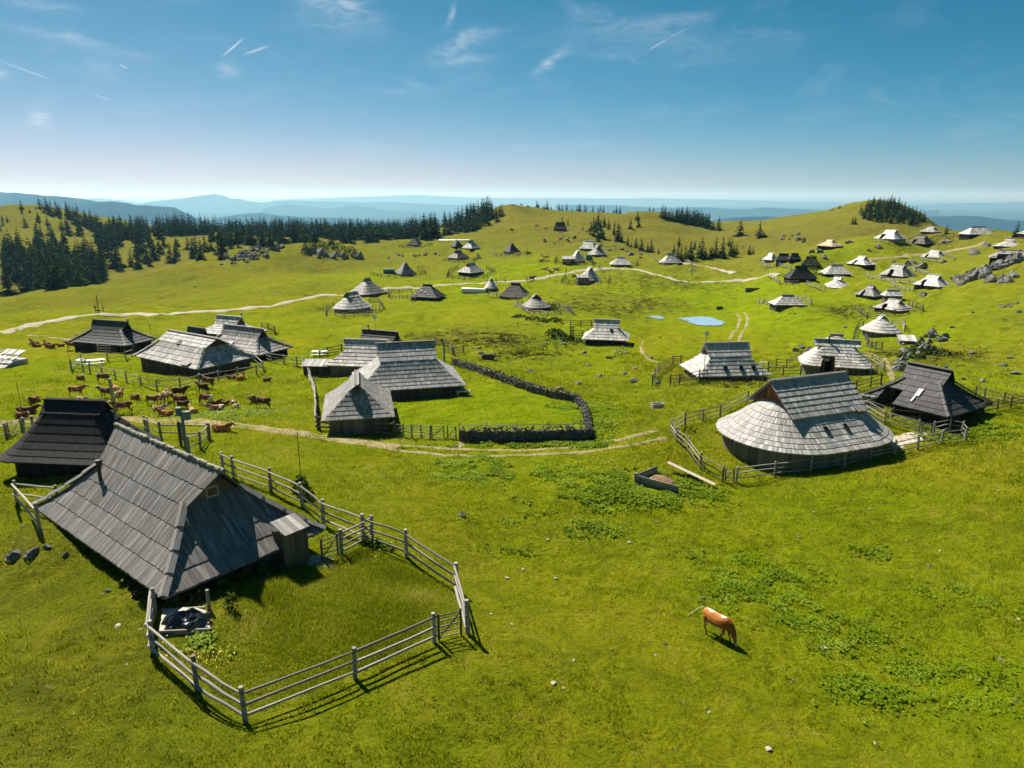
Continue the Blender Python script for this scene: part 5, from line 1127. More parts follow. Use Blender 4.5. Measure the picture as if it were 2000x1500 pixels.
def build_stone_wall():
    def wall(label, pix, h, w=.45, n_per=17):
        P = [at(*p) for p in pix]; o = P[0]; V = []; F = []; T = []
        rr = random.Random(label); base = [rock_mesh(900+i, 1, .5, .85) for i in range(5)]
        geo = [([v.co.copy() for v in b.vertices], [tuple(p.vertices) for p in b.polygons]) for b in base]
        mm = MB()
        for k in range(len(P)-1):
            a, b = P[k], P[k+1]; L = math.hypot(b[0]-a[0], b[1]-a[1]); d = ((b[0]-a[0])/L, (b[1]-a[1])/L); nrm = (-d[1], d[0])
            for i in range(int(L*n_per*2.2*h)):
                t, zz = rr.random(), rr.random()*h; off = rr.choice((-1, 1))*w/2*(1-.35*zz/h) if rr.random() < .8 else rr.uniform(-w/3, w/3)
                x, y = lerp(a[0], b[0], t)+nrm[0]*off, lerp(a[1], b[1], t)+nrm[1]*off; s = rr.uniform(.09, .19)
                vs, fs = geo[rr.randrange(5)]; rot = Matrix.Rotation(rr.uniform(0, 6.3), 3, 'Z'); z = lerp(a[2], b[2], t)+zz+.0
                n0 = len(mm.v); mm.v += [tuple((rot @ v)*s + Vector((x-o[0], y-o[1], z-o[2]))) for v in vs]
                for f in fs: mm.f.append(tuple(q+n0 for q in f)); mm.uv.append([(0, 0)]*len(f)); mm.t.append(.5)
            Am, Bm = Vector((a[0]-o[0], a[1]-o[1], a[2]-o[2]+h*.4)), Vector((b[0]-o[0], b[1]-o[1], b[2]-o[2]+h*.4)); mm.beam(Am-Vector((0,0,.1)), Bm-Vector((0,0,.1)), w*.55, h*.8)
        ob = mm.build('dry_stone_wall', M['wallrock']); ob.location = o; tag(ob, label, 'wall'); return ob
    wall('dry stone wall curving round the right side of the walled green yard', [(885,712),(915,722),(945,732),(980,744),(1012,757),(1040,766),(1075,776),(1105,781),(1128,788),(1142,806),(1147,830),(1153,857)], 1.0)
    wall('straight dry stone wall in deep shade along the dirt track', [(897,861),(950,862),(1010,862),(1070,861),(1120,859),(1155,857)], 1.25)
    fence('pole laid along the top of the straight stone wall', None, 1.55, 1, .03, .04, world=[(p[0], p[1]+.3, p[2]) for p in [at(*q) for q in ((897,861),(950,862),(1010,862),(1070,861),(1120,859),(1150,857))]], parts=False, name='wall_rail')

# ---------------------------------------------------------------- conifers
def spruce_meshes(seed, low=False):
    rr = random.Random(seed); m = MB(); H = 1.0; layers = 15 if not low else 10
    for j in range(layers):
        t = j/(layers-1); z = .06+.90*t; rad = .20*(1-t)**.75*(1+.25*rr.uniform(-1, 1))+.012; nb = max(4, int((10 if not low else 7)*(1-t*.5)))
        ph = rr.uniform(0, 6.3)
        for i in range(nb):
            if rr.random() < .10: continue
            th = ph+2*math.pi*i/nb+rr.uniform(-.25, .25); r_ = rad*rr.uniform(.65, 1.25); w = r_*rr.uniform(.28, .42)
            c, s_ = math.cos(th), math.sin(th); dr = r_*rr.uniform(.25, .6); zz = z+rr.uniform(-.02, .02)
            tip = (c*r_, s_*r_, zz-dr); base = (0, 0, zz+.02); ml = (c*r_*.6-s_*w, s_*r_*.6+c*w, zz-dr*.75-.01); mr = (c*r_*.6+s_*w, s_*r_*.6-c*w, zz-dr*.75-.01)
            tt = rr.random(); mid = (c*r_*.62, s_*r_*.62, zz-dr*.35)
            m.face([base, ml, mid], None, tt*.7); m.face([base, mid, mr], None, tt); m.face([ml, tip, mid], None, tt*.7); m.face([mid, tip, mr], None, min(1, tt*1.1))
            m.face([(c*r_*.3, s_*r_*.3, zz-dr*.2), (c*r_*.85-s_*w*.3, s_*r_*.85+c*w*.3, zz-dr*1.1-.03), (c*r_*.8+s_*w*.3, s_*r_*.8-c*w*.3, zz-dr*1.1-.02)], None, tt*.3)
    m.tube([(0, 0, .9), (0, 0, .98)], [.008, .002], 4, .5)
    return m
CROWNS = []; TRUNK = None
def build_trees():
    global TRUNK
    col_tmp = []
    for i in range(6):
        o = spruce_meshes(50+i, True).build('crown', M['needle']); CROWNS.append(o.data); bpy.data.objects.remove(o)
    m = MB(); m.tube([(0, 0, -.06), (0, 0, .3), (0, 0, .85)], [.022, .016, .004], 6); o = m.build('trunk', M['bark']); TRUNK = o.data; bpy.data.objects.remove(o)
    cnt = [0]
    stuff = []
    allt = []
    def tree(x, y, z, h, label, group, w=1.0, lone=False): allt.append((x, y, z, h, label, group, w, lone))
    def make(x, y, z, h, label, group, w=1.0):
        cnt[0] += 1
        r = bpy.data.objects.new('spruce_tree', None); r.empty_display_size = .3; COL.objects.link(r); r.location = (x, y, z); r.rotation_euler = (random.uniform(-.03, .03), random.uniform(-.03, .03), random.uniform(0, 6.3)); w *= random.uniform(.8, 1.3); r.scale = (h*w, h*w, h)
        tag(r, label, 'tree', group)
        for nme, dat in (('crown', random.choice(CROWNS)), ('trunk', TRUNK)):
            c = bpy.data.objects.new(nme, dat); COL.objects.link(c); c.parent = r
    def P(px, py, h, label, group=None, w=1.15):
        p = at(px, py)
        if p: tree(p[0], p[1], p[2]-.2, h, label, group, w*1.15, True)
    # trees one can tell apart: (px, py base, height m)
    for px, py, h in [(42,408,8),(43,417,5),(70,408,3),(58,415,4),(50,443,9),(75,432,8),(93,440,8),(75,425,5),(14,432,5),(5,430,5),(0,450,8),(6,440,4),(26,485,9),(12,475,8)]:
        P(px, py, h, 'small spruce standing alone on the bare top of the left hill', 'lone spruces on the left hill top')
    for px, py, h in [(18,576,8),(55,569,5),(42,571,3),(48,545,9)]: P(px, py, h, 'small bushy spruce at the bottom of the left hollow near the picture edge', 'spruces at the bottom of the left hollow', 1.6)
    for px, py, h in [(438,490,7),(452,487,9),(432,503,5),(413,488,7),(395,505,3),(466,484,6)]: P(px, py, h, 'young spruce next to the left rock outcrop', 'young spruces by the left outcrop', 1.3)
    for px, py, h in [(1098,449,9),(1109,440,5)]: P(px, py, h, 'slim dark spruce right behind the lone hill barn', 'spruces behind the lone barn', .9)
    for px, py, h in [(1154,452,12),(1160,447,13),(1168,441,16),(1164,455,14),(1172,464,18),(1177,467,12),(1153,458,8),(1160,460,9),(1170,450,13),(1181,443,9),(1189,448,12),(1180,437,10),(1199,459,12),(1205,470,14),(1208,472,16),(1214,470,10),(1201,441,6),(1207,445,7),(1212,447,5),(1169,472,10),(1138,450,6)]:
        P(px, py, h*.55, 'dark spruce of the loose group left of the smooth central hill', 'spruces left of the smooth central hill')
    for px, py, h in [(1245,430,6),(1231,447,7),(1247,444,6),(1226,480,5),(1242,485,6),(1253,487,6),(1265,491,4),(1272,492,6),(1233,482,3),(1286,496,3)]:
        P(px, py, h, 'small spruce alone on the flank of the smooth central hill', 'lone spruces on the central hill', 1.3)
    for px, py, h in [(1316,496,8),(1323,507,9),(1330,508,9),(1338,507,10),(1349,508,13),(1356,487,7),(1358,482,5),(1366,483,5),(1371,505,15),(1367,506,10),(1378,505,6),(1387,504,8),(1397,503,14),(1411,502,14),(1413,505,9),(1424,480,7),(1428,500,12),(1434,498,8),(1438,498,9),(1463,497,8),(1471,495,5),(1326,478,7),(1326,483,5),(1345,508,8),(1352,507,9),(1389,504,9)]:
        P(px, py, h*.62, 'dark spruce of the row in the hollow behind the round ended hut', 'spruces in the hollow on the right')
    for px, py, h in [(1378,446,8),(1392,449,6),(1403,450,9),(1445,461,9),(1484,464,9)]: P(px, py, h, 'single spruce on the open saddle right of the central hill', 'single spruces on the saddle', 1.4)
    for px, py, h in [(1665,437,4),(1670,438,4),(1848,457,4),(1985,462,5),(1823,444,3),(1640,408,3),(1625,411,2)]: P(px, py, h, 'tiny spruce along the skyline of the right hill', 'tiny spruces along the right skyline', 1.5)
    # conifer woods, nearest and largest first kept as single trees
    def wood(poly, n, h0, h1, label, group, extra=0, behind=None, w=1.15, mind=2.6):
        """poly: image outline of where the stems stand (or world ranges with behind)"""
        got = []; xs = [p[0] for p in poly]; ys = [p[1] for p in poly]; tries = 0
        def inside(x, y):
            c = False
            for i in range(len(poly)):
                (x1, y1), (x2, y2) = poly[i], poly[i-1]
                if (y1 > y) != (y2 > y) and x < (x2-x1)*(y-y1)/(y2-y1)+x1: c = not c
            return c
        while len(got) < n+extra and tries < 12000:
            tries += 1
            if behind:
                px = random.uniform(min(xs), max(xs)); Y = random.uniform(*behind); X = (px-1000)/1400*1.0*Y*1.03; z = gz(X, Y); p = (X, Y, z)
            else:
                px, py = random.uniform(min(xs), max(xs)), random.uniform(min(ys), max(ys))
                if not inside(px, py): continue
                p = at(px, py)
                if p is None: continue
            if any((p[0]-q[0])**2+(p[1]-q[1])**2 < mind**2 for q in got): continue
            got.append(p)
        got.sort(key=lambda p: p[1])
        for i, p in enumerate(got):
            h = random.uniform(h0, h1)
            if i < n: tree(p[0], p[1], p[2]-.3, h, label, group, w*1.15)
            else: stuff.append((p, h))
    wood([(0,500),(30,480),(60,495),(75,470),(110,500),(150,495),(215,500),(250,520),(215,545),(150,560),(110,570),(60,560),(40,530),(0,530)], 62, 10, 16, 'dark spruce in the dense wood filling the left hollow', 'spruces of the wood in the left hollow', 40)
    wood([(40,0),(225,0)], 40, 10, 16, 'tall spruce rising from behind the near left meadow crest', 'spruces behind the left meadow crest', 24, behind=(300, 400))
    wood([(95,445),(150,440),(170,450),(150,470),(100,478),(60,470)], 12, 9, 14, 'spruce of the loose stand on the slope of the left hill', 'spruces on the left hill slope', 0, mind=5)
    wood([(75,402),(110,412),(150,422),(190,436),(240,452),(250,470),(200,470),(170,445),(120,430),(85,416)], 26, 8, 13, 'spruce of the dark line coming down from the left hill top', 'spruces of the line down from the left hill top', 26)
    wood([(180,455),(260,446),(340,442),(420,447),(440,458),(330,462),(260,475),(200,490)], 40, 9, 14, 'spruce in the dark band under the left blue ridge', 'spruces of the band under the left ridge', 110)
    wood([(240,520),(262,490),(300,478),(350,476),(400,482),(440,488),(430,500),(370,512),(300,528),(250,535)], 26, 8, 13, 'spruce standing loosely on the sunlit slope left of the outcrop', 'spruces on the sunlit slope left of the outcrop', 0, mind=7)
    wood([(410,470),(470,465),(500,476),(540,478),(530,486),(480,478),(430,480)], 20, 9, 14, 'tall spruce just behind the left rock outcrop', 'spruces behind the left outcrop', 10, mind=3.5)
    wood([(440,450),(560,452),(700,455),(800,458),(860,455),(850,466),(700,468),(560,462),(450,460)], 0, 8, 13, '', '', 300)
    wood([(500,0),(760,0)], 14, 11, 15, 'spruce in the dip behind the dark mossy outcrop', 'spruces in the dip behind the dark outcrop', 12, behind=(400, 460))
    wood([(730,0),(960,0)], 34, 9, 13, 'spruce of the tall dark wall of trees behind the village crest', 'spruces of the wood behind the village crest', 80, behind=(455, 530))
    wood([(900,440),(940,425),(975,412),(985,420),(975,432),(945,446),(915,456),(895,458)], 24, 6, 10, 'spruce climbing the left shoulder of the central hill', 'spruces on the left shoulder of the central hill', 20)
    wood([(1045,0),(1200,0)], 14, 5, 9, 'spruce top showing behind the saddle of the central hills', 'spruces behind the central saddle', 24, behind=(530, 580))
    wood([(1250,0),(1330,0)], 0, 4, 7, '', '', 22, behind=(535, 575))
    wood([(1290,425),(1340,428),(1385,440),(1385,446),(1360,442),(1300,430)], 22, 6, 10, 'spruce of the dark copse on the right shoulder of the smooth hill', 'spruces of the copse on the smooth hill', 35)
    wood([(1692,402),(1700,398),(1740,397),(1775,412),(1800,430),(1810,440),(1780,440),(1745,436),(1700,432),(1685,428),(1680,415),(1700,412)], 42, 3.5, 6.5, 'spruce crowding the dark conifer knoll on the right skyline', 'spruces of the right conifer knoll', 110, mind=1.9, w=2.0)
    allt.sort(key=lambda t: (not t[7], -t[3]/t[1]))
    TM = [('the left hill top', 80, 400), ('the left picture edge', 10, 500), ('the hollow floor', 60, 560), ('the left hill flank', 130, 450), ('the left meadow crest', 210, 545), ('the band of trees under the blue ridge', 300, 440), ('the sunlit slope', 320, 480), ('the left rock outcrop', 490, 480), ('the low ridge line', 620, 440), ('the mossy outcrop', 650, 480), ('the black hut on the crest', 811, 460), ('the far white strip', 888, 455),
          ('the central hill top', 1000, 405), ('the lone hill barn', 1095, 440), ('the smooth central hill', 1250, 425), ('the copse on the smooth hill', 1340, 425), ('the saddle', 1440, 443), ('the round ended hollow hut', 1308, 495), ('the knoll top', 1730, 395), ('the knoll foot', 1780, 435), ('the end of the spruce row', 1460, 490), ('the gully left of the smooth hill', 1200, 460)]
    for t in allt[:300]:
        q = imgpos(t[:3]); size = 'tall' if t[3] > 15 else 'small' if t[3] < 8 else 'middling'
        shape = random.choice(('',)); lab = f'{size} dark spruce ' + where(q[0], q[1], TM, .45)
        make(t[0], t[1], t[2], t[3], lab, t[5], t[6])
    stuff += [((t[0], t[1], t[2]), t[3]) for t in allt[300:]]
    print('TREES', cnt[0], 'stuff', len(stuff))
    # the rest of the wood as one mass
    V = []; F = []; T = []; tri = []
    for p, h in stuff:
        me = random.choice(CROWNS); n = len(me.vertices); co = np.empty(n*3); me.vertices.foreach_get('co', co); co = co.reshape(-1, 3)
        a = random.uniform(0, 6.3); c, s_ = math.cos(a), math.sin(a); Q = np.stack([(co[:, 0]*c-co[:, 1]*s_)*h*1.4+p[0], (co[:, 0]*s_+co[:, 1]*c)*h*1.4+p[1], co[:, 2]*h+p[2]-.3], 1)
        off = len(V); V += Q.tolist(); F += [tuple(v+off for v in f.vertices) for f in me.polygons]
        t = np.empty(len(me.polygons)); me.attributes['tint'].data.foreach_get('value', t); T += t.tolist()
    me = bpy.data.meshes.new('spruce_wood'); me.from_pydata(V, [], F); ca = me.attributes.new('tint', 'FLOAT', 'FACE'); ca.data.foreach_set('value', np.array(T, dtype=np.float32)); me.materials.append(M['needle'])
    o = bpy.data.objects.new('spruce_wood', me); COL.objects.link(o); tag(o, 'far spruce woods along the ridge in one dark mass', 'forest', kind='stuff')
    # shrubs
    def shrub(px, py, w, h, label, group=None, n=160):
        p = at(px, py); m = MB(); rr = random.Random(label+str(px))
        for i in range(n):
            a, q = rr.uniform(0, 6.3), rr.random()**.5; zz = rr.random()**.8*h*(1-q*q*.7); c = Vector((math.cos(a)*q*w/2, math.sin(a)*q*w/2, zz)); s_ = .12*w**.5*rr.uniform(.6, 1.3)
            d = Vector([rr.uniform(-1, 1) for _ in range(3)]).normalized()*s_; e = d.cross(Vector([rr.uniform(-1, 1) for _ in range(3)])).normalized()*s_
            m.face([c-d, c+e*.7, c+d, c-e*.7], None, rr.random())
        o = m.build('shrub', M['bush']); o.location = p; tag(o, label, 'shrub', group)
    for px, py, w, h in ((605,486,6,4),(625,488,7,4.5),(645,486,7,4),(662,490,6,4),(685,494,5,3),(598,494,4,3)): shrub(px, py, w, h, 'dark dwarf pine bush growing over the mossy outcrop', 'dwarf pine bushes on the outcrop', 260)
    for px, py in ((1073,603),(1080,606),(1084,608)): shrub(px, py, 1.6, 1.8, 'dark little bush in the garden of the conical grey hut', 'bushes by the conical hut', 120)
    shrub(1584, 536, 3.2, 6.5, 'green birch bush in front of the overgrown dark hut', None, 300)
    for px, py in ((1015,620),(1040,624),(1065,628),(1085,627)): shrub(px, py, 3, .7, 'low shrub strip below the oval fence', 'low shrubs below the oval fence', 120)
    shrub(1085, 655, 4, 1.2, 'nettle thicket left of the muddy pen'); shrub(1120, 668, 4, .8, 'green weed clump in front of the muddy pen'); shrub(1100, 662, 4, .9, 'weed clump between the nettles and the pen')
    for px, py in ((1790,690),(1805,682),(1780,700),(1830,690)): shrub(px, py, 3.5, .9, 'dark low scrub on the limestone hump', 'scrub on the limestone hump', 160)
    shrub(588, 960, 1.2, 1.1, 'leafy bush at the fence behind the nearest hut'); shrub(598, 975, 1.0, .9, 'small bush on the outer side of the yard fence')
    shrub(452, 1195, .6, 1.1, 'grey green tall weed in the near yard', None, 90)
    for px, py in ((175,1075),(215,1105),(250,1140),(275,1160),(160,1050),(290,1180)): shrub(px, py, .7, .35, 'dark nettles under the long eave, ' + {160: 'at its far left end', 175: 'second from its far end', 215: 'third from its far end', 250: 'a third of the way down', 275: 'near the bottom corner', 290: 'at the bottom corner post'}[px], 'nettles under the long eave', 170)
    for px, py in ((345,1185),(365,1180),(395,1165),(430,1150),(480,1130),(515,1120),(560,1108)): shrub(px, py, .8, .5, 'brownish weeds at the foot of the near hut wall, ' + {345: 'beside the sand pit', 365: 'behind the sand pit', 395: 'behind the short leaning post', 430: 'above the tall weed', 480: 'mid wall', 515: 'right of mid wall', 560: 'next to the porch'}[px], 'weeds at the near hut wall', 140)

# ---------------------------------------------------------------- cattle
def tubes_to_mesh(name, chains, voxel=.03, smooth=4):
    m = MB()
    for pts_, rad_, sq in chains:
        pts_ = [Vector(p) for p in pts_]; n = 12; rings = []
        for k, p in enumerate(pts_):
            d = (pts_[min(k+1, len(pts_)-1)]-pts_[max(k-1, 0)]).normalized(); side = Vector((0, 1, 0)); side = (side-d*side.dot(d))
            if side.length < .1: side = Vector((1, 0, 0))-d*d.x
            side.normalize(); up = d.cross(side)
            r_ = rad_[k]; ry, rz = (r_ if isinstance(r_, tuple) else (r_, r_))
            rings.append([p+side*math.cos(2*math.pi*i/n)*ry+up*math.sin(2*math.pi*i/n)*rz for i in range(n)])
        for k in range(len(rings)-1):
            for i in range(n): j = (i+1) % n; m.face([rings[k][i], rings[k][j], rings[k+1][j], rings[k+1][i]])
        m.face(rings[0][::-1]); m.face(rings[-1])
    o = m.build(name, M['bark'])
    bm = bmesh.new(); bm.from_mesh(o.data); bmesh.ops.remove_doubles(bm, verts=bm.verts, dist=1e-5); bmesh.ops.recalc_face_normals(bm, faces=bm.faces); bm.to_mesh(o.data); bm.free()
    md = o.modifiers.new('r', 'REMESH'); md.mode = 'VOXEL'; md.voxel_size = voxel; s_ = o.modifiers.new('s', 'SMOOTH'); s_.iterations = smooth; s_.factor = .5
    dg = bpy.context.evaluated_depsgraph_get(); me = bpy.data.meshes.new_from_object(o.evaluated_get(dg)); bpy.data.objects.remove(o); me.name = name
    return me
def cow_mesh(pose, paint, voxel=.032):
    """x forward, about 2.3 m long; pose: stand, graze, lie, fore (the foreground cow)"""
    dz = 0 if pose != 'lie' else -.66
    body = [(-.92, 0, 1.22), (-.80, 0, 1.14), (-.55, 0, 1.08), (-.2, 0, .99), (.15, 0, .97), (.45, 0, 1.02), (.66, 0, 1.1), (.8, 0, 1.17)]
    br = [(.14, .12), (.25, .26), (.29, .31), (.34, .36), (.34, .37), (.29, .37), (.23, .31), (.17, .22)]
    ch = [([(x, y, z+dz) for x, y, z in body], br, 0)]
    ch.append(([(-.84, .12, 1.27+dz), (-.6, .1, 1.22+dz)], [.07, .1], 0)); ch.append(([(-.84, -.12, 1.27+dz), (-.6, -.1, 1.22+dz)], [.07, .1], 0))
    if pose in ('graze', 'fore'):
        nk = [(.66, 0, 1.16), (.88, 0, 1.05), (1.05, 0, .84), (1.16, 0, .62)]; nr = [(.2, .28), (.16, .24), (.13, .2), (.11, .16)]
        hd = [(1.14, 0, .66), (1.22, 0, .50), (1.27, 0, .30), (1.29, 0, .14), (1.29, 0, .08)]; hr_ = [(.11, .12), (.125, .135), (.09, .1), (.075, .075), (.055, .055)]; ear = (1.15, .60); horn = (1.12, .68)
    else:
        nk = [(.66, 0, 1.16), (.9, 0, 1.22), (1.08, 0, 1.33), (1.2, 0, 1.42)]; nr = [(.2, .3), (.16, .25), (.13, .2), (.11, .15)]
        hd = [(1.16, 0, 1.44), (1.3, 0, 1.42), (1.47, 0, 1.32), (1.62, 0, 1.22), (1.67, 0, 1.19)]; hr_ = [(.1, .12), (.125, .14), (.09, .1), (.075, .075), (.05, .05)]; ear = (1.22, 1.46); horn = (1.24, 1.54)
        nk = [(x, y, z+dz*.92) for x, y, z in nk]; hd = [(x, y, z+dz*.92) for x, y, z in hd]; ear = (ear[0], ear[1]+dz*.92); horn = (horn[0], horn[1]+dz*.92)
    ch += [(nk, nr, 0), (hd, hr_, 0)]
    for sy in (-1, 1):
        ch.append(([(ear[0], sy*.09, ear[1]), (ear[0]-.04, sy*.2, ear[1]+.0), (ear[0]-.06, sy*.31, ear[1]-.03)], [(.03, .035), (.03, .065), (.015, .02)], 0))
        ch.append(([(horn[0], sy*.05, horn[1]), (horn[0]+.03, sy*.13, horn[1]+.06), (horn[0]+.06, sy*.15, horn[1]+.13)], [.03, .026, .014], 0))
    if pose == 'lie':
        for sy, off in ((-1, 0), (1, .1)):
            ch.append(([(-.6, sy*.22, .42), (-.35, sy*.42, .26), (-.1, sy*.46, .14)], [.2, .15, .1], 0)); ch.append(([(-.1, sy*.46, .12), (-.35, sy*.5, .09), (-.58, sy*.5, .07)], [.08, .06, .05], 0))
            ch.append(([(.6, sy*.18, .35), (.75+off, sy*.22, .16), (.9+off, sy*.22, .09)], [.13, .08, .065], 0)); ch.append(([(.9+off, sy*.22, .08), (.72+off, sy*.26, .06), (.55+off, sy*.27, .06)], [.06, .05, .05], 0))
        tl = [(-.93, 0, .62), (-1.02, .03, .45), (-1.0, .12, .2), (-.9, .3, .06)]
    else:
        st = .12 if pose != 'fore' else .2
        for sy, ph in ((-1, 1), (1, -1)):
            o_ = st*ph
            ch.append(([(-.66, sy*.17, 1.05), (-.62, sy*.2, .80), (-.72+o_*.4, sy*.19, .62), (-.86+o_*.7, sy*.18, .44), (-.80+o_, sy*.18, .22), (-.79+o_, sy*.18, .07), (-.75+o_, sy*.18, .0)], [(.13, .2), (.11, .18), (.08, .12), (.055, .075), (.042, .045), (.048, .05), (.06, .065)], 0))
            ch.append(([(.55, sy*.16, .95), (.58, sy*.17, .72), (.58-o_*.5, sy*.16, .48), (.58-o_*.9, sy*.16, .25), (.57-o_, sy*.16, .08), (.6-o_, sy*.16, .0)], [(.12, .18), (.09, .13), (.06, .07), (.042, .045), (.045, .048), (.058, .065)], 0))
        ch.append(([(-.5, 0, .78), (-.38, 0, .68)], [.1, .11], 0))
        tl = [(-.93, 0, 1.3), (-1.02, 0, 1.22), (-1.04, 0, .95), (-1.03, .02, .65), (-1.03, .02, .5)]
        if pose == 'fore': tl = [(-.9, 0, 1.3), (-1.0, -.07, 1.38), (-1.1, -.3, 1.33), (-1.18, -.62, 1.2), (-1.22, -.86, 1.1), (-1.23, -.97, 1.05)]
    ch.append((tl, [.045, .032, .026, .024, .05, .03][:len(tl)] if len(tl) > 4 else [.04, .03, .025, .045], 0))
    me = tubes_to_mesh('cow', ch, voxel)
    me.polygons.foreach_set('use_smooth', [True]*len(me.polygons))
    n = len(me.vertices); co = np.empty(n*3); me.vertices.foreach_get('co', co); co = co.reshape(-1, 3)
    col = paint(co, dz, pose); C4 = np.ones((n, 4), np.float32); C4[:, :3] = col
    ca = me.color_attributes.new('coat', 'FLOAT_COLOR', 'POINT'); ca.data.foreach_set('color', C4.ravel())
    me.materials.clear(); me.materials.append(M['coat']); return me
def coat(base, white=.0, seed=0, back=0.0, face=True, rump=0.0):
    def f(co, dz, pose):
        x, y, z = co[:, 0], co[:, 1], co[:, 2]-dz; c = np.tile(np.array(base), (len(x), 1)).astype(float)
        c *= (1+.25*vnoise(x*10, z*10+y*7, 2.2, seed))[:, None]
        wcol = np.array((.66, .58, .48)); w = np.zeros(len(x))
        nn = vnoise(x, z+y*.6, .28, seed+5)
        if face: w = np.maximum(w, ((x > 1.22) & (np.abs(y) < .07) & (z > (1.15 if pose not in ('graze', 'fore') else .1))).astype(float))
        w = np.maximum(w, ((z < .80-.06*nn) & (x > -.6) & (x < .55) & (np.abs(y) < .3) & (z > .55)).astype(float)*(1 if white > 0 or back > 0 else 0))
        if white > 0: w = np.maximum(w, ((nn > 1-white*1.6) & (z > .5)).astype(float))
        if back > 0: w = np.maximum(w, ((np.abs(y-.03+.05*nn) < back*(1+.6*nn-(x+.2)*.35)) & (z > 1.15) & (x < .62)).astype(float))
        if rump > 0: w = np.maximum(w, ((x < -.9+rump+.12*nn) & (z > .62)).astype(float))
        if pose == 'fore':
            w = np.maximum(w, ((x < -.9) & (z > .9) & (y > -.76)).astype(float)); tip = y < -.78; c[tip] = (.45, .25, .12)
            dark = np.clip((x-.25)*1.2, 0, .55)[:, None]; c = c*(1-dark) + np.array((.13, .035, .012))*dark
            w = np.where((x > .75) & (z > .35), 0, w); w = np.maximum(w, ((x > 1.14) & (np.abs(y) < .05) & (z > .3) & (z < .62)).astype(float))
        c = c*(1-w[:, None]) + wcol*w[:, None]
        hoof = z < .09 if pose != 'lie' else np.zeros(len(x), bool); c[hoof] = (.05, .04, .03)
        muz = (x > 1.58) if pose not in ('graze', 'fore') else ((x > 1.2) & (z < .14)); c[muz] = (.30, .17, .13)
        return np.clip(c, .01, .8)
    return f
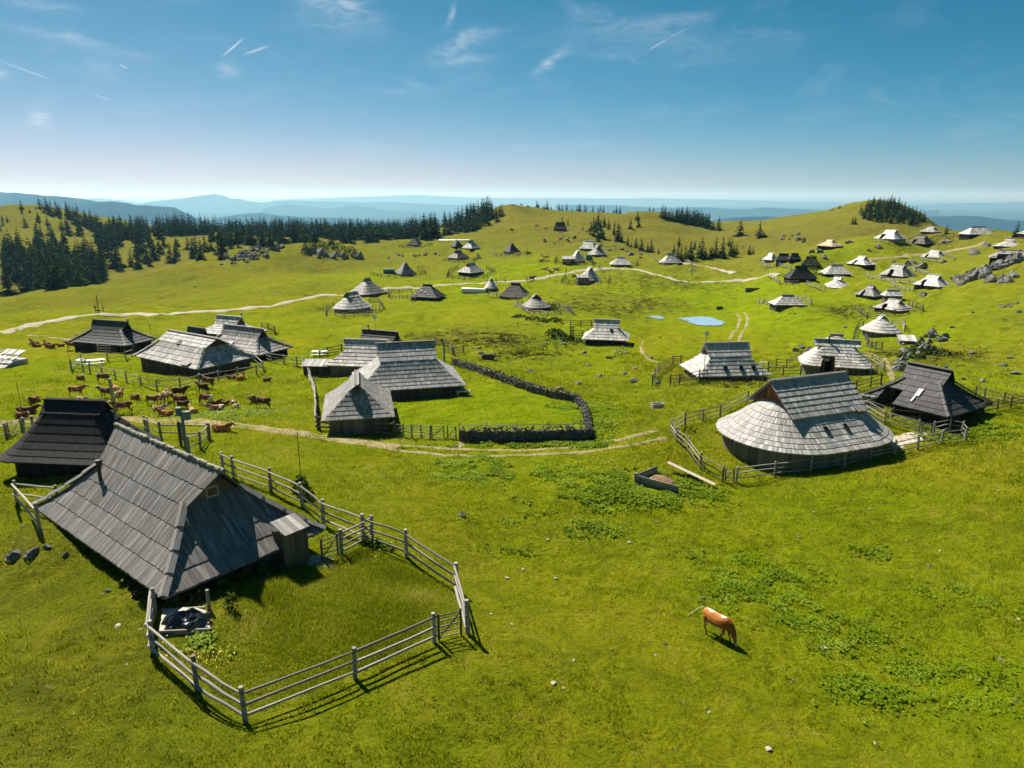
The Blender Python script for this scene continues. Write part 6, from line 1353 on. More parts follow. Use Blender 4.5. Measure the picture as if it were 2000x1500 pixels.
def build_cows():
    m, n, l, b = mat('cow_coat', .7, .1); at_ = n.new('ShaderNodeAttribute'); at_.attribute_name = 'coat'; l.new(at_.outputs['Color'], b.inputs['Base Color']); M['coat'] = m
    ging, brn, dbr, cream = (.33, .13, .036), (.16, .062, .021), (.075, .032, .015), (.46, .25, .11)
    fore = bpy.data.objects.new('cow', cow_mesh('fore', coat((.42, .155, .035), 0, 3, back=.095), .022)); COL.objects.link(fore)
    def put(o, px, py, yaw, sc=1.0, dzz=0.0):
        p = at(px, py); x, y = p[0], p[1]
        o.location = (x, y, p[2]+dzz); o.rotation_euler = (0, 0, R(yaw)); o.scale = (sc*.84, sc*.92, sc*.95)
        # lie along the slope
        e = .8*sc; c, s_ = math.cos(R(yaw)), math.sin(R(yaw)); pit = math.atan2(gz(x-c*e, y-s_*e)-gz(x+c*e, y+s_*e), 2*e); o.rotation_euler = (0, pit, R(yaw))
    put(fore, 1400, 1246, -54, .93, .0); tag(fore, 'orange brown grazing cow with a white back stripe, alone in the right foreground meadow', 'cow')
    K = {}
    for key, pose, base, kw in (('sb', 'stand', brn, dict(white=.12)), ('sg', 'stand', ging, dict(white=.25, rump=.12)), ('sd', 'stand', dbr, dict()), ('gb', 'graze', brn, dict(white=.2, rump=.2)), ('lb', 'lie', brn, dict()), ('lg', 'lie', ging, dict(white=.1)), ('lw', 'lie', ging, dict(white=.42)), ('lc', 'lie', cream, dict()), ('sw', 'stand', brn, dict(white=.4)), ('sc', 'stand', cream, dict(white=.2))):
        K[key] = cow_mesh(pose, coat(base, seed=len(K)+11, **kw), .045)
    grp = 'cattle of the brown herd on the left pasture'
    H = [ # mesh, px, py, yaw, scale, label
     ('lb', 158, 742, -10, .95, 'brown cow lying down furthest up left, above the grazing brown cow'), ('gb', 202, 749, -15, 1.05, 'brown and white cow grazing beside the left fence posts'), ('sg', 150, 776, 25, 1.05, 'brown cow with a white rump standing alone on the left'),
     ('lb', 67, 786, -60, 1.0, 'brown cow lying on the far left, above the gate'), ('lb', 52, 807, 10, 1.1, 'dark brown cow lying beside the left edge gate'), ('lb', 42, 816, -20, .9, 'smaller brown cow lying in front of the one beside the left edge gate'),
     ('sb', 210, 779, 165, 1.05, 'brown cow behind the tall grey post, head to the left'), ('sg', 229, 774, 150, 1.0, 'cow with a white back just behind the tall grey post'), ('sg', 234, 785, 75, 1.0, 'ginger cow seen from behind right of the tall grey post'), ('lb', 265, 780, -10, .9, 'brown cow lying alone in the middle of the herd, right of the grey post'), ('lw', 160, 784, 0, .8, 'cow mostly hidden behind the tar black roof ridge'),
     ('sb', 241, 809, -150, 1.05, 'brown cow standing nearest behind the tar black hut'), ('sb', 298, 792, 0, .9, 'brown calf standing at the left of the tight group'), ('sw', 317, 790, 95, 1.0, 'white flanked cow seen from behind in the tight group'), ('sg', 328, 785, 80, 1.0, 'ginger white cow behind the white flanked one in the tight group'), ('sd', 350, 778, 20, 1.0, 'very dark cow with a pale back at the top of the tight group'),
     ('sb', 353, 796, 185, 1.1, 'long bodied brown cow across the middle of the tight group'), ('sd', 358, 801, 5, .8, 'small dark calf in front of the long bodied brown cow'), ('lw', 310, 802, 10, .85, 'white bellied calf lying left below the tight group'), ('lg', 325, 813, 180, 1.05, 'white and ginger cow lying lowest in the herd'), ('lc', 377, 808, 150, 1.0, 'cream coloured cow lying curled up beside the small calf'),
     ('sb', 405, 757, 160, 1.05, 'brown cow by the long fence, head to the left'), ('sd', 398, 768, 175, .95, 'dark brown cow just below the one at the long fence'), ('sd', 404, 767, 150, .6, 'tiny dark calf under the two cows near the long fence'), ('gb', 405, 793, 175, 1.1, 'large brown cow with a white face right of the tight group'), ('lb', 416, 794, 10, .9, 'brown cow lying behind the white dotted one'), ('lw', 424, 802, 200, 1.0, 'white and brown cow lying right of the large white faced cow'), ('lb', 436, 792, 30, .7, 'brown head and back of a cow lying behind the white and brown one'),
     ('lw', 456, 790, 100, .8, 'white legged calf lying alone right of the herd'), ('lw', 462, 797, -30, .7, 'white patched calf lying just below the lone calf'), ('lb', 453, 741, 180, .8, 'brown calf lying under the long fence, left one'), ('lg', 471, 742, 100, 1.0, 'ginger cow lying under the long fence, right one'), ('lb', 521, 745, -10, .75, 'tiny brown calf lying alone right of the long fence'),
     ('lb', 504, 788, 180, .95, 'brown cow lying behind the far right standing cow'), ('sb', 514, 800, 195, 1.05, 'brown cow standing at the right end of the herd'), ('lg', 432, 842, 10, 1.02, 'white and ginger cow lying on the verge of the dirt track'),
     ('lb', 68, 673, 170, 1.0, 'leftmost cow of the resting row below the upper road'), ('lb', 72, 678, 180, 1.0, 'second resting cow, nearest in the left of the row below the upper road'), ('lb', 92, 675, 170, 1.05, 'resting brown cow in the middle of the row below the upper road'), ('lb', 100, 680, 175, 1.1, 'lowest resting cow of the row below the upper road'), ('lb', 120, 677, 180, .8, 'rightmost resting calf of the row below the upper road'), ('sb', 140, 683, 175, 1.05, 'brown cow standing right of the resting row'),]
    for k, px, py, yaw, sc, lab in H:
        o = bpy.data.objects.new('cow', K[k]); COL.objects.link(o); put(o, px, py, yaw+random.uniform(-28, 28), sc*.92); tag(o, lab, 'cow', grp)
    F = [('sc', 1012, 503, 0, 'pale cow standing left of the dark one on the upper meadow'), ('sd', 1034, 500, 180, 'dark cow on the upper meadow near the charcoal pyramid hut'), ('sc', 1058, 502, 90, 'pale cow seen from behind on the upper meadow'), ('sc', 1066, 508, 0, 'pale cow right below the one seen from behind'), ('lc', 1057, 510, 0, 'pale cow lying left of the lower pale cow'),
     ('lc', 1064, 527, 0, 'pale cow lying above the road, left one'), ('lc', 1085, 527, 0, 'pale cow lying above the road, right one'), ('lc', 1077, 532, 180, 'pale cow lying closest to the road'), ('sb', 1110, 518, 180, 'brown cow standing below the green netted yard'), ('sb', 1130, 519, 0, 'brown cow right of the one below the green netted yard'), ('sd', 1039, 549, 0, 'dark cow walking on the verge of the gravel road behind a walker'), ('sb', 1122, 546, 0, 'ginger cow inside the rail yard under the road bend'),
     ('sc', 1065, 450, 0, 'pale cow left of the lone hill barn'), ('sc', 1047, 445, 0, 'brown cow high on the central hill slope'), ('sd', 999, 453, 180, 'dark cow low on the central hill slope'), ('sc', 1095, 457, 0, 'pale cow in front of the lone hill barn'), ('sg', 801, 462, 0, 'ginger cow on the village crest, left one'), ('sb', 827, 461, 180, 'brown cow on the village crest, right one'), ('sg', 1147, 455, 0, 'pale brown cow at the edge of the spruces on the hill'),
     ('sb', 1002, 404, 0, 'cow on the very top of the central hill, left one'), ('sg', 1018, 403.5, 180, 'cow on the very top of the central hill, middle one'), ('sb', 1030, 405.5, 0, 'cow on the very top of the central hill, right one')]
    for k, px, py, yaw, lab in F:
        if at(px, py) is None: continue
        o = bpy.data.objects.new('cow', K[k]); COL.objects.link(o); put(o, px, py, yaw, 1.15); tag(o, lab, 'cow', 'cattle far off around the village')

# ---------------------------------------------------------------- people
def build_people():
    skin = plain('skin', (.45, .26, .18), .6)
    chains = [([(0, 0, .95), (0, 0, 1.15), (0, 0, 1.38), (0, 0, 1.46)], [(.16, .11), (.15, .10), (.19, .11), (.07, .07)], 0), ([(0, 0, 1.44), (.01, 0, 1.53), (.02, 0, 1.62), (.02, 0, 1.72), (.01, 0, 1.77)], [.055, .06, .085, .09, .05], 0)]
    for sy, ph in ((-1, 1), (1, -1)):
        chains.append(([(0, sy*.09, .98), (.03+ph*.08, sy*.1, .52), (ph*.16, sy*.1, .1), (.06+ph*.16, sy*.1, .04)], [(.09, .1), .065, .045, .05], 0))
        chains.append(([(0, sy*.19, 1.40), (-ph*.04, sy*.25, 1.12), (.06-ph*.06, sy*.25, .88), (.08-ph*.07, sy*.24, .80)], [.06, .045, .035, .035], 0))
    body = tubes_to_mesh('body', chains, .03, 3); body.materials.clear(); body.materials.append(skin); body.polygons.foreach_set('use_smooth', [True]*len(body.polygons))
    tr = [([(0, 0, .9), (0, 0, 1.02)], [(.175, .13), (.17, .125)], 0)] + [([(0, sy*.09, 1.0), (.03+ph*.08, sy*.1, .52), (ph*.16, sy*.1, .12)], [(.105, .115), .08, .062], 0) for sy, ph in ((-1, 1), (1, -1))]
    sh = [([(0, 0, .98), (0, 0, 1.15), (0, 0, 1.38), (0, 0, 1.44)], [(.18, .13), (.17, .12), (.205, .13), (.09, .08)], 0)] + [([(0, sy*.19, 1.40), (-ph*.04, sy*.26, 1.12)], [.075, .06], 0) for sy, ph in ((-1, 1), (1, -1))]
    tm, sm = tubes_to_mesh('trousers', tr, .03, 2), tubes_to_mesh('shirt', sh, .03, 2)
    hm = MB(); hm.tube([(-.02, 0, 1.64), (-.01, 0, 1.72), (0, 0, 1.80)], [.10, .105, .06], 9); ho = hm.build('hair', M['bark']); hair = ho.data; bpy.data.objects.remove(ho)
    cols = {k: plain(k+'_cloth', c) for k, c in dict(dark=(.03, .035, .05), blue=(.05, .18, .32), white=(.6, .6, .62), red=(.35, .05, .04), grey=(.2, .2, .2)).items()}
    def person(px, py, yaw, shc, trc, label, world=None):
        p = world or at(px, py); r = empty('person', p, R(yaw)); tag(r, label, 'person')
        for nme, me, mt in (('body', body, None), ('shirt', sm, shc), ('trousers', tm, trc), ('hair', hair, None)):
            d = me.copy() if mt else me
            if mt: d.materials.clear(); d.materials.append(cols[mt])
            o = bpy.data.objects.new(nme, d); COL.objects.link(o); o.parent = r
    person(969, 552, 0, 'dark', 'grey', 'walker in dark clothes on the gravel road beside the white chapel')
    person(987, 551, 180, 'grey', 'dark', 'walker in grey on the gravel road, second right of the white chapel')
    person(1029, 550.5, 0, 'red', 'dark', 'walker in red ahead of the dark cow on the gravel road')
    person(1106, 533, 180, 'dark', 'dark', 'dark dressed walker at the road bend above the rail yard')
    person(1170, 526, 0, 'blue', 'dark', 'person in blue left of another at the road by the low white hut'); person(1174, 526.5, 180, 'blue', 'grey', 'person in blue with grey trousers at the road by the low white hut')
    person(187, 610, 0, 'grey', 'dark', 'person in grey left of the wayside post on the upper left road'); person(202, 609.5, 180, 'white', 'dark', 'person with a white top right of the wayside post on the upper left road')

# ---------------------------------------------------------------- small things
def build_small():
    def post(name, label, px, py, h, r0, mt, cat='post', top=None):
        p = at(px, py); root = empty(name, p); tag(root, label, cat); m = MB(); m.tube([(0, 0, -.3), (0, 0, h)], [r0, r0*.85], 8); m.build('pole', M[mt], root)
        if top: top(root, h)
        return root
    def boxes(root, h):
        m = MB(); m.tube([(.33, .1, h-.62), (.33, .1, h-.02)], .22, 12, .5); m.build('lamp_drum', M['bluegrey'], root)
        m = MB(); m.tube([(-.3, .15, h-.35), (-.3, .15, h+.25)], .2, 12, .5); m.build('lamp_drum', M['bluegrey'], root)
        m = MB(); m.beam((-.35, .1, h-.2), (.4, .1, h-.2), .1); m.build('cross_arm', M['bluegrey'], root)
    post('utility_post', 'tall blue grey post with two drums on top behind the nearest hut', 365, 888, 3.3, .13, 'bluegrey', top=boxes)
    p = at(354, 872); m = MB(); m.tube([(0, 0, -.3), (0, 0, 2.0)], .12, 8); o = m.build('fence_support', M['logdark']); o.location = p; tag(o, 'thick dark support post left of the tall blue grey post', 'post')
    post('antenna_pole', 'thin rusty rod rising from the yard fence behind the nearest hut', 590, 962, 3.9, .025, 'darkmetal', 'pole')
    post('wooden_post', 'pale grey post standing behind the ridge of the tar black hut', 224, 806, 3.4, .15, 'metal', top=lambda r_, h: None)
    def dish(root, h):
        m = MB(); m.tube([(0, -.05, h), (0, -.12, h)], [.16, .3], 12); m.build('dish', M['lightboard'], root)
    post('antenna_pole', 'thin mast with a flat box left of the big round ended hut', 1487, 758, 2.9, .035, 'metal', 'pole', top=lambda r_, h: (lambda m: (m.box((0, 0, h), (.8, .15, .15), tint=.8), m.build('antenna', M['lightboard'], r_)))(MB()))
    post('antenna_pole', 'mast with a small dish on the left gable of the hut with three skylights', 1374, 742, 5.6, .04, 'metal', 'pole', top=dish)
    post('antenna_pole', 'little antenna mast behind the dark brown middle hut', 735, 683, 5.0, .04, 'metal', 'pole', top=dish)
    post('wooden_post', 'dark forked post right of the biggest middle hut', 868, 705, 2.8, .14, 'bluegrey')
    post('antenna_pole', 'thin rod standing among the cows at the left fence corner', 140, 727, 4.2, .03, 'darkmetal', 'pole')
    post('antenna_pole', 'thin rod standing near the left edge cows', 45, 818, 3.6, .03, 'darkmetal', 'pole')
    post('wooden_post', 'short leaning post in the near yard by the hut wall', 409, 1192, .95, .085, 'log')
    post('antenna_pole', 'small pole near the silvery hut', 296, 664, 2.8, .04, 'darkmetal', 'pole')
    def signs(root, h):
        m = MB(); m.box((-.32, -.05, h-.1), (.55, .05, .32), tint=.8, rz=.15); m.box((.3, -.05, h-.25), (.5, .05, .3), tint=.9, rz=-.1); m.build('sign_board', M['lightboard'], root)
    post('signpost', 'post with two blank white boards in front of the red brown entrance', 1607, 731, 2.1, .06, 'metal', 'sign', top=signs)
    post('signpost', 'small white information board on the meadow below the far gravel spur', 1351, 541, 2.6, .07, 'logdark', 'sign', top=lambda r_, h: (lambda m: (m.box((0, 0, h-.4), (1.3, .08, 1.1), tint=.8), m.build('sign_board', M['lightboard'], r_)))(MB()))
    def cross(root, h):
        m = MB(); m.beam((-.55, 0, h-.8), (.55, 0, h-.8), .1); m.beam((-.5, 0, .55), (.5, 0, .55), .12, .3); m.build('cross_bar', M['logdark'], root)
    post('wayside_cross', 'wooden wayside cross at the upper left road between two people', 193, 611, 4.2, .1, 'logdark', 'cross', top=cross)
    def trough(px, py, L, w, h, yaw, mt, label):
        p = at(px, py); r = empty('water_trough', p, R(yaw)); tag(r, label, 'trough'); m = MB(); t = .09
        m.box((0, -w/2, h/2-.1), (L, t, h+.2)); m.box((0, w/2, h/2-.1), (L, t, h+.2)); m.box((-L/2+t/2, 0, h/2-.1), (t, w-t, h+.2)); m.box((L/2-t/2, 0, h/2-.1), (t, w-t, h+.2)); m.box((0, 0, .1), (L-2*t, w-t, .06)); m.build('basin', M[mt], r)
        m = MB(); m.box((0, 0, h-.14), (L-2*t-.01, w-t-.01, .04)); m.build('water', M['glass'], r)
    trough(1283, 796, 1.25, .6, .45, 18, 'concrete', 'small grey concrete trough on the grass left of the big round hut')
    trough(1470, 568, 4.0, 1.3, .7, -3, 'logdark', 'long dark trough in the bright meadow above the trapezoid hut')
    trough(1405, 602, 1.4, .8, .4, 0, 'logdark', 'tiny dark trough above the right end of the pond')
    def table(px, py, yaw, label):
        p = at(px, py); r = empty('picnic_table', p, R(yaw)); tag(r, label, 'table')
        m = MB()
        for i in range(4): m.box((0, -.36+.24*i, .76), (2.2, .21, .05), tint=random.random())
        m.build('table_top', M['plank'] if False else M['lightboard'], r)
        for sy in (-1, 1): m = MB(); m.box((0, sy*.85, .45), (2.2, .3, .05), tint=random.random()); m.build('bench', M['lightboard'], r)
        for sx in (-1, 1):
            m = MB(); m.beam((sx*.75, -.85, .0), (sx*.75, -.2, .73), .1); m.beam((sx*.75, .85, .0), (sx*.75, .2, .73), .1); m.beam((sx*.75, -.9, .4), (sx*.75, .9, .4), .09); m.build('leg', M['log'], r)
    table(188, 713, 25, 'white picnic table with benches in the corner of the big fenced yard'); table(625, 696, 5, 'white picnic table left of the pale middle hut')
    # white tarpaulin hump beside the picnic table
    p = at(157, 706); o = bpy.data.objects.new('tarpaulin_heap', rock_mesh(77, 2, .2, .5)); COL.objects.link(o); o.data.materials.clear(); o.data.materials.append(M['lightboard']); o.location = (p[0], p[1], p[2]+.1); o.scale = (1.1, .7, .9); tag(o, 'white tarpaulin heap behind the long rail fence corner', 'tarpaulin')
    p = at(905, 773); r = empty('stone_bench', p, R(8)); tag(r, 'pale slab bench at the right corner of the biggest middle hut', 'bench'); m = MB(); m.box((0, 0, .5), (1.5, .5, .1)); m.build('seat', M['concrete'], r)
    for sx in (-1, 1): m = MB(); m.box((sx*.55, 0, .2), (.2, .4, .5)); m.build('leg', M['concrete'], r)
    p = at(597, 717); 
    # wooden frame with manure left of the big round hut
    c = [at(*q) for q in ((1240,943),(1325,966),(1397,951),(1283,925))]; o0 = c[0]; r = empty('manure_box', o0); tag(r, 'wooden manure box filled with brown straw among dock leaves', 'manure box')
    for a, b in ((0, 1), (0, 3)):
        m = MB(); A, B = Vector(c[a])-Vector(o0), Vector(c[b])-Vector(o0)
        for j in range(3): m.beam(A+Vector((0, 0, .12+.2*j)), B+Vector((0, 0, .12+.2*j)), .06, .19, random.random())
        m.build('board_side', M['log'], r)
    m = MB(); m.box((0, 0, .3), (.16, .16, .9)); m.build('corner_post', M['log'], r)
    cx = (Vector(c[0])+Vector(c[1])+Vector(c[3]))/3 - Vector(o0) + Vector((.2, .15, .3)); hp = rock_mesh(55, 3, .25, .45); hp.materials.clear(); hp.materials.append(M['manure']); o = bpy.data.objects.new('manure_heap', hp); COL.objects.link(o); o.parent = r; o.location = cx; o.scale = (1.3, .85, .6)
    a, b = at(1303, 918), at(1396, 953); m = MB(); m.beam((0, 0, .62), (b[0]-a[0], b[1]-a[1], b[2]-a[2]+.25), .42, .05, .8); o = m.build('loose_plank', M['plank']); o.location = a; tag(o, 'long pale plank laid across the manure box', 'plank')
    # sand pit with black tarpaulin by the near fence
    c = [at(*q) for q in ((318,1200),(312,1243),(412,1238),(402,1195))]; o0 = c[0]; r = empty('sand_box', o0); tag(r, 'plank framed sand pit beside the near left fence', 'sand pit')
    for a, b in ((1, 2), (0, 3)):
        m = MB(); A, B = Vector(c[a])-Vector(o0), Vector(c[b])-Vector(o0); m.beam(A+Vector((0, 0, .1)), B+Vector((0, 0, .1)), .06, .3, .7); m.build('board_side', M['log'], r)
    m = MB(); N_ = 8; rr = random.Random(4); G = [[None]*(N_+1) for _ in range(N_+1)]
    for i in range(N_+1):
        for j in range(N_+1):
            u, v = i/N_, j/N_; q = Vector(c[0]).lerp(Vector(c[1]), v).lerp(Vector(c[3]).lerp(Vector(c[2]), v), u); G[i][j] = Vector((q.x-o0[0], q.y-o0[1], gz(q.x, q.y)-o0[2]+.14+rr.uniform(-.03, .05)))
    for i in range(N_):
        for j in range(N_): m.face([G[i][j], G[i][j+1], G[i+1][j+1], G[i+1][j]])
    m.build('sand', M['sand'], r, smooth=True)
    mt, n, l, b_ = mat('black_plastic_sheet', .25, .6); b_.inputs['Base Color'].default_value = (.015, .016, .02, 1)
    q = at(365, 1222); bm = bmesh.new(); bmesh.ops.create_grid(bm, x_segments=22, y_segments=16, size=1)
    for v in bm.verts:
        x, y = v.co.x, v.co.y; e = max(0, 1-(x*x+y*y)); v.co.z = e**.5*.55 + .16*vnoise(np.array([x]), np.array([y]), .22, 3)[0]*(.4+e) + .1*vnoise(np.array([x]), np.array([y]), .1, 4)[0]*e; v.co.x *= 1.0+.12*math.sin(y*7); v.co.y *= .72+.1*math.sin(x*6)
    me = bpy.data.meshes.new('black_tarpaulin'); bm.to_mesh(me); bm.free(); me.materials.append(mt); o = bpy.data.objects.new('black_tarpaulin', me); COL.objects.link(o); o.location = (q[0], q[1], q[2]+.12); o.scale = (.85, .85, .8); o.rotation_euler = (0, 0, .3); tag(o, 'crumpled shiny black plastic sheet heaped on the sand pit', 'tarpaulin')
    # long white strip behind the two dark huts, stone platform, green boxes, board by the hut with skylights
    def slab(name, pix, h, mt, label, cat, lift=0.0):
        P = [at(*p_) for p_ in pix]; o_ = P[0]; z1 = max(p_[2] for p_ in P)+h; m_ = MB(); tp = [Vector((p_[0]-o_[0], p_[1]-o_[1], z1-o_[2])) for p_ in P]; bt = [Vector((p_[0]-o_[0], p_[1]-o_[1], p_[2]-o_[2]-.4)) for p_ in P]
        nrm = (tp[1]-tp[0]).cross(tp[2]-tp[0]).z
        if nrm < 0: tp, bt = tp[::-1], bt[::-1]
        m_.face(tp)
        for i in range(len(tp)): j = (i+1) % len(tp); m_.face([bt[i], bt[j], tp[j], tp[i]])
        ob = m_.build(name, M[mt]); ob.location = o_; tag(ob, label, cat)
    slab('tarpaulin_strip', [(857,472.5),(857,469.8),(917,469),(918,471.5)], .25, 'lightboard', 'long pale blue white sheet on the grass behind the two touching huts', 'tarpaulin')
    slab('stone_platform', [(901,571),(903,565),(949,565),(949,571)], .2, 'lightboard', 'flat pale stone platform left of the cone shaped white chapel', 'platform')
    for lab, px, py, w, d, h, yaw, mt in (('green rounded tank left of the hut with the green shed', 760, 534, 3.8, 1.6, 1.5, 5, 'green'), ('green netting screen right of the small white gabled hut', 1150, 508, 2.2, 2.0, 1.2, 0, 'green'), ('bluish dark bin right of the nettles', 1137, 560, .1, .1, .1, 0, 'green')):
        if w < .5: continue
        p = at(px, py); m = MB(); m.tube([(-w/2, 0, d/2), (w/2, 0, d/2)], d/2, 14); m.beam((-w*.3, -d/2, 0), (-w*.3, d/2, 0), .3, .3); m.beam((w*.3, -d/2, 0), (w*.3, d/2, 0), .3, .3); o = m.build('green_tank', M[mt]); o.location = p; o.rotation_euler = (0, 0, R(yaw)); tag(o, lab, 'tank')
    # wire and rod: barrel-like woodpile and others
    p = at(954, 702); m = MB()
    for i in range(9):
        for j in range(4): m.tube([(-.9+.2*i+(.1 if j % 2 else 0), -.4, .12+.2*j), (-.9+.2*i+(.1 if j % 2 else 0), .4, .12+.2*j)], .1, 7, random.random())
    o = m.build('woodpile', M['logdark']); o.location = p; tag(o, 'small dark woodpile on the grass behind the stone wall', 'woodpile')
    p = at(1034, 726); o = bpy.data.objects.new('stone', rock_mesh(31, 2)); COL.objects.link(o); o.location = p; o.scale = (.8, .5, .5); tag(o, 'dark stone beyond the curve of the stone wall', 'rock')
    p = at(1020, 522) 
    m = MB()
    for i in range(10):
        for j in range(5): m.tube([(-.95+.2*i+(.1 if j % 2 else 0), -.35, .12+.19*j), (-.95+.2*i+(.1 if j % 2 else 0), .35, .12+.19*j)], .1, 7, random.random())
    p = at(1686, 790); o = m.build('woodpile', M['log']); o.location = p; o.rotation_euler = (0, 0, R(-40)); tag(o, 'stack of cut firewood under the left corner of the black hut', 'woodpile')

# ---------------------------------------------------------------- grass blades and dock leaves
def blades(name, X, Y, hgt, wid, nper, mt, label, cat, tint_of, spread=.06, lean=.5, leafy=False):
    n = len(X); Z = ground(X, Y); k = nper; N_ = n*k
    x = np.repeat(X, k)+RNG.normal(0, 1, N_)*np.repeat(spread, k) if not np.isscalar(spread) else np.repeat(X, k)+RNG.normal(0, spread, N_)
    y = np.repeat(Y, k)+(RNG.normal(0, 1, N_)*np.repeat(spread, k) if not np.isscalar(spread) else RNG.normal(0, spread, N_)); z = np.repeat(Z, k)
    h = np.repeat(hgt, k)*RNG.uniform(.6, 1.3, N_); w = np.repeat(wid, k)*RNG.uniform(.7, 1.3, N_); a = RNG.uniform(0, 2*np.pi, N_); b = RNG.uniform(0, 2*np.pi, N_); ln = RNG.uniform(.1, lean, N_)*h
    if leafy:
        c, s_ = np.cos(b), np.sin(b); r_ = w*.9
        A = np.stack([x, y, z+h*.5], 1); Bp = np.stack([x+c*r_-s_*w*.5, y+s_*r_+c*w*.5, z+h], 1); Cp = np.stack([x+c*r_*2, y+s_*r_*2, z+h*.75], 1); Dp = np.stack([x+c*r_+s_*w*.5, y+s_*r_-c*w*.5, z+h], 1)
        co = np.stack([A, Bp, Cp, Dp], 1).reshape(-1, 3); q = 4
    else:
        A = np.stack([x-np.cos(a)*w/2, y-np.sin(a)*w/2, z-.02], 1); Bp = np.stack([x+np.cos(a)*w/2, y+np.sin(a)*w/2, z-.02], 1); Cp = np.stack([x+np.cos(b)*ln, y+np.sin(b)*ln, z+h], 1)
        co = np.stack([A, Bp, Cp], 1).reshape(-1, 3); q = 3
    me = bpy.data.meshes.new(name); me.vertices.add(len(co)); me.vertices.foreach_set('co', co.astype(np.float32).ravel()); me.loops.add(len(co)); me.loops.foreach_set('vertex_index', np.arange(len(co), dtype=np.int32))
    me.polygons.add(N_); me.polygons.foreach_set('loop_start', np.arange(N_, dtype=np.int32)*q); me.update(calc_edges=True)
    t = np.clip(np.repeat(tint_of, k)+RNG.normal(0, .22, N_), 0, 1); ca = me.attributes.new('tint', 'FLOAT', 'FACE'); ca.data.foreach_set('value', t.astype(np.float32))
    me.materials.append(M[mt]); o = bpy.data.objects.new(name, me); COL.objects.link(o); tag(o, label, cat, kind='stuff'); return o
def inpoly(pix, X, Y):
    P = [at(*p) for p in pix]; ins = np.zeros(len(X), bool)
    for i in range(len(P)):
        x1, y1, x2, y2 = P[i][0], P[i][1], P[i-1][0], P[i-1][1]; ins ^= ((y1 > Y) != (y2 > Y)) & (X < (x2-x1)*(Y-y1)/(y2-y1+1e-9)+x1)
    return ins
MOWN = [(770,768),(905,772),(925,735),(1010,758),(1100,785),(1135,800),(1142,850),(900,854),(778,846)]
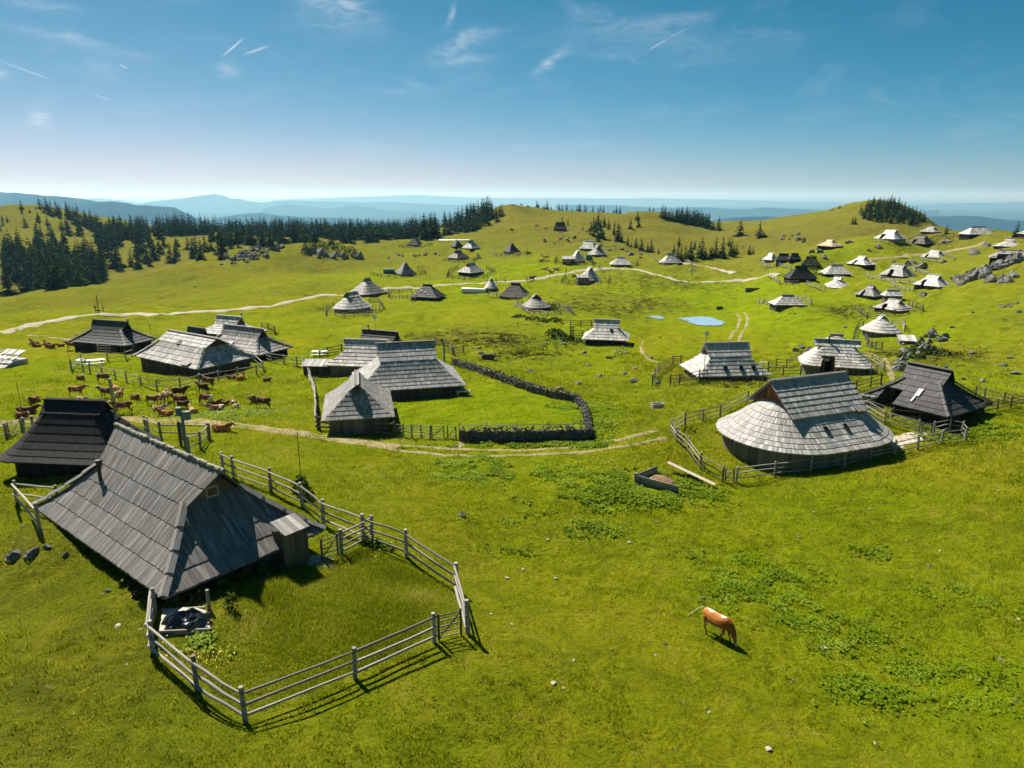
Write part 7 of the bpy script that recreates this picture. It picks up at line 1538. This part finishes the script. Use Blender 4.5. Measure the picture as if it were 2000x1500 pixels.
def build_grass():
    # over the near and middle meadow, thinning with distance
    n = 190000; r = 17+ (125-17)*RNG.random(n)**1.45; az = RNG.uniform(-.76, .72, n); X, Y = r*np.sin(az), r*np.cos(az)
    keep = vnoise(X, Y, 1.3, 41)*.5+vnoise(X, Y, 5, 42)*.5+RNG.normal(0, .35, n) > -.3+1.2*np.clip((r-70)/60, 0, 1); keep &= ~(inpoly(MOWN, X, Y) & (RNG.random(n) < .8)); X, Y, r = X[keep], Y[keep], r[keep]
    f = np.clip(r/30, .8, 3)
    t = .48+.28*vnoise(X, Y, 3.5, 43)+.16*vnoise(X, Y, 1.1, 44)
    blades('meadow_grass', X, Y, .075*f+.02, .024*f, 4, 'tuft', 'short cropped grass blades over the whole meadow', 'grass', t, .07*f)
    # taller darker tufts
    n = 15000; r = 17+93*RNG.random(n)**1.1; az = RNG.uniform(-.76, .72, n); X, Y = r*np.sin(az), r*np.cos(az)
    keep = (vnoise(X, Y, 4.5, 51)+RNG.normal(0, .4, n) > .2) & ~inpoly(MOWN, X, Y); X, Y = X[keep], Y[keep]
    blades('rough_tufts', X, Y, .11+.10*np.clip(vnoise(X, Y, 7, 55), 0, 1), np.full(len(X), .045), 14, 'tuft', 'darker rough grass tufts dotted over the meadow', 'grass', .18+.3*RNG.random(len(X))**2, .14, .9)
    # low dark heath on the rough banks
    XS = []; YS = []
    for px, py, rad, w, ch in ZSPOTS:
        if ch != 'D' or w < .6 or py > 900: continue
        p = at(px, py)
        if p is None: continue
        c_ = int(34*rad); XS.append(p[0]+RNG.normal(0, rad*.6, c_)); YS.append(p[1]+RNG.normal(0, rad*.45, c_))
    X, Y = np.concatenate(XS), np.concatenate(YS); keep = vnoise(X, Y, 3.5, 81)+vnoise(X, Y, 1.3, 82)*.6 > .05; X, Y = X[keep], Y[keep]; M['heath'] = attrmat('heath_tufts', [(0, (.06, .07, .010)), (.6, (.13, .13, .018)), (1, (.22, .20, .05))])
    blades('heath_tufts', X, Y, np.full(len(X), .22), np.full(len(X), .14), 9, 'heath', 'dark heath and rough grass on the steeper banks', 'heath', np.full(len(X), .6), .28, .9)
    # long grass in the near yard
    poly = [at(*p) for p in ((330,1290),(480,1395),(840,1240),(900,1220),(880,1150),(720,1070),(640,1095),(480,1150),(420,1220))]
    xs = [p[0] for p in poly]; ys = [p[1] for p in poly]; n = 26000; X = RNG.uniform(min(xs), max(xs), n); Y = RNG.uniform(min(ys), max(ys), n); ins = np.zeros(n, bool)
    for i in range(len(poly)):
        x1, y1, x2, y2 = poly[i][0], poly[i][1], poly[i-1][0], poly[i-1][1]; c = ((y1 > Y) != (y2 > Y)) & (X < (x2-x1)*(Y-y1)/(y2-y1+1e-9)+x1); ins ^= c
    X, Y = X[ins], Y[ins]; blades('yard_grass', X, Y, .14+.08*vnoise(X, Y, 2, 61), np.full(len(X), .022), 5, 'tuft', 'taller uncut grass inside the near fenced yard', 'grass', .5+.3*vnoise(X, Y, 1.6, 62), .09, .8)
    # dock leaves in patches
    XS = []; YS = []
    for px, py, rx, ry, cnt in ((960,925,5.5,2.0,900),(900,905,4,1.2,300),(1180,940,4.5,2.0,900),(1225,960,3,1.2,600),(1260,975,3,1.0,600),(1345,960,3,1.2,400),(1130,980,4,1.0,420),(1080,1025,3.4,.8,330),(1150,1035,2,.7,200),(1480,1120,2.6,1.2,380),(1500,1180,2.8,1.6,520),(1440,1145,2.0,1.0,200),(1540,1130,2,.8,150),(1600,1210,2.8,1.2,330),(1680,1240,2,1,200),(1710,1350,2.2,1.2,450),(1620,1260,2,1.1,150),(1780,1310,1.6,.9,140),(1700,1080,1.4,.7,110),(1395,1090,2.5,1.2,220),(1000,1080,1.5,.6,60),(400,1250,1.1,.6,260),(345,1255,.5,.3,60),(735,1065,1.0,.5,140),(1000,868,8,.5,420),(1080,868,6,.5,420),(1160,835,2,3,420),(1130,795,3,2,260),(1180,800,3,2.5,260),(1880,835,5,2,500),(1940,845,4,2,350),(1830,860,2,1,100),(400,808,5,2,170),(500,805,4,2,170),(440,820,3,2,120),(1170,640,3,3,120),(1110,665,5,3,400),(1310,930,1.6,1.2,300),(1360,935,1.4,1.0,200),(1900,1340,3,2,260),(1960,1180,2.5,1.5,160),(1840,1150,2,1,100),(700,1085,.9,.5,80)):
        p = at(px, py); cnt = int(cnt*.8); XS.append(p[0]+RNG.normal(0, rx/2, cnt)); YS.append(p[1]+RNG.normal(0, ry/1.6, cnt))
    X, Y = np.concatenate(XS), np.concatenate(YS); keep = vnoise(X, Y, .9, 71)+vnoise(X, Y, 2.2, 72)*.7 > -.25; X, Y = X[keep], Y[keep]; r = np.hypot(X, Y)
    blades('dock_leaves', X, Y, .10+.10*RNG.random(len(X)), .12*np.clip(r/45, .85, 1.5), 3, 'leaf', 'bright green dock leaves in patches over the meadow', 'weeds', .5+.3*vnoise(X, Y, 1.2, 73), .10, .5, leafy=True)
    # buttercups by the near fence
    n = 90; p = at(385, 1285); X = p[0]+RNG.normal(0, .8, n); Y = p[1]+RNG.normal(0, .35, n); M['flower'] = plain('yellow_flower', (.7, .45, .02))
    blades('buttercups', X, Y, np.full(n, .2), np.full(n, .035), 1, 'flower', 'little yellow flowers by the near left fence', 'flowers', np.full(n, .5), .1, .5, leafy=True)

def build_haze():
    me = bpy.data.meshes.new('haze'); bm = bmesh.new(); bmesh.ops.create_cube(bm, size=1); bm.to_mesh(me); bm.free()
    o = bpy.data.objects.new('haze', me); COL.objects.link(o); z0, z1 = -480, 200; o.scale = (200000, 200000, z1-z0); o.location = (0, 0, (z0+z1)/2)
    m = bpy.data.materials.new('haze'); m.use_nodes = True; n, l = m.node_tree.nodes, m.node_tree.links; n.remove(n['Principled BSDF'])
    v = n.new('ShaderNodeVolumePrincipled'); v.inputs['Color'].default_value = HAZE_COL; v.inputs['Absorption Color'].default_value = (.72, .72, .72, 1); v.inputs['Density'].default_value = HAZE_D; v.inputs['Anisotropy'].default_value = HAZE_G
    l.new(v.outputs[0], n['Material Output'].inputs['Volume']); me.materials.append(m); tag(o, 'thin blue summer haze filling the distance', 'haze', kind='stuff')
HAZE_COL, HAZE_D, HAZE_G = (.32, .66, .88, 1), 6.5e-5, .35
# ---------------------------------------------------------------- build everything
build_ground(); build_flats(); build_mountains()
build_huts()
STONE[1] = rock_mesh(41, 1, .5, .5); STONE[2] = rock_mesh(42, 1, .5, .5)
for k in STONE: STONE[k].materials.clear(); STONE[k].materials.append(M['palestone'])
build_fences(); build_rocks(); build_stone_wall(); build_trees(); build_cows(); build_people(); build_small(); build_grass()
build_haze()

# things that share a label are told apart by their order from the left
ORD = ['leftmost', 'second from left', 'third from left', 'fourth from left', 'fifth from left', 'sixth from left', 'seventh from left', 'eighth from left', 'ninth from left', 'tenth from left', 'eleventh from left', 'twelfth from left']
for o in COL.objects:
    if o.parent is None and o.get('label') and len(o['label'].split()) > 14 and ' of the ' in o['label']: o['label'] = o['label'].replace(' standing', '').replace('a little ', '').replace('well ', '')
seen = {}
for o in COL.objects:
    if o.parent is None and o.get('category') and o.get('label'): seen.setdefault(o['label'], []).append(o)
for lab, os_ in seen.items():
    if 1 < len(os_) <= 12:
        os_.sort(key=lambda o: imgpos(o.location)[0])
        for i, o in enumerate(os_):
            if len(lab.split())+len(ORD[i].split()) <= 16: o['label'] = lab + ', ' + ORD[i]
